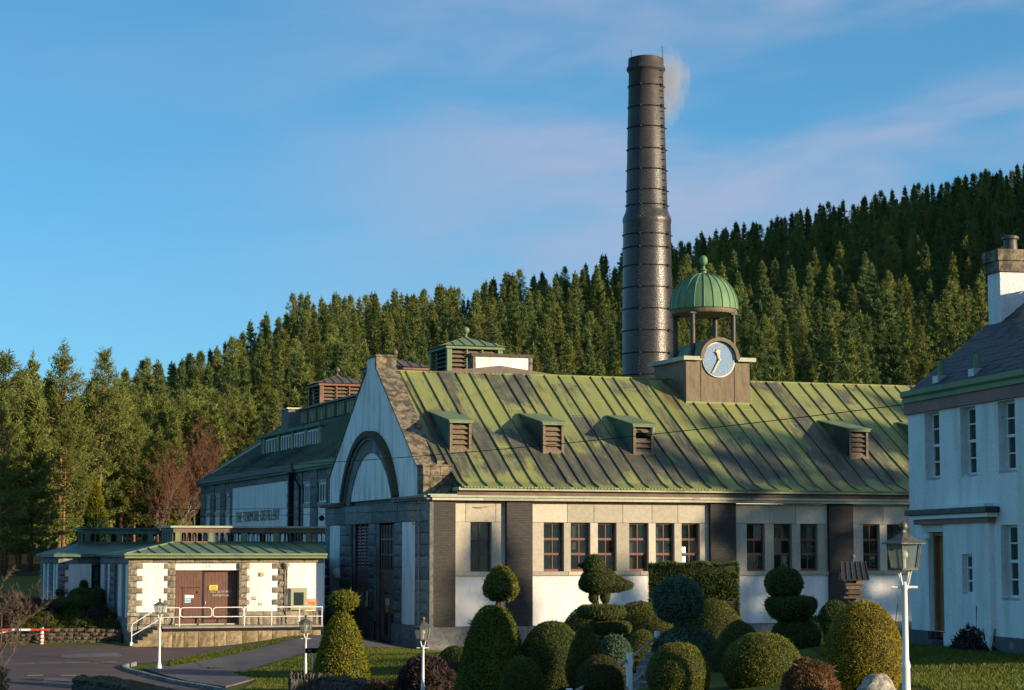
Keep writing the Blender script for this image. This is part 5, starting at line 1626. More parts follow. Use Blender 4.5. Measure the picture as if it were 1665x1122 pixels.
holes = [(0.92, 1.70, Z(6.70), Z(8.12)), (2.78, 3.55, Z(6.70), Z(8.12)), (4.62, 5.41, Z(6.72), Z(8.12)), (6.4, 7.1, Z(6.72), Z(8.12)), (4.62, 5.41, Z(4.18), Z(5.63)), (0.98, 1.78, Z(3.22), Z(5.53)), (6.4, 7.1, Z(4.18), Z(5.63))]
wall_holes('wall', 'render_house', house, 0.0, HL, Z(3.40), Z(8.14), [h for h in holes if h[2] > 0.2] + [(0.98, 1.78, Z(3.40), Z(5.53)), (2.98, 3.48, Z(4.22), Z(5.05))], 0.0, 0.25)
body = MB()
HW = 5.9
body.box(0.0, 0.3, 0.3, HW, -0.3, Z(8.4)); body.box(HL - 0.3, HL, 0.02, HW, -0.3, Z(8.4)); body.box(0.3, HL - 0.3, HW - 0.3, HW, -0.3, Z(8.4))
body.prism([(0.3, Z(8.4)), (HW, Z(8.4)), (HW / 2, Z(8.4) + 0.8 * HW / 2)], 'x', 0.02, 0.3) 
body.prism([(0.3, Z(8.4)), (HW, Z(8.4)), (HW / 2, Z(8.4) + 0.8 * HW / 2)], 'x', HL - 0.3, HL - 0.02)
body.build('gable_walls', 'render_house', house)
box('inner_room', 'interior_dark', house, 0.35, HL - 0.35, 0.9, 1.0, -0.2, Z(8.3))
pl = MB(); pl.box(-0.03, 0.97, -0.04, 0.3, -0.5, Z(3.40)); pl.box(1.79, HL, -0.04, 0.3, -0.5, Z(3.40))
pl.build('plinth', 'house_base', house)
box('air_vent', 'granite_shade', house, 5.02, 5.2, -0.05, -0.041, 0.12, 0.28)
# brown band and green gutter under the slates
for i in range(4):
    box('fascia_stone', 'house_band', house, -0.06 + i * 1.93, -0.06 + (i + 1) * 1.93 - 0.008, -0.07, 0.2, Z(8.145), Z(8.40))
MB().prism([(-0.12, Z(8.40)), (-0.08, Z(8.40)), (0.2, Z(8.41)), (0.2, Z(8.66)), (-0.16, Z(8.66)), (-0.16, Z(8.55)), (-0.10, Z(8.50)), (-0.12, Z(8.46))], 'x', -0.06, HL + 0.2).build('gutter', 'copper_green', house)
# roof of small slates laid in courses
rz = lambda y: Z(8.60) + 0.80 * y
sl = MB()
sl.prism([(-0.06, rz(-0.06) - 0.02), (HW / 2, rz(HW / 2) - 0.02), (HW + 0.3, rz(HW / 2) - 0.8 * (HW / 2 + 0.3)), (HW + 0.3, rz(HW / 2) - 0.8 * (HW / 2 + 0.3) - 0.12), (HW / 2, rz(HW / 2) - 0.16), (-0.06, rz(-0.06) - 0.16)], 'x', -0.08, HL + 0.08)
hroof = sl.build('roof', 'slate', house)
sl = MB()
ny = int((HW / 2 + 0.2) / 0.135)
nrm_ = Vector((0, -0.80, 1)).normalized(); alng = Vector((0, 1, 0.80)).normalized()
for j in range(ny):
    y0 = -0.08 + j * 0.135
    off = (j % 2) * 0.12
    s = -0.12 - off
    while s < HL + 0.1:
        w = random.uniform(0.18, 0.27)
        t = random.uniform(0.008, 0.022)
        a = Vector((s + 0.004, y0 + random.uniform(-0.012, 0.012), 0)); a.z = rz(a.y) + t
        b = a + Vector((w - 0.008, 0, random.uniform(-0.006, 0.006)))
        up_ = alng * 0.26
        c = b + up_; c.z -= t * 0.9; d = a + up_; d.z -= t * 0.9
        dn = Vector((0, 0, 0.014))
        sl.add([a, b, c, d, a - dn, b - dn], [(0, 1, 2, 3), (4, 5, 1, 0)])
        s += w
me_ = sl.build('slate_courses', 'slate', hroof); me_['kind'] = 'stuff'
for s_, zz in ((1.05, 0.30), (2.9, 0.28)):
    y0 = 0.35
    MB().cyl((s_, y0, rz(y0) - 0.1), (s_, y0, rz(y0) + zz + 0.1), 0.075, n=10).build('vent_pipe', 'copper_green', hroof, True)
    box('pipe_flashing', 'bag_clear', hroof, s_ - 0.14, s_ + 0.14, y0 - 0.14, y0 + 0.14, rz(y0) - 0.1, rz(y0) + 0.06)
ch = MB(); ch.box(-0.02, 0.62, 2.0, 4.1, Z(8.6), Z(11.35))
hch = ch.build('chimney_stack', 'render_house', hroof)
for z0, z1, o in ((11.352, 11.60, 0.05), (11.602, 11.86, 0.09)):
    box('chimney_cap', 'coping_stone', hch, -0.02 - o, 0.62 + o, 2.0 - o, 4.1 + o, Z(z0), Z(z1), 0.01)
for yy in (2.42, 3.05, 3.7):
    m = MB(); m.lathe((0.3, yy, Z(11.86)), [(0.17, 0), (0.15, 0.2), (0.155, 0.26), (0.20, 0.28), (0.19, 0.34), (0.13, 0.36), (0.12, 0.2)], 14, cap=False)
    m.build('chimney_pot', 'terracotta', hch, True)
# sash windows
def sash(a, b, z0, z1, rows, cols=2, yy=0.19):
    fr = MB()
    t = 0.05
    fr.box(a, a + t, yy, yy + 0.06, z0, z1); fr.box(b - t, b, yy, yy + 0.06, z0, z1); fr.box(a + t, b - t, yy, yy + 0.06, z1 - t, z1); fr.box(a + t, b - t, yy, yy + 0.06, z0, z0 + t)
    if rows == 4:
        fr.box(a + t, b - t, yy - 0.03, yy + 0.06, (z0 + z1) / 2 - 0.03, (z0 + z1) / 2 + 0.03)
        fr.box(a + t, b - t, yy - 0.01, yy + 0.05, z0 + (z1 - z0) * 0.25 - 0.014, z0 + (z1 - z0) * 0.25 + 0.014)
        fr.box(a + t, b - t, yy - 0.03, yy + 0.05, z0 + (z1 - z0) * 0.75 - 0.014, z0 + (z1 - z0) * 0.75 + 0.014)
    else:
        for q in range(1, rows):
            zz = z0 + (z1 - z0) * q / rows
            fr.box(a + t, b - t, yy, yy + 0.05, zz - 0.018, zz + 0.018)
    if cols == 2:
        fr.box((a + b) / 2 - 0.014, (a + b) / 2 + 0.014, yy - 0.005, yy + 0.05, z0 + t, z1 - t)
    w = fr.build('window', 'frame_white', house)
    box('window_sill', 'render_house', w, a - 0.02, b + 0.02, 0.0, yy, z0 - 0.05, z0 - 0.001)
    for i in range(cols):
        for j in range(rows):
            xa = a + t + (b - a - 2 * t) * i / cols; xb = a + t + (b - a - 2 * t) * (i + 1) / cols
            za = z0 + (z1 - z0) * j / rows; zb_ = z0 + (z1 - z0) * (j + 1) / rows
            yq = yy + (0.02 if j < rows / 2 else 0.0) + 0.01
            MB().add([(xa, yq, za), (xb, yq, za), (xb, yq + 0.003, zb_), (xa, yq + 0.003, zb_)], [(0, 1, 2, 3)]).build('pane', 'sash_glass', w)
    box('curtain', 'blind_blue', w, a + 0.02, b - 0.02, yy + 0.2, yy + 0.22, z0 + (z1 - z0) * 0.1, z1)
for h in holes[:5] + holes[6:]:
    sash(h[0], h[1], h[2], h[3], 4)
# door, porch bay, canopy
dr = box('front_door', 'door_orange', house, 1.0, 1.76, 0.22, 0.27, Z(3.25), Z(5.5))
box('door_frame', 'door_orange', dr, 0.99, 1.06, 0.12, 0.219, Z(3.25), Z(5.52)); box('door_frame', 'door_orange', dr, 1.06, 1.77, 0.12, 0.219, Z(5.45), Z(5.52))
box('door_panel', 'door_orange', dr, 1.14, 1.64, 0.205, 0.219, Z(3.4), Z(4.1), 0.01); box('door_panel', 'door_orange', dr, 1.14, 1.64, 0.205, 0.219, Z(4.5), Z(5.3), 0.01)
box('door_knob', 'black_iron', dr, 1.66, 1.72, 0.14, 0.219, Z(4.25), Z(4.36))
box('door_step', 'house_base', house, 0.9, 1.9, -0.35, 0.25, -0.3, Z(3.22))
wall_holes('porch_bay', 'render_house', house, 2.12, 4.25, Z(3.40), Z(5.69), [(2.98, 3.48, Z(4.22), Z(5.05))], -0.11, 0.2)
pbx = MB(); pbx.box(4.249, 4.30, -0.109, 0.0, Z(3.4), Z(5.69)); pbx.box(2.05, 2.121, -0.105, 0.0, Z(3.4), Z(5.69)); pbx.box(2.05, 4.3, -0.15, 0.0, -0.4, Z(3.395)); pbx.build('porch_sides', 'render_house', house)
sash(2.98, 3.48, Z(4.22), Z(5.05), 3, 1, 0.0)
box('canopy_band', 'house_band', house, 0.62, 4.42, -0.17, -0.002, Z(5.69), Z(5.80))
box('canopy_moulding', 'frame_white', house, 0.55, 4.52, -0.24, -0.002, Z(5.802), Z(5.885))
box('canopy_slab', 'slate', house, 0.45, 4.62, -0.32, -0.002, Z(5.887), Z(6.01), 0.015)
box('canopy_flashing', 'frame_white', house, 1.9, 4.3, -0.2, -0.001, Z(6.011), Z(6.08))
wl_ = MB(); wl_.sphere((1.35, -0.16, Z(5.42)), 0.085, 12, 8); wl_.build('porch_lamp', 'milk_glass', house, True)

# ------------------------------------------------------------------ road, path, kerb, lawn edges
road = sheet('road', [(-14, 92.4), (-14, 60), (13.0, 45), (15.2, 58), (16.2, 70), (16.5, 78.2), (15.8, 81), (15.3, 85), (14.9, 87.6), (15.6, 88.9), (17.2, 89.6), (19.7, 91.4), (22.6, 92.75), (16.2, 92.75), (11.0, 94.9), (4, 94.6)], 'asphalt', 0.03)
pave = sheet('pavement', [(15.7, 87.5), (15.95, 85.5), (16.3, 81.5), (17.1, 78.4), (18.9, 81.6), (18.6, 84.9), (16.7, 88.1)], 'tarmac_path', 0.035, 0.5, 0.06)
path = sheet('path', [(16.8, 88.2), (18.75, 84.95), (21.2, 87.3), (23.9, 89.4), (25.8, 89.6), (28.5, 91.2), (28.6, 96), (28.6, 107), (27.6, 106), (25.6, 94.6), (24.4, 92.9), (21.8, 91.2), (19.6, 89.9)], 'tarmac_path', 0.03)
# kerb stones
kp = bez([(15.6, 88.8), (14.95, 87.7), (15.32, 85.2), (15.82, 81.2), (16.5, 78.2), (16.9, 74)], 8)
kerb = bpy.data.objects.new('kerb', None); put(kerb); kerb['kind'] = 'structure'; WL['kerb'] = Vector((0, 0, 0))
for (x0, y0), (x1, y1) in zip(kp[:-1], kp[1:]):
    d = Vector((x1 - x0, y1 - y0)); d.normalize(); n_ = Vector((-d.y, d.x)) * 0.08
    z0, z1 = g1(x0, y0) + 0.15, g1(x1, y1) + 0.15
    g = d * 0.012
    A = [(x0 + g.x - n_.x, y0 + g.y - n_.y), (x1 - g.x - n_.x, y1 - g.y - n_.y), (x1 - g.x + n_.x, y1 - g.y + n_.y), (x0 + g.x + n_.x, y0 + g.y + n_.y)]
    zz = [z0, z1, z1, z0]
    MB().add([(p[0], p[1], z - 0.4) for p, z in zip(A, zz)] + [(p[0], p[1], z) for p, z in zip(A, zz)], [(0, 3, 2, 1), (4, 5, 6, 7), (0, 1, 5, 4), (1, 2, 6, 5), (2, 3, 7, 6), (3, 0, 4, 7)]).build('kerb_stone', 'granite_shade', kerb, bevel=0.02)
# worn junction line and yellow hump marks painted on the road
mk = MB()
def mark(pts):
    mk.add([(x, y, g1(x, y) + 0.036) for x, y in pts], [(0, 1, 2, 3)])
for x in np.arange(3.0, 15.0, 1.1):
    mark([(x, 89.30), (x + 0.95, 89.30), (x + 0.95, 89.45), (x, 89.45)])
m1 = mk.build('give_way_line', 'worn_line', None); m1['kind'] = 'structure'
mk = MB()
for x in (10.75, 12.0, 15.0):
    mark([(x, 84.55), (x + 0.6, 84.6), (x + 0.6, 84.75), (x, 84.7)])
m1 = mk.build('hump_marks', 'sign_yellow', None); m1['kind'] = 'structure'
bed = sheet('garden_bed', [(13.2, 96.2), (16.15, 95.8), (16.15, 102.2), (14.2, 102.2), (8, 104), (6, 99)], 'garden_soil', 0.03)
bed2 = sheet('topiary_bed', [(15.0, 33), (17.2, 28.6), (20.3, 29), (22.6, 34), (24.0, 44), (30, 54), (28, 64), (22, 62), (18.6, 60), (16.0, 52), (14.6, 42)], 'turf', 0.03)

# dry stone wall below the shrub bed
dw = thing('dry_stone_wall', (10, 95.9, 1.1), 'low dark rubble wall below the shrub bed beside the warehouse steps', 'wall')
pa, pb = Vector((16.1, 94.9)), Vector((2.0, 96.3))
x = 0.0; Lw = (pb - pa).length; dd = (pb - pa).normalized()
zz = 0
for row in range(4):
    t = random.uniform(0, 0.2)
    while t < Lw:
        w = random.uniform(0.22, 0.5); h = 0.17
        c = pa + dd * t; zb_ = g1(c.x, c.y - 0.3) - 0.05 + row * 0.165
        if t < 12:
            o = bpy.data.objects.new('rubble_stone', rock_mesh('rubble_stone', random.randrange(7), 3))
            o.location = Vector((c.x - w * 0.96, c.y + random.uniform(-0.03, 0.03), zb_)) - WL['dry_stone_wall']
            o.scale = (w * 0.95, 0.12, h * 0.95); o.rotation_euler = (0, R(random.uniform(-5, 5)), R(-5.5))
            put(o, dw)
        t += w
# garden walls at the near edge of the road
def garden_wall(name, label, pts, zs, th, h, cat='wall'):
    t = thing(name, (pts[0][0], pts[0][1], 0.3), label, cat)
    P = bez(pts, 22); n = len(P)
    zt_ = np.interp(np.linspace(0, 1, n), np.linspace(0, 1, len(zs)), zs)
    rows = []
    rr = random.Random(5)
    for i, (x, y) in enumerate(P):
        a = Vector(P[max(i - 1, 0)]); b = Vector(P[min(i + 1, n - 1)]); d = (b - a).normalized(); q = Vector((-d.y, d.x)) * th
        j = lambda s=0.045: rr.uniform(-s, s)
        zg = g1(x, y) - 0.2
        ring = []
        for k_, (f, zf) in enumerate(((-1, 0), (-1.02, 0.33), (-1.0, 0.66), (-0.98, 0.9), (-0.85, 1.0), (-0.3, 1.03), (0.3, 1.03), (0.85, 1.0), (0.98, 0.9), (1.0, 0.6), (1, 0))):
            ring.append((x + q.x * f + j(), y + q.y * f + j(), zg + (zt_[i] - zg) * zf + (j() if zf > 0.5 else 0)))
        rows.append(ring)
    m = MB()
    for r0, r1 in zip(rows[:-1], rows[1:]):
        m.loft(r0, r1, False)
    m.add(rows[0], [tuple(range(11))]); m.add(rows[-1], [tuple(range(10, -1, -1))])
    m.build('rubble_face', 'wall_moss', t)
    L_ = 0.0
    for i in range(0, n - 1, 2):
        x, y = P[i]; a = Vector(P[i]); b = Vector(P[min(i + 2, n - 1)]); d = (b - a)
        if d.length < 0.02: continue
        rot = math.atan2(d.y, d.x)
        for side in (-0.5, 0.5):
            w, q_, hh = d.length * rr.uniform(0.85, 1.0), th * rr.uniform(0.85, 1.05), rr.uniform(0.07, 0.15)
            s_ = MB().sphere((0, 0, 0), 1.0, 8, 5)
            s_.v = [(vx * w * 0.62 * (1 + 0.2 * rr.uniform(-1, 1)), vy * q_ * 0.62 * (1 + 0.2 * rr.uniform(-1, 1)), vz * hh * (1 + 0.2 * rr.uniform(-1, 1))) for vx, vy, vz in s_.v]
            c_, si_ = math.cos(rot), math.sin(rot)
            ox, oy = x + d.x * 0.5 - si_ * side * th, y + d.y * 0.5 + c_ * side * th
            s_.v = [(ox + vx * c_ - vy * si_, oy + vx * si_ + vy * c_, zt_[i] + vz) for vx, vy, vz in s_.v]
            s_.build('cope_stone', 'wall_moss' if rr.random() < 0.6 else 'rubble_stone', t)
    return t
garden_wall('garden_wall', 'mossy stone wall end lit along its top, nearest the road', [(9.3, 60.6), (10.0, 57.0), (10.5, 53.5), (10.6, 48)], [1.62, 1.60, 1.5, 1.4], 0.42, 1.3)
garden_wall('garden_wall', 'dark curved stone wall below the small topiary cone, dipping to the right', [(15.75, 63.4), (16.8, 63.0), (17.9, 61.5), (18.4, 59.2), (18.6, 57.0)], [1.42, 1.42, 1.22, 0.95, 0.7], 0.25, 1.1)

dc_ = thing('drain_cover', (18.6, 87.2, 0.6), 'small dark iron drain cover set into the tarmac path', 'drain cover')
zz_ = g1(18.6, 87.2) + 0.034
box('frame', 'black_iron', dc_, 18.3, 19.0, 87.0, 87.45, zz_ - 0.05, zz_ + 0.012)
for q in range(6):
    box('bar', 'granite_shade', dc_, 18.34 + q * 0.11, 18.40 + q * 0.11, 87.04, 87.41, zz_ + 0.012, zz_ + 0.018)
for nm_, poly_ in (('road_patch', [(11.0, 82.0), (13.6, 82.3), (13.8, 83.6), (11.2, 83.5)]), ('road_patch', [(3, 86.2), (9.5, 86.6), (9.4, 87.3), (3.2, 87.0)]), ('road_patch', [(12.8, 90.6), (15.4, 90.5), (15.3, 91.3), (13.0, 91.4)])):
    sheet(nm_, poly_, 'tarmac_path', 0.036)
# ------------------------------------------------------------------ lamp posts
def lamp_post(x, y, h, label, face=0.0, verd=False, ball=1.0):
    z0 = g1(x, y) - 0.02
    t = thing('lamp_post', (x, y, z0), label, 'street lamp', 'lantern lamp posts along the drive')
    MB().lathe((x, y, z0), [(0.13, 0), (0.125, 0.10), (0.085, 0.25), (0.058, 0.4), (0.053, 1.02), (0.060, 1.05), (0.050, 1.10), (0.041, 1.13), (0.036, h - 0.80), (0.05, h - 0.78), (0.05, h - 0.70)], 16).build('post', 'white_paint', t, True)
    c, s = math.cos(face), math.sin(face)
    MB().cyl((x - c * 0.17, y - s * 0.17, z0 + h - 0.77), (x + c * 0.17, y + s * 0.17, z0 + h - 0.77), 0.018, n=8).build('ladder_bar', 'white_paint', t, True)
    for q in range(4):
        a = face + PI / 4 + q * PI / 2
        ca, sa = math.cos(a), math.sin(a)
        MB().tube([(x + ca * 0.05, y + sa * 0.05, z0 + h - 0.74), (x + ca * 0.08, y + sa * 0.08, z0 + h - 0.64), (x + ca * 0.10, y + sa * 0.10, z0 + h - 0.57), (x + ca * 0.15, y + sa * 0.15, z0 + h - 0.525)], 0.013, 5).build('bracket', 'white_paint', t, True)
    # lantern, six sided, wider at the top
    zb = z0 + h - 0.52; zt = z0 + h - 0.20
    rb, rt = 0.18, 0.235
    P = lambda r, z, i, n=6: (x + r * math.cos(face + 2 * PI * i / n + 0.25), y + r * math.sin(face + 2 * PI * i / n + 0.25), z)
    m = MB().lathe((x, y, zb), [(rb + 0.015, -0.03), (rb + 0.015, 0.0)], 6, a0=face + 0.25)
    lan = m.build('lantern_base', 'lamp_bronze', t)
    for i in range(6):
        MB().add([P(rb, zb, i), P(rb, zb, i + 1), P(rt, zt, i + 1), P(rt, zt, i)], [(0, 1, 2, 3)]).build('lantern_pane', 'lamp_glass', t)
        MB().cyl(P(rb + 0.004, zb, i), P(rt + 0.004, zt, i), 0.011, n=5).build('lantern_bar', 'lamp_bronze', t)
    MB().lathe((x, y, zt), [(rt + 0.075, -0.015), (rt + 0.07, 0.0), (0.20, 0.04), (0.09, 0.105), (0.045, 0.135), (0.035, 0.17), (0.045, 0.18)], 6, a0=face + 0.25).build('lantern_roof', 'lamp_bronze', t)
    MB().sphere((x, y, zt + 0.215), 0.056 * ball, 14, 10).build('ball_finial', 'lamp_bronze', t, True)
    m = MB().sphere((x, y, zb + 0.17), 0.056, 14, 10); m.cyl((x, y, zb), (x, y, zb + 0.13), 0.024, n=8)
    m.build('bulb', 'milk_glass', t, True)
    return t
lamp_post(14.26, 24.63, 2.83, 'tall white lamp post with large glazed lantern in front of the white house', -YAW)
lamp_post(17.62, 56.04, 2.86, 'white lamp post before the dark brick corner pier of the hall', -YAW)
lamp_post(19.20, 74.93, 2.70, 'white lamp post beside the small topiary cone with black arrow sign', -YAW)
lamp_post(16.32, 87.4, 2.84, 'slim lamp post with dark lantern on the kerb before the warehouse', -YAW)
sp = thing('direction_sign', (19.55, 73.6, 0.2), 'black arrow board on short white posts beside the small topiary cone', 'sign')
MB().cyl((19.1, 73.5, 0.1), (19.1, 73.5, 1.95), 0.03, n=8).build('sign_post', 'white_paint', sp, True)
MB().prism([(18.8, 1.66), (19.6, 1.66), (19.6, 1.83), (18.8, 1.83)], 'y', 73.40, 73.43).build('sign_board', 'black_iron', sp)
MB().box(18.9, 19.0, 73.385, 73.399, 1.735, 1.755).build('sign_arrow', 'white_paint', sp)

# ------------------------------------------------------------------ white garden rail by the steps
gr = thing('garden_rail', (17.9, 42.4, 2.1), 'white timber post and rail climbing the garden steps among the topiary', 'railing')
posts = [(15.6, 40.0, 2.41), (17.92, 42.45, 2.96), (20.1, 45.95, 3.29)]
for x, y, z in posts:
    MB().box(x - 0.055, x + 0.055, y - 0.055, y + 0.055, g1(x, y) - 0.3, z).build('rail_post', 'white_paint', gr, bevel=0.012)
for (a, b) in zip(posts[:-1], posts[1:]):
    for dz in (0.16, 0.72):
        d = Vector((b[0] - a[0], b[1] - a[1], b[2] - a[2]))
        MB().cyl((a[0] - 0.06, a[1], a[2] - dz), (b[0] - 0.06, b[1], b[2] - dz), 0.036, n=6).build('rail', 'concrete', gr)
st = thing('garden_steps', (18.4, 43.0, 2.0), 'dark stone steps climbing between the clipped shrubs behind the white rail', 'steps')
for i in range(6):
    x = 18.2 + 0.34 * i; y = 42.8 + 0.55 * i
    box('step', 'granite_shade', st, x, x + 1.2, y, y + 0.7, 1.9 + 0.12 * i, 2.16 + 0.13 * i, 0.02)

# ------------------------------------------------------------------ bird house on a post behind the golden egg
bh = thing('bird_house', (19.54, 35.6, 2.7), 'little pitched bird house with copper roof on a post behind the golden egg bush', 'bird house')
bx_, by_ = 19.54, 35.6
cz = 4.22
MB().cyl((bx_, by_, 2.5), (bx_, by_, 4.24), 0.05, n=8).build('post', 'twig_grey', bh)
def rotbox(m, x0, x1, y0, y1, z0, z1):
    b = MB().box(x0, x1, y0, y1, z0, z1)
    c, s = math.cos(-YAW), math.sin(-YAW)
    m.add([(bx_ + x * c - y * s, by_ + x * s + y * c, z) for x, y, z in b.v], b.f); return m
rotbox(MB(), -0.20, 0.20, -0.16, 0.16, 4.23, 4.27).build('perch_tray', 'twig_grey', bh)
rotbox(MB(), -0.16, 0.16, -0.14, 0.14, 4.31, 4.35).build('perch_tray', 'twig_grey', bh)
rotbox(MB(), -0.15, 0.15, -0.13, 0.13, 4.40, 4.60).build('nest_box', 'louvre_wood', bh)
rotbox(MB(), -0.17, 0.17, -0.15, 0.15, 4.47, 4.495).build('perch_ledge', 'twig_grey', bh)
rotbox(MB(), -0.11, 0.11, -0.10, 0.10, 4.27, 4.40).build('lower_box', 'twig_grey', bh)
rotbox(MB(), -0.03, 0.03, -0.136, -0.12, 4.51, 4.57).build('entrance_hole', 'interior_dark', bh)
m = MB()
c, s = math.cos(-YAW), math.sin(-YAW)
def rp(p): return (bx_ + p[0] * c - p[1] * s, by_ + p[0] * s + p[1] * c, p[2])
for sx in (-1, 1):
    pts = [(-0.25, sx * 0.24, 4.58), (0.25, sx * 0.24, 4.58), (0.22, 0, 4.91), (-0.22, 0, 4.91)]
    m.add([rp(p) for p in pts] + [rp((p[0], p[1], p[2] - 0.02)) for p in pts], [(0, 1, 2, 3), (7, 6, 5, 4), (0, 4, 5, 1), (1, 5, 6, 2), (2, 6, 7, 3), (3, 7, 4, 0)])
for q in range(6):
    xx = -0.25 + q * 0.1
    m.tube([rp((xx, -0.245, 4.59)), rp((xx * 0.9, 0, 4.92))], 0.008, 4)
m.build('roof', 'slate', bh)  # shade on the copper roof painted in with the dark slate material
m = MB(); m.sphere((bx_, by_, 5.0), 0.045, 10, 8); m.cyl((bx_, by_, 4.88), (bx_, by_, 4.97), 0.02, n=6); m.build('ball_finial', 'copper_dark', bh, True)

# ------------------------------------------------------------------ leaf machinery
def blades(P, D, L, W, r, jit=0.5, N=None, roll=0.45):
    """one long triangle per blade at points P along directions D"""
    n = len(P)
    D = D + r.normal(0, jit, (n, 3)); D /= np.linalg.norm(D, axis=1)[:, None] + 1e-9
    S = np.cross(D, r.normal(0, 1, (n, 3)) if N is None else N + r.normal(0, roll, (n, 3))); S /= np.linalg.norm(S, axis=1)[:, None] + 1e-9
    l = L * r.uniform(0.6, 1.3, n)[:, None]; w = W * r.uniform(0.6, 1.3, n)[:, None]
    v = np.empty((n * 3, 3)); v[0::3] = P - S * w * 0.5; v[1::3] = P + S * w * 0.5; v[2::3] = P + D * l
    return v, np.arange(n * 3).reshape(n, 3)

def lathe_pts(prof, n, r, noise_amp, ph):
    prof = np.array(prof, float)
    seg = np.hypot(np.diff(prof[:, 0]), np.diff(prof[:, 1]))
    mr = (prof[:-1, 0] + prof[1:, 0]) / 2
    w = seg * (mr + 0.02); w /= w.sum()
    k_ = r.choice(len(seg), n, p=w); t = r.uniform(0, 1, n)
    rr = prof[k_, 0] * (1 - t) + prof[k_ + 1, 0] * t
    zz = prof[k_, 1] * (1 - t) + prof[k_ + 1, 1] * t
    a = r.uniform(0, 2 * PI, n)
    d = prof[k_ + 1] - prof[k_]
    nr = d[:, 1]; nz = -d[:, 0]; ln = np.hypot(nr, nz) + 1e-9; nr /= ln; nz /= ln
    f = 1 + noise_amp * (np.sin(3 * a + ph) * np.sin(zz * 3.1 + ph) + 0.6 * np.sin(7 * a + 2 * ph + zz * 5) + 0.4 * np.sin(13 * a - zz * 9 + ph))
    P = np.stack([rr * f * np.cos(a), rr * f * np.sin(a), zz], 1)
    N = np.stack([nr * np.cos(a), nr * np.sin(a), nz], 1)
    return P, N
def smooth_prof(p, n=5):
    q = bez(p, n)
    return [(max(0.0, a), b) for a, b in q]
def foliage(name, blobs, parent, leafmat, seed, size=0.055, dens=1500, jit=0.55, inset=0.94, coremat='core_dark'):
    """blobs: list of (centre xyz, profile, (sx, sy), noise, tilt) -> one mesh: a dark core with a coat of leaf blades"""
    r = np.random.default_rng(seed)
    V = []; F = []; M = []; nv = 0
    off = np.array(WL[parent.name]) if parent else np.zeros(3)
    for (c, prof, sc, na, rot) in blobs:
        pr = smooth_prof(prof)
        A = np.array(pr); area = float((np.hypot(np.diff(A[:, 0]), np.diff(A[:, 1])) * (A[:-1, 0] + A[1:, 0]) * PI).sum()) * (sc[0] + sc[1]) / 2
        n = max(200, int(area * dens))
        ph = r.uniform(0, 6)
        P, N = lathe_pts(pr, n, r, na, ph)
        S = np.array([sc[0], sc[1], 1.0])
        cr, sr = math.cos(rot), math.sin(rot)
        RM = np.array([[cr, -sr, 0], [sr, cr, 0], [0, 0, 1]])
        P = (P * S) @ RM.T; N = (N / S) @ RM.T; N /= np.linalg.norm(N, axis=1)[:, None] + 1e-9
        LS = np.where(r.uniform(0, 1, n) < 0.03, 2.4, 1.0)[:, None]
        TG = np.cross(N, r.normal(0, 1, (n, 3))); TG /= np.linalg.norm(TG, axis=1)[:, None] + 1e-9
        lay = r.uniform(0.25, 1.1, n)[:, None]
        v, f = blades(P - N * size * 0.35 + np.array(c) - off, N * lay + TG * 0.85 + np.array([0, 0, 0.15]), size * LS, size * 0.6, r, jit * 0.7, N)
        V.append(v); F.append(f + nv); M.append(np.ones(len(f), int)); nv += len(v)
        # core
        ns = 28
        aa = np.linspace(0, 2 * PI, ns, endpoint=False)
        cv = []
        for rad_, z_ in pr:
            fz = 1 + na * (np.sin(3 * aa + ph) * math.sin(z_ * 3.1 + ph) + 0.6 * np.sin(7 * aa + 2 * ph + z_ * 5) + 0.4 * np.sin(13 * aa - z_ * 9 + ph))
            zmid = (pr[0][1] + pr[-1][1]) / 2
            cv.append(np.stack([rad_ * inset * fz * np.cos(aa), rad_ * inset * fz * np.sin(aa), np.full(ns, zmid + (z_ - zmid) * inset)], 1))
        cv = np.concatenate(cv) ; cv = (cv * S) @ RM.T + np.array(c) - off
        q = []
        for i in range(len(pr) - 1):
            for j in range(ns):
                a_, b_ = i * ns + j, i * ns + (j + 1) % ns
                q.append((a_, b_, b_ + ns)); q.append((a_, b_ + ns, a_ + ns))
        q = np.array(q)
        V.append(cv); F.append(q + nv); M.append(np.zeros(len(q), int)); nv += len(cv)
    me = fast_mesh(name, np.concatenate(V), np.concatenate(F), np.concatenate(M))
    me.materials.append(MATS[coremat]); me.materials.append(MATS[leafmat])
    return mesh_obj(name, me, parent)
SEED = [100]
def topiary(label, x, y, blobs, leafmat, trunk=None, size=0.05, dens=1500, jit=0.5, group=None, cat='topiary', name='topiary_bush', na=0.012, z=None):
    z0 = g1(x, y) - 0.08 if z is None else z
    t = thing(name, (x, y, z0), label, cat, group)
    SEED[0] += 1
    bl = []
    for b in blobs:
        dx, dz, prof = b[0], b[1], b[2]
        sc = b[3] if len(b) > 3 else (1, 1)
        bl.append(((x + RT[0] * dx, y + RT[1] * dx, z0 + dz), prof, sc, na, b[4] if len(b) > 4 else -YAW))
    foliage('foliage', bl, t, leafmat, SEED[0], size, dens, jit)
    if trunk:
        for (dx, za, zb_, rr) in trunk:
            m = MB()
            for q in range(2):
                ox = dx + (q - 0.5) * rr * 1.4
                m.tube([(x + RT[0] * ox, y + RT[1] * ox, z0 + za), (x + RT[0] * ox * 0.8, y + RT[1] * ox * 0.8 + 0.02, z0 + (za + zb_) / 2), (x + RT[0] * ox, y + RT[1] * ox, z0 + zb_)], rr, 7)
            m.build('trunk', 'trunk_dark', t, True)
    return t
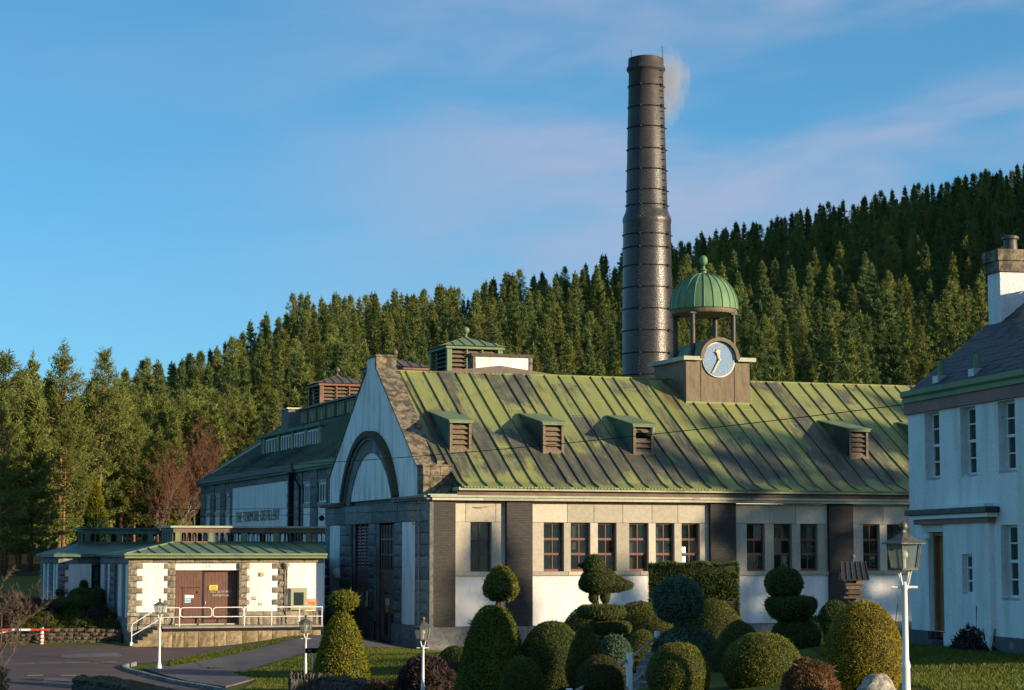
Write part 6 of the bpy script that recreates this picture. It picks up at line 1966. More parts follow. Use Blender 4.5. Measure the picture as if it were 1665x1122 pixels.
def egg(w, h, sh=0.42, flat=1.0):
    """egg profile, widest at fraction sh of the height"""
    r = w / 2
    return [(r * 0.62, 0), (r * 0.86, h * sh * 0.4), (r, h * sh), (r * 0.93, h * (sh + (1 - sh) * 0.38)), (r * 0.74, h * (sh + (1 - sh) * 0.68)), (r * 0.40 * flat, h * (sh + (1 - sh) * 0.92)), (0.01, h)]
def ballp(w, h):
    r = w / 2
    return [(0.01, 0), (r * 0.52, h * 0.07), (r * 0.87, h * 0.25), (r, h * 0.5), (r * 0.87, h * 0.75), (r * 0.52, h * 0.93), (0.01, h)]
def conep(w, h, top):
    r = w / 2; rt = top / 2
    return [(r * 0.95, 0), (r, h * 0.10), (r * 0.93, h * 0.3), (rt + (r - rt) * 0.58, h * 0.6), (rt + (r - rt) * 0.22, h * 0.85), (rt * 0.9, h * 0.95), (rt * 0.45, h), (0.01, h)]

topiary('bright clipped cone with a ball on top beside the arrow sign', 19.87, 72.56, [(0, 0, conep(2.15, 2.98, 0.7)), (0.05, 3.02, [(0.2, 0), (0.5, 0.22), (0.52, 0.42), (0.38, 0.62), (0.01, 0.72)])], 'golden_yew', [(0.02, 2.7, 3.2, 0.05)], 0.085, 750, 0.75)
topiary('largest clipped cone with a rounded ball on top before the second brick pilaster', 18.51, 52.85, [(0, 0, conep(2.05, 2.86, 0.85)), (0.20, 2.98, [(0.22, 0), (0.44, 0.18), (0.46, 0.40), (0.33, 0.70), (0.16, 0.88), (0.01, 0.94)])], 'yew_bright', [(0.2, 2.6, 3.2, 0.06)], 0.07, 1100, 0.7)
topiary('small smooth dark egg at the foot of the largest cone', 17.15, 46.97, [(0, 0, egg(1.12, 1.62))], 'yew_olive', None, 0.035, 2600, 0.5)
topiary('broad dark rounded bush between the largest cone and the pear shape', 19.94, 52.34, [(0, 0, egg(1.62, 2.05, 0.5))], 'yew_dark', None, 0.05, 1500, 0.6)
topiary('smooth pear shaped bush narrowing to its foot', 18.9, 47.4, [(0, 0.08, [(0.16, 0), (0.34, 0.35), (0.47, 0.75), (0.45, 1.05), (0.33, 1.45), (0.20, 1.72), (0.12, 1.86), (0.01, 1.92)])], 'yew_olive', [(0, 0, 0.4, 0.05)], 0.035, 2600, 0.5)
topiary('low dark mound with brown patches in front of the pear shaped bush', 16.59, 40.79, [(0, -0.05, egg(0.98, 1.08, 0.45))], 'yew_rusty', None, 0.035, 2400, 0.6)
# bird on two plates
bz0 = 1.3
def plate(w, h): 
    r = w / 2
    return [(0.01, 0), (r * 0.85, h * 0.08), (r, h * 0.5), (r * 0.88, h * 0.92), (r * 0.5, h), (0.01, h * 1.02)]
topiary('dark yew clipped into a bird standing on two flat tiers', 23.46, 57.45, [
    (0.18, 1.50, plate(1.25, 0.36)), (-0.05, 1.92, plate(1.42, 0.40)), (0.1, 0.0, egg(0.7, 1.5)),
    (-0.12, 2.60, ballp(0.98, 0.80), (1.15, 0.85)), (-0.26, 3.05, ballp(0.66, 0.72)), (0.28, 2.66, ballp(0.62, 0.50), (1.4, 0.8)), (0.56, 2.72, ballp(0.42, 0.32), (1.5, 0.8)), (-0.38, 2.66, ballp(0.62, 0.5), (1.1, 0.9)),
    (-0.60, 3.38, ballp(0.17, 0.13), (1.6, 0.8)), (-0.28, 2.36, ballp(0.30, 0.4)), (0.05, 2.36, ballp(0.30, 0.4))], 'yew_dark', [(-0.25, 2.2, 2.5, 0.06), (0.08, 2.2, 2.5, 0.06), (0.1, 1.7, 2.0, 0.2)], 0.045, 1900, 0.6, None, 'topiary', 'topiary_bird', 0.01, bz0)
topiary('green dome just behind the bird topiary, left of its tiers', 25.31, 63.16, [(0, 0, egg(2.0, 2.5, 0.45))], 'yew_olive', None, 0.05, 1300, 0.55)
topiary('wide green dome right behind the tail of the bird topiary', 26.74, 62.65, [(0.1, 0, egg(2.1, 2.42, 0.5))], 'yew_olive', None, 0.05, 1300, 0.6)
topiary('little smooth dome tucked above the white rail', 23.72, 55.23, [(0, 0, egg(1.12, 1.44, 0.4))], 'yew_bright', None, 0.035, 2400, 0.45)
topiary('small blue green bush right of the pear shaped bush', 21.45, 51.80, [(0, 0, egg(0.98, 1.26, 0.5))], 'cypress_blue', None, 0.06, 1300, 0.8)
topiary('blue green lollipop tree, round head on a bare stem above a low mound', 20.56, 45.74, [(-0.02, 1.28, [(0.12, 0), (0.42, 0.10), (0.58, 0.40), (0.56, 0.68), (0.40, 0.95), (0.01, 1.08)]), (0.16, 0.0, egg(1.58, 1.20, 0.5))], 'cypress_blue', [(0, 0.9, 1.5, 0.07)], 0.075, 1000, 0.85, None, 'topiary', 'topiary_bush', 0.03)
topiary('smooth green dome right behind the lollipop tree', 25.57, 54.56, [(0, 0, egg(1.75, 1.90, 0.38))], 'yew_olive', None, 0.04, 1900, 0.5)
topiary('smooth mossy dome in front of the lollipop mound', 17.25, 38.43, [(0, -0.1, egg(1.24, 1.22, 0.45, 1.2))], 'yew_bright', None, 0.03, 3200, 0.5)
topiary('dark cone shaped bush behind the big mossy mound', 20.59, 42.54, [(-0.05, 0, [(0.62, 0), (0.60, 0.3), (0.48, 0.65), (0.28, 0.95), (0.01, 1.12)])], 'yew_olive', None, 0.035, 2600, 0.5)
topiary('broad mossy mound at the bottom edge of the garden', 18.78, 37.88, [(0, -0.1, egg(1.58, 1.20, 0.4, 1.1))], 'yew_bright', None, 0.032, 3000, 0.55)
topiary('dark three tier bush, ball over a disc over a bulb', 22.86, 44.91, [(-0.02, 1.24, ballp(0.90, 0.78)), (0.14, 0.72, [(0.2, 0), (0.45, 0.14), (0.60, 0.38), (0.52, 0.58), (0.01, 0.66)]), (0.24, -0.25, [(0.2, 0), (0.45, 0.3), (0.58, 0.66), (0.42, 0.98), (0.01, 1.06)])], 'yew_dark', [(0.05, 0.5, 1.4, 0.06)], 0.045, 1900, 0.75, None, 'topiary', 'topiary_bush', 0.02)
topiary('golden egg shaped bush, half in sunlight, left of the tall lamp', 17.68, 31.90, [(0, 0, egg(1.33, 1.62, 0.36))], 'egg_gold', None, 0.03, 4200, 0.6)
topiary('small dark bush showing left of the golden egg', 28.75, 53.42, [(0, 0, egg(1.1, 1.48, 0.45))], 'yew_dark', None, 0.05, 1400, 0.6)
topiary('low dark clipped hedge between the tiered bush and the golden egg', 28.22, 53.61, [(0, 0, egg(0.9, 1.1, 0.5))], 'yew_dark', None, 0.05, 1400, 0.6)
topiary('brown withered mophead bush at the foot of the golden egg', 15.90, 30.41, [(0, -0.1, egg(0.94, 0.84, 0.5))] + [(0.36 * math.cos(q * 2.4) * math.sqrt((q + 1) / 22), 0.30 + 0.36 * math.sqrt(max(0, 1 - ((q + 1) / 22) ** 1.0)) + 0.03 * ((q * 5) % 3), ballp(0.21, 0.17)) for q in range(22)], 'hydrangea_brown', None, 0.045, 2600, 0.9, None, 'bush', 'withered_bush', 0.05)
topiary('dark rounded shrub by the corner pier, behind the brown twiggy bush', 23.54, 71.24, [(0, 0, egg(1.3, 1.62, 0.5)), (0.75, 0, egg(0.9, 1.75, 0.5))], 'yew_dark', None, 0.06, 900, 0.7, None, 'bush', 'shrub')
topiary('low dark shrub in front of the corner pier, left of the largest cone', 22.3, 67.3, [(0, 0, egg(1.4, 1.22, 0.5)), (0.7, 0, egg(1.0, 0.95, 0.5))], 'twiggy_purple', None, 0.07, 700, 0.9, None, 'bush', 'shrub')
topiary('brown purple twiggy bush behind the lamp by the corner pier', 18.3, 57.9, [(0, 0, egg(1.45, 1.85, 0.6)), (0.55, 0, egg(0.9, 1.45, 0.6))], 'twiggy_purple', None, 0.12, 700, 0.7, None, 'bush', 'twiggy_bush', 0.05)
topiary('low rusty heather spreading beside the curved wall', 18.2, 59.8, [(-0.6, 0, egg(1.3, 1.1, 0.5)), (0.2, 0, egg(1.3, 1.25, 0.5)), (0.9, 0, egg(0.9, 0.95, 0.5))], 'heather_brown', None, 0.09, 800, 0.9, None, 'bush', 'heather', 0.05)
topiary('rusty low bush at the left foot of the largest cone', 17.9, 54.4, [(-0.35, 0, egg(0.9, 0.85, 0.5)), (0.3, 0, egg(0.7, 0.7, 0.5))], 'heather_brown', None, 0.08, 900, 0.9, None, 'bush', 'heather', 0.05)

# tall clipped hedge block behind the topiary
hd = thing('clipped_hedge', (32.6, 71.2, 1.4), 'tall square clipped dark hedge standing before the long wall', 'hedge')
r = np.random.default_rng(55)
hw, hd_, hz0, hz1 = 1.56, 0.6, 1.3, 4.72
def boxpts(n):
    faces = [((0, -1, 0), 2 * hw * (hz1 - hz0)), ((0, 1, 0), 2 * hw * (hz1 - hz0)), ((-1, 0, 0), 2 * hd_ * (hz1 - hz0)), ((1, 0, 0), 2 * hd_ * (hz1 - hz0)), ((0, 0, 1), 4 * hw * hd_)]
    P = []; N = []
    tot = sum(a for _, a in faces)
    for nn, a in faces:
        k_ = int(n * a / tot); u = r.uniform(-1, 1, (k_, 3))
        p = u * np.array([hw, hd_, (hz1 - hz0) / 2])
        nn = np.array(nn, float)
        ax = int(np.argmax(np.abs(nn)))
        p[:, ax] = nn[ax] * np.array([hw, hd_, (hz1 - hz0) / 2])[ax] + 0.05 * np.sin(p[:, (ax + 1) % 3] * 5) 
        P.append(p); N.append(np.repeat(nn[None], k_, 0))
    return np.concatenate(P), np.concatenate(N)
P, N = boxpts(26000)
c, s = math.cos(-YAW), math.sin(-YAW)
RM = np.array([[c, -s, 0], [s, c, 0], [0, 0, 1]])
v, f = blades((P @ RM.T) + np.array([0, 0, (hz0 + hz1) / 2 - 1.4]) - (N @ RM.T) * 0.04, N @ RM.T + np.array([0, 0, 0.7]), 0.13, 0.05, r, 0.55)
bxv = np.array([(sx * hw * 0.96, sy * hd_ * 0.94, sz) for sz in (hz0 - 1.4, hz1 - 1.4 - 0.05) for sx, sy in ((-1, -1), (1, -1), (1, 1), (-1, 1))]) @ RM.T
bf = np.array([(0, 1, 5), (0, 5, 4), (1, 2, 6), (1, 6, 5), (2, 3, 7), (2, 7, 6), (3, 0, 4), (3, 4, 7), (4, 5, 6), (4, 6, 7)])
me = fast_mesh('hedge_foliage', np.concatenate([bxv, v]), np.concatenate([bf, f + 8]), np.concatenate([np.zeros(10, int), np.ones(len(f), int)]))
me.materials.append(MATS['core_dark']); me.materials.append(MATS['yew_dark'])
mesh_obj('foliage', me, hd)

# boulder
bo = MB().sphere((0, 0, 0), 1.0, 18, 12)
bo.v = [((x + 0.22 * noise.noise(Vector((x, y, z)) * 1.7)) * 0.34, (y + 0.25 * noise.noise(Vector((y, z, x)) * 1.7)) * 0.26, (z + 0.25 * noise.noise(Vector((z, x, y)) * 1.9)) * 0.40) for x, y, z in bo.v]
rk = bo.build('boulder', 'rock_lichen', None, True)
rk.location = (16.36, 29.15, 2.86); rk.rotation_euler = (0.1, 0.5, 0.2)
tag(rk, 'pale lichen spotted boulder standing between the golden egg and the tall lamp', 'boulder')

# dead leaf pile by the house
dl = thing('leaf_pile', (23.4, 39.6, 3.0), 'heap of dead leaves and canes against the porch of the white house', 'leaf pile')
r = np.random.default_rng(9)
n = 2600
a = r.uniform(0, 2 * PI, n); q = np.sqrt(r.uniform(0, 1, n))
u_ = q * np.cos(a); w_ = q * np.sin(a)
ax_ = np.array([-0.129, -0.9914, 0]); ay_ = np.array([0.9914, -0.129, 0])
P = np.array([24.05, 38.75, 2.98]) + u_[:, None] * ax_ * 1.05 + w_[:, None] * ay_ * 0.35 + np.stack([np.zeros(n), np.zeros(n), (1 - q * q) * 0.62 * r.uniform(0.2, 1.0, n)], 1)
v, f = blades(P - np.array(WL[dl.name]), np.tile([0, -0.2, 0.3], (n, 1)), 0.13, 0.055, r, 0.9)
me = fast_mesh('dead_leaves', v, f); me.materials.append(MATS['twiggy_purple']); o = mesh_obj('dead_leaves', me, dl); o['kind'] = 'stuff'
for q in range(7):
    p = Vector((24.05 - 0.129 * (0.1 + 0.14 * q), 38.75 - 0.99 * (0.1 + 0.12 * q), 3.0))
    MB().tube([p, p + Vector((random.uniform(-0.1, 0.1), random.uniform(-0.1, 0.1), random.uniform(0.5, 1.0)))], 0.014, 5).build('cane', 'twig_grey', dl)
gb = thing('garden_sack', (23.6, 43.6, 3.0), 'crumpled clear sack and pots at the far corner of the white house', 'sack')
MB().sphere((23.75, 43.4, 3.22), 0.30, 14, 9, 1.1).build('sack', 'bag_clear', gb, True)
MB().lathe((24.1, 42.9, 2.95), [(0.15, 0), (0.2, 0.28), (0.21, 0.3)], 12).build('plant_pot', 'house_base', gb)
for q in range(4):
    MB().cyl((24.0 + q * 0.1, 42.9 - q * 0.12, 2.95), (24.0 + q * 0.14, 42.85 - q * 0.12, 3.95 - 0.15 * (q % 3)), 0.008, n=4).build('cane', 'twig_grey', gb)

# ------------------------------------------------------------------ shrub bed at the far left
def shrubs(): pass
topiary('round clipped ball on a dark cone in the shaded bed by the warehouse side wall', 15.35, 101.3, [(0, 0, egg(1.5, 1.0, 0.5)), (0.0, 0.85, ballp(0.42, 0.48))], 'yew_dark', None, 0.06, 900, 0.6)
topiary('small dark clipped ball by the corner of the rear wing', 14.25, 101.2, [(0, 0, egg(0.4, 0.5)), (0, 0.4, ballp(0.42, 0.42))], 'yew_dark', None, 0.06, 900, 0.6)
topiary('dark bell shaped bush before the narrow warehouse windows', 15.75, 99.6, [(0, 0, [(0.5, 0), (0.46, 0.5), (0.34, 1.0), (0.30, 1.35), (0.01, 1.55)])], 'yew_dark', None, 0.06, 900, 0.6)
topiary('broad low dark bush in the bed left of the bell shaped bush', 14.6, 99.7, [(-0.5, 0, egg(1.5, 0.85, 0.5)), (0.4, 0, egg(1.4, 0.95, 0.5)), (1.0, 0, egg(0.8, 0.7, 0.5))], 'yew_dark', None, 0.07, 800, 0.7, None, 'bush', 'shrub', 0.04)
topiary('dark twiggy round bush against the warehouse plinth', 15.9, 97.4, [(-0.5, 0, egg(1.2, 1.45, 0.5)), (0.15, -0.2, egg(0.9, 1.3, 0.5))], 'twiggy_purple', None, 0.10, 700, 0.9, None, 'bush', 'twiggy_bush', 0.04)
topiary('dark purple twiggy thicket at the left of the shrub bed', 11.9, 98.9, [(-1.5, 0, egg(1.9, 1.1, 0.5)), (-0.3, 0, egg(1.9, 1.2, 0.5)), (0.9, 0, egg(1.8, 1.0, 0.5))], 'twiggy_purple', None, 0.13, 600, 1.0, None, 'bush', 'twiggy_bush', 0.06)
jn = thing('juniper', (14.5, 96.2, 1.3), 'spreading green juniper hanging over the dry stone wall, sunlit along its edge', 'bush')
r = np.random.default_rng(21)
P = []; D = []
for q in range(1500):
    x = r.uniform(11.8, 16.0); t = r.uniform(0, 1)
    y = 95.25 + t * 2.6 + (16 - x) * 0.09
    P.append((x, y, 1.62 + 0.75 * t + 0.12 * math.sin(x * 4) + 0.10 * math.sin(x * 9 + y * 5))); 
P = np.array(P); P = np.repeat(P, 14, 0) + r.normal(0, 0.09, (len(P) * 14, 3))
v, f = blades(P - np.array(WL[jn.name]), np.tile([0.25, -0.8, 0.35], (len(P), 1)), 0.16, 0.045, r, 0.6)
me = fast_mesh('foliage', v, f); me.materials.append(MATS['juniper']); mesh_obj('foliage', me, jn)
hb = thing('beech_hedge', (6.2, 56.3, 0.3), 'brown clipped beech hedge at the lower left edge by the road', 'hedge')
r = np.random.default_rng(31)
P = r.uniform(-1, 1, (9000, 3)) * np.array([1.05, 0.9, 0.92]) + np.array([5.55, 56.3, 1.28]) 
v, f = blades(P - np.array(WL[hb.name]), np.tile([0, 0, 0.3], (len(P), 1)), 0.09, 0.06, r, 1.0)
me = fast_mesh('foliage', v, f); me.materials.append(MATS['hedge_beech']); mesh_obj('foliage', me, hb)

# barrier with red and white boom
br_ = thing('road_barrier', (12.6, 95.0, 1.1), 'red and white striped barrier boom on a striped post before the dry stone wall', 'barrier')
def stripe_run(p0, p1, r0, n, sq=True, par=br_):
    p0 = Vector(p0); p1 = Vector(p1)
    for i in range(n):
        MB().cyl(p0 + (p1 - p0) * (i / n), p0 + (p1 - p0) * ((i + 1) / n), r0, n=6).build('boom_stripe', 'red_gloss' if i % 2 == 0 else 'white_paint', par)
by = 94.75
stripe_run((12.95, by, 1.86), (7.2, by + 0.3, 1.90), 0.05, 7)
MB().cyl((12.62, by + 0.1, 0.9), (12.62, by + 0.1, 1.95), 0.075, n=8).build('barrier_post', 'white_paint', br_)
for i in range(5):
    MB().cyl((12.62, by + 0.1, 1.15 + i * 0.16), (12.62, by + 0.1, 1.21 + i * 0.16), 0.078, n=8).build('post_stripe', 'red_gloss', br_)
MB().tube([(11.3, by + 0.12, 1.84), (10.7, by + 0.14, 1.70), (9.9, by + 0.18, 1.55), (9.82, by + 0.18, 1.86)], 0.03, 6).build('boom_brace', 'white_paint', br_)

# far white cottage at the left edge
co = thing('white_cottage', (5.4, 150, 2.2), 'small white building at the far left edge behind bare twigs', 'building')
box('wall', 'render_white', co, 0.8, 6.4, 150, 156, 1.5, 4.35)
box('quoin_strip', 'granite_shade', co, 4.5, 4.95, 149.94, 150.0, 1.5, 4.35)
MB().prism([(149.6, 4.3), (156.4, 4.3), (153, 5.3)], 'x', 0.5, 6.7).build('roof', 'slate', co)

# ------------------------------------------------------------------ trees
def conifer_mesh(name, seed, h, rbase, style, tufts=1.0, mat='needle_fir', bare=0.12):
    """whorls of branches; every branch carries tufts of needle blades. trunk returned as a separate mesh"""
    r = np.random.default_rng(seed)
    P = []; D = []; LL = []
    z = h * bare
    lean = r.normal(0, 0.012, 2)
    tm = MB()
    nseg = 7
    tp = [(lean[0] * h * (i / nseg) ** 2, lean[1] * h * (i / nseg) ** 2, -0.6 + (h * 0.97 + 0.6) * i / nseg) for i in range(nseg + 1)]
    tr = [max(0.02, h * 0.0135 * (1 - 0.93 * i / nseg)) for i in range(nseg + 1)]
    tm.tube(tp, tr, 7)
    while z < h * 0.985:
        t = (z - h * bare) / (h * (1 - bare))
        if style == 'pine':
            env = (0.35 + 0.65 * min(1, t / 0.35)) * (1 - t) ** 0.82 * 1.1 if t < 0.95 else 0.12
            nb = r.integers(4, 7); gap = h * 0.054
        else:
            env = (1 - t) ** 1.05 * (0.7 + 0.3 * min(1, t / 0.15)) + 0.02
            nb = r.integers(5, 8); gap = h * 0.046
        a0 = r.uniform(0, 2 * PI)
        for b in range(nb):
            a = a0 + 2 * PI * b / nb + r.normal(0, 0.25)
            L = rbase * env * r.uniform(0.62, 1.22)
            if r.uniform() < 0.07: L *= 0.4
            up = (0.05 + 0.45 * t) if style != 'pine' else (0.25 + 0.5 * t)
            up += r.normal(0, 0.10)
            dirh = np.array([math.cos(a), math.sin(a)])
            bx0 = np.array([lean[0] * h * (z / h) ** 2, lean[1] * h * (z / h) ** 2, z + r.normal(0, gap * 0.25)])
            n = max(2, int(L / (0.40 if style != 'pine' else 0.42) * tufts))
            end = None
            for i in range(n):
                s = (i + 0.7) / n
                if style == 'pine' and s < 0.42 and L > 1.2: continue
                p = bx0 + np.array([dirh[0] * L * s, dirh[1] * L * s, L * (up * s - 0.42 * s * (1 - t) + 0.34 * s * s)])
                end = p
                side = np.array([-dirh[1], dirh[0], 0])
                m_ = 1 if style != 'pine' else 2
                for q in range(3 if s > 0.3 else 2):
                    pp = p + side * r.normal(0, 0.10 + 0.15 * s * L / 2.0) + np.array([0, 0, r.normal(0, 0.05)])
                    P.append(pp); D.append(np.array([dirh[0] * 0.75, dirh[1] * 0.75, 0.40 + 0.5 * t])); LL.append(0.5)
            if style == 'pine' and L > 1.0:
                mid = bx0 + np.array([dirh[0] * L * 0.5, dirh[1] * L * 0.5, L * (up * 0.5 - 0.1)])
                tm.tube([tuple(bx0), tuple(mid), tuple(end if end is not None else mid)], [h * 0.0035, h * 0.0025, h * 0.001], 4)
        z += gap * r.uniform(0.8, 1.2)
    # leader
    for i in range(6):
        P.append(np.array([lean[0] * h, lean[1] * h, h * (0.94 + 0.09 * i / 6)])); D.append(np.array([0, 0, 1.0])); LL.append(0.4)
    P = np.array(P); D = np.array(D)
    k_ = 8 if style != 'pine' else 16
    Pb = np.repeat(P, k_, 0) + r.normal(0, 0.075 if style != 'pine' else 0.17, (len(P) * k_, 3)); Db = np.repeat(D, k_, 0)
    v, f = blades(Pb, Db, 0.46 if style != 'pine' else 0.34, 0.12 if style != 'pine' else 0.085, r, 0.55 if style != 'pine' else 0.7)
    me = fast_mesh(name, v, f); me.materials.append(MATS[mat])
    tme = bpy.data.meshes.new('trunk'); tme.from_pydata(tm.v, [], tm.f); tme.materials.append(MATS['trunk_bark' if style == 'pine' else 'trunk_dark'])
    tme.polygons.foreach_set('use_smooth', [True] * len(tme.polygons))
    return me, tme
HILL = [conifer_mesh('conifer_crown', 11, 15.0, 3.5, 'fir'), conifer_mesh('conifer_crown', 12, 15.0, 3.0, 'fir'), conifer_mesh('conifer_crown', 13, 15.0, 3.9, 'fir', 0.9),
        conifer_mesh('conifer_crown', 14, 15.0, 3.3, 'fir', 0.85, 'needle_pine'), conifer_mesh('conifer_crown', 15, 15.0, 3.3, 'pine', 0.9, 'needle_pine', 0.25), conifer_mesh('conifer_crown', 16, 15.0, 2.8, 'fir', 1.0, 'needle_pine')]
PINES = [conifer_mesh('pine_crown', 21, 17.0, 3.7, 'pine', 1.5, 'needle_pine', 0.24), conifer_mesh('pine_crown', 22, 17.0, 3.3, 'pine', 1.5, 'needle_pine', 0.30), conifer_mesh('pine_crown', 23, 17.0, 4.0, 'pine', 1.5, 'needle_pine', 0.20), conifer_mesh('pine_crown', 24, 17.0, 3.4, 'fir', 1.1, 'needle_pine', 0.14)]
def tree(name, proto, x, y, h, label, cat, group, hbase=15.0, rot=None):
    z = g1(x, y) - 0.2
    t = thing(name, (x, y, z), label, cat, group)
    s = h / hbase; w = s * random.uniform(0.88, 1.15)
    rt_ = (0, 0, random.uniform(0, 2 * PI))
    c = bpy.data.objects.new('crown', proto[0]); c.scale = (w, w, s); c.rotation_euler = rt_; put(c, t)
    k_ = bpy.data.objects.new('trunk', proto[1]); k_.scale = (w, w, s); k_.rotation_euler = rt_; put(k_, t)
    return t
def xy(p, F):
    L = (p - 832.5) / 3500 * F
    return (FH[0] * F + RT[0] * L, FH[1] * F + RT[1] * L)
# near stand of tall pines on the left
near = []
_r = np.random.default_rng(77)
for row in range(4):
    for p in np.arange(-70, 360, 33):
        pp = p + _r.uniform(-11, 11) + row * 13
        F = 152 + max(pp, -70) * 0.165 + row * 13 + _r.uniform(-4, 4)
        if 112 < pp < 206 and F < 186: continue
        near.append((pp, F, _r.uniform(12.8, 15.6) * (1 if pp < 235 else 0.85) * (0.88 if row == 0 else 1.0)))
near += [(98, 176, 17.6), (52, 174, 16.8), (163, 186, 17.2), (6, 162, 16.2), (352, 205, 13.0), (400, 212, 12.5)]
ORD = ['first', 'second', 'third', 'fourth', 'fifth', 'sixth', 'seventh', 'eighth', 'ninth', 'tenth', 'eleventh', 'twelfth', 'thirteenth', 'fourteenth', 'fifteenth', 'sixteenth', 'seventeenth', 'eighteenth', 'nineteenth', 'twentieth'] + ['twenty ' + w_ for w_ in ('first', 'second', 'third', 'fourth', 'fifth', 'sixth', 'seventh', 'eighth', 'ninth')] + ['thirtieth']
special = {98: 'tallest pointed pine of the near stand, its tip clear against the sky', 52: 'second tallest pine of the near stand, pointed, standing left of the tallest',
           352: 'broad green pine rising beside the far end of the still house roof', 163: 'tall pine standing behind the yellow tipped cypress', 400: 'short broad pine showing just over the still house roof', 6: 'tall pine at the left edge behind the white building'}
near.sort(key=lambda t: t[0])
cnt = {}
for i, (p, F, h) in enumerate(near):
    x, y = xy(p, F)
    front = F < 178 + max(p, 0) * 0.12
    q = (front, p < 0 or p > 400)
    if p in special: lab = special[p]
    elif p < 0: lab = 'pine of the near stand at or past the left edge, ' + ('in its front row' if front else 'in its back rows')
    else:
        k_ = cnt.get(front, 0); cnt[front] = k_ + 1
        lab = ORD[min(k_, 29)] + (' pine from the left along the front of the near stand, stem showing' if front else ' pine from the left in the back rows of the near stand')
    tree('pine_tree', PINES[(i * 7 + int(F)) % 4], x, y, h, lab, 'pine tree', 'pines of the near stand behind the warehouse', 17.0)
# wooded hillside
cand = []
sp = 5.8
rg = np.random.default_rng(5)
for F in np.arange(196, 625, sp):
    Ls = np.arange(-0.30 * F, 0.31 * F, sp)
    for L in Ls:
        f_ = F + rg.uniform(-0.46, 0.46) * sp; l_ = L + rg.uniform(-0.46, 0.46) * sp
        p = 832.5 + 3500 * l_ / f_
        if p < -120 or p > 1800: continue
        if p < 250 and f_ < 204: continue
        if p > 1000 and f_ < 200 + (p - 1000) * 0.01: continue
        fc = np.interp(p, HPX, HFC)
        if f_ > fc + 12: continue
        h = rg.uniform(9.0, 14.8) * (0.92 if f_ < 225 else 1.0)
        cand.append((p, f_, l_, h))
cand = np.array(cand)
X = FH[0] * cand[:, 1] + RT[0] * cand[:, 2]; Y = FH[1] * cand[:, 1] + RT[1] * cand[:, 2]
Zg = gz(X, Y)
ytop = 905 - (Zg + cand[:, 3] - 5) / cand[:, 1] * 3500
occ = np.interp(cand[:, 0], [0, 320, 330, 480, 600, 620, 880, 1095, 1105, 1215, 1225, 1480, 1600, 1665], [840, 820, 770, 660, 600, 590, 604, 612, 440, 440, 622, 628, 545, 500])
vis = (ytop < occ - 6) & (cand[:, 0] > -10) & (cand[:, 0] < 1675)
score = cand[:, 3] / cand[:, 1] * np.minimum(1, np.maximum(0, (occ - ytop)) / 70)
order = np.argsort(-np.where(vis, score, -1))
single = order[:270]
rest = np.array([i for i in order[270:]])
PLACES = [(130, 'above the far left pines'), (250, 'left of the red birches'), (330, 'above the red birches'), (410, 'over the far end of the still house'), (490, 'left of the nearer red turret'), (590, 'behind the nearer red turret'), (700, 'behind the middle turret'), (780, 'behind the green turret'),
          (880, 'above the white stack'), (950, 'midway between white stack and chimney'), (1012, 'just left of the chimney'), (1110, 'between chimney and clock dome'), (1200, 'behind the clock dome'), (1270, 'just right of the clock dome'), (1350, 'over the hall ridge right of the clock'), (1430, 'above the right hall roof vent'), (1520, 'above the hall end by the house'), (1600, 'left of the house chimney'), (9999, 'above the house chimney')]
bins = {}
for i in single:
    p = cand[i, 0]
    row = 'lowest row' if ytop[i] > occ[i] - 60 else ('middle rows' if ytop[i] > occ[i] - 140 else 'upper rows')
    w_ = next(t for lim, t in PLACES if p < lim)
    bins.setdefault((row, w_), []).append(i)
for (row, w_), L_ in bins.items():
    L_.sort(key=lambda i: cand[i, 0])
    for n_, i in enumerate(L_):
        o_ = ORD[n_] + ' conifer from left' if 1 < len(L_) and n_ < 30 else 'single conifer'
        tree('conifer', HILL[int(rg.integers(0, 6))], float(X[i]), float(Y[i]), float(cand[i, 3]), o_ + ', ' + row + ' of hill, ' + w_, 'conifer', 'conifers on the hillside')
# the rest of the wood, hundreds more trees, as one mass of instanced crowns
me = bpy.data.meshes.new('hillside_wood')
me.from_pydata([(float(X[i]), float(Y[i]), float(Zg[i]) - 0.2) for i in rest], [], [])
at = me.attributes.new('sc', 'FLOAT', 'POINT'); at.data.foreach_set('value', [float(cand[i, 3] / 15.0) for i in rest])
wood = mesh_obj('hillside_wood', me)
tag(wood, 'dark mass of conifers covering the rest of the hillside', 'wood', kind='stuff')
ng = bpy.data.node_groups.new('wood_trees', 'GeometryNodeTree')
ng.interface.new_socket('Geometry', in_out='INPUT', socket_type='NodeSocketGeometry')
ng.interface.new_socket('Geometry', in_out='OUTPUT', socket_type='NodeSocketGeometry')
gi = ng.nodes.new('NodeGroupInput'); go = ng.nodes.new('NodeGroupOutput')
iop = ng.nodes.new('GeometryNodeInstanceOnPoints'); iop.inputs['Pick Instance'].default_value = True
jn_ = ng.nodes.new('GeometryNodeJoinGeometry')
src = []
for q in range(6):
    s_ = next(o for o in bpy.data.objects if o.type == 'MESH' and o.data == HILL[q][0])
    oi = ng.nodes.new('GeometryNodeObjectInfo'); oi.inputs['Object'].default_value = s_; oi.transform_space = 'ORIGINAL'; oi.inputs['As Instance'].default_value = True
    ng.links.new(oi.outputs['Geometry'], jn_.inputs[0])
ng.links.new(gi.outputs[0], iop.inputs['Points']); ng.links.new(jn_.outputs[0], iop.inputs['Instance'])
rv = ng.nodes.new('FunctionNodeRandomValue'); rv.data_type = 'FLOAT_VECTOR'
rv.inputs[0].default_value = (0, 0, 0); rv.inputs[1].default_value = (0, 0, 6.283)
ng.links.new(rv.outputs[0], iop.inputs['Rotation'])
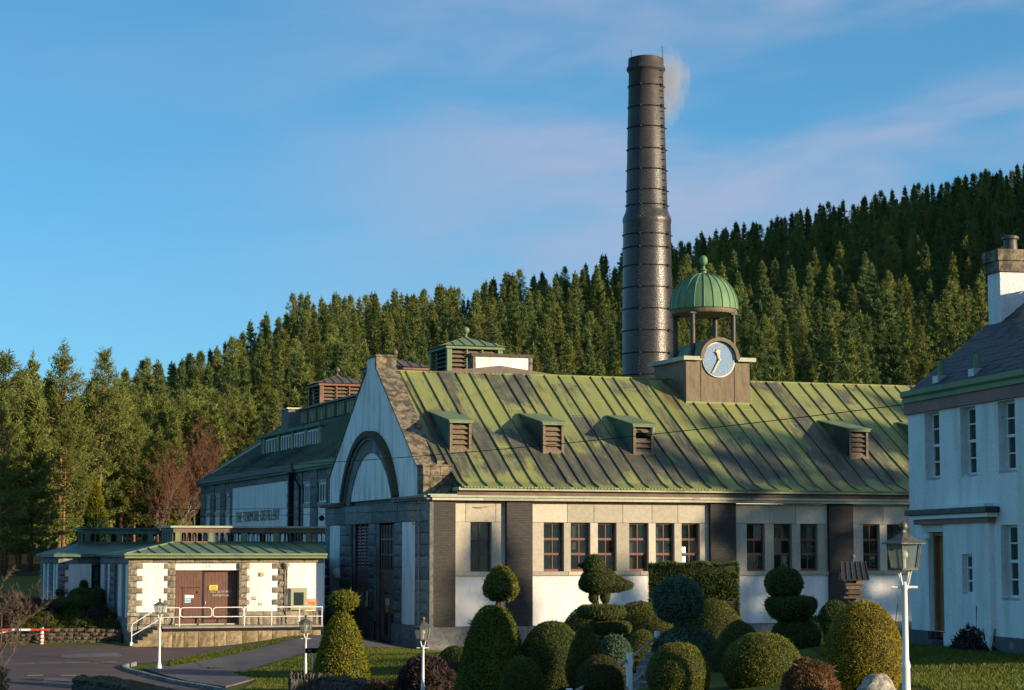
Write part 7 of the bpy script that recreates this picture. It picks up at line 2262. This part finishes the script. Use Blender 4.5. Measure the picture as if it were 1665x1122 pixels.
na_ = ng.nodes.new('GeometryNodeInputNamedAttribute'); na_.data_type = 'FLOAT'; na_.inputs['Name'].default_value = 'sc'
ng.links.new(na_.outputs[0], iop.inputs['Scale'])
ng.links.new(iop.outputs[0], go.inputs[0])
md = wood.modifiers.new('trees', 'NODES'); md.node_group = ng

# bare birches with reddish twigs right of the near pines
def bare_tree_mesh(seed, h, spread, twigmat, trunkmat, dens=1.0):
    r = np.random.default_rng(seed)
    tm = MB(); P = []; D = []
    def grow(p, d, L, rad_, lvl):
        n = 4; pts = [p]
        for i in range(n):
            d = d + Vector(r.normal(0, 0.14, 3)); d.normalize()
            if lvl > 0: d = (d + Vector((0, 0, 0.10))).normalized()
            p = p + d * (L / n); pts.append(p)
        tm.tube(pts, [rad_ * (1 - 0.6 * i / n) for i in range(n + 1)], 5 if lvl < 2 else 4)
        if lvl >= 2:
            for q in pts[1:]:
                for _ in range(int(5 * dens)):
                    P.append(q); D.append(d + Vector(r.normal(0, 0.5, 3)))
        if lvl < 3:
            k_ = [7, 4, 3][lvl]
            for j in range(k_):
                q = pts[1 + int((j + r.uniform(0, 0.9)) / k_ * n)] if lvl else pts[0].lerp(pts[-1], 0.3 + 0.7 * (j + r.uniform(0, 1)) / k_)
                a = r.uniform(0, 2 * PI)
                o = Vector((math.cos(a), math.sin(a), 0)) * spread
                grow(q, (d + o + Vector((0, 0, 0.2))).normalized(), L * r.uniform(0.42, 0.62), rad_ * 0.45, lvl + 1)
    grow(Vector((0, 0, -0.3)), Vector((0, 0, 1)), h * 0.8, h * 0.011, 0)
    P = np.array([tuple(p) for p in P]); D = np.array([tuple(d) for d in D]); D[:, 2] += 0.2
    v, f = blades(P, D, h * 0.055, h * 0.0026, r, 0.4)
    me = fast_mesh('twigs', v, f); me.materials.append(MATS[twigmat])
    tme = bpy.data.meshes.new('trunk'); tme.from_pydata(tm.v, [], tm.f); tme.materials.append(MATS[trunkmat])
    return me, tme
BIRCH = [bare_tree_mesh(41, 10, 0.75, 'twig_red', 'twig_grey', 3.5), bare_tree_mesh(42, 10, 0.6, 'twig_red', 'granite_shade', 3.5)]
bi_ = [(262, 188, 7.2), (283, 190, 7.0), (300, 192, 8.0), (318, 195, 7.2), (275, 196, 7.5), (248, 184, 5.5), (310, 186, 6.2)]
for i, (p, F, h) in enumerate(bi_):
    x, y = xy(p, F)
    tree('birch_tree', BIRCH[i % 2], x, y, h, ORD[sorted(t[0] for t in bi_).index(p)] + ' bare red birch from the left beside the still house', 'birch tree', 'bare birches left of the still house', 10.0)
# golden tipped cypress behind the warehouse lanterns
cy = thing('cypress', (*xy(158, 167), g1(*xy(158, 167)) - 0.2), 'feathery green cypress with a yellow tip behind the roof lantern', 'cypress tree')
cx_, cyy = xy(158, 167)
def cyp(z0, z1, r0, mat, seed, n):
    r = np.random.default_rng(seed)
    t = np.sqrt(r.uniform(0, 1, n)); z = z1 - (z1 - z0) * t; rad_ = r0 * t * r.uniform(0.55, 1.08, n) * (1 + 0.2 * np.sin(z * 5))
    a = r.uniform(0, 2 * PI, n)
    P = np.stack([rad_ * np.cos(a), rad_ * np.sin(a), z], 1)
    v, f = blades(P, np.stack([np.cos(a) * 0.7, np.sin(a) * 0.7, np.full(n, 0.7)], 1), 0.34, 0.09, r, 0.4)
    me = fast_mesh('foliage', v, f); me.materials.append(MATS[mat]); return mesh_obj('foliage', me, cy)
gb_ = g1(cx_, cyy)
cyp(0.3, 9.6 - gb_, 2.2, 'cypress_green', 61, 18000)
cyp(8.0 - gb_, 11.2 - gb_, 0.75, 'golden_yew', 62, 2000)
MB().cyl((cx_, cyy, gb_ - 0.3), (cx_, cyy, 8.6), 0.16, 0.03, 7).build('trunk', 'trunk_dark', cy)
# bare shrub by the road, lower left
BS_ = bare_tree_mesh(44, 5.0, 1.05, 'twig_grey', 'twig_grey', 1.6)
x, y = 8.0, 71.7
tb = tree('bare_shrub', BS_, x, y, 4.6, 'leafless grey thorny shrub spreading over the road at the lower left edge', 'shrub', None, 5.0)
x, y = 5.2, 88.0
tb = tree('bare_shrub', BS_, x, y, 6.6, 'leafless grey shrub behind the barrier at the left edge', 'shrub', None, 5.0)

# wood on the rising ground to the east, outside the picture: its crowns shade drive and lawn
for i, s_ in enumerate(np.arange(-31, 60, 2.5)):
    bx, byy = 103 + s_ * 0.656 + rg.uniform(-2, 2), 31.5 + s_ * 0.755 + rg.uniform(-2, 2)
    topz = 18.2 if s_ < -8 else (23.0 if s_ < 1 else 26.5 + min(2, s_ * 0.1))
    topz += rg.uniform(-1.2, 1.2)
    tree('conifer', HILL[i % 6], float(bx), float(byy), float(topz - g1(bx, byy)), 'conifer in the row beyond the white house that shades the drive', 'conifer', 'conifers shading the drive')
# overhead wires
def wire(name, label, pts, r_=0.012):
    o = MB().tube(pts, r_, 5).build(name, 'black_iron', None)
    tag(o, label, 'cable', 'overhead wires')
def sag(a, b, s, n=14):
    return [(a[0] + (b[0] - a[0]) * t, a[1] + (b[1] - a[1]) * t, a[2] + (b[2] - a[2]) * t - s * 4 * t * (1 - t)) for t in np.linspace(0, 1, n)]
wire('overhead_wire', 'dark wire crossing the green hall roof to the white house', sag((18.0, 86.0, 8.55), (27.2, 46.5, 8.75), 0.25))
wire('overhead_wire', 'dark wire running from the clock dome toward the house chimney', sag((48.1, 98.6, 17.6), (42.0, 60.0, 14.6), 0.5))
wire('overhead_wire', 'thin upper wire before the distillery lettering', sag((6, 100, 7.5), (28.6, 90.6, 7.35), 0.35))
wire('overhead_wire', 'thin lower wire before the distillery lettering', sag((6, 100, 6.9), (31.5, 90.55, 7.2), 0.3))

# short turf on the lawns
def lawn_blades(poly, n, seed, name, label):
    r = np.random.default_rng(seed)
    xs_ = [p[0] for p in poly]; ys_ = [p[1] for p in poly]
    Q = np.stack([r.uniform(min(xs_), max(xs_), n * 3), r.uniform(min(ys_), max(ys_), n * 3)], 1)
    ins = np.zeros(len(Q), bool)
    j = len(poly) - 1
    for i in range(len(poly)):
        (xi, yi), (xj, yj) = poly[i], poly[j]
        c_ = ((yi > Q[:, 1]) != (yj > Q[:, 1])) & (Q[:, 0] < (xj - xi) * (Q[:, 1] - yi) / (yj - yi + 1e-12) + xi)
        ins ^= c_; j = i
    Q = Q[ins][:n]
    P = np.stack([Q[:, 0], Q[:, 1], gz(Q[:, 0], Q[:, 1]) + 0.02], 1)
    v, f = blades(P, np.tile([0, 0, 1.0], (len(P), 1)), 0.07, 0.03, r, 0.45)
    me = fast_mesh(name, v, f); me.materials.append(MATS['grass_blade'])
    o = mesh_obj(name, me); tag(o, label, 'grass', kind='stuff')
lawn_blades([(18.9, 81.2), (18.9, 84.6), (21.2, 86.9), (24, 89), (28.3, 90.4), (34, 90.2), (33, 80), (22, 66), (19, 70), (17.4, 77)], 90000, 71, 'grass', 'mown lawn between the path and the topiary')
lawn_blades([(16.9, 88.4), (19.6, 90.1), (21.8, 91.4), (24.3, 92.8), (22.8, 92.8), (19.8, 91.5), (17.3, 89.7)], 9000, 72, 'grass', 'grass wedge between the loading dock and the path')
lawn_blades([(17, 26), (24.5, 26), (24.3, 41.5), (22.8, 43.5), (20.5, 38)], 60000, 73, 'grass', 'mown lawn beside the white house')
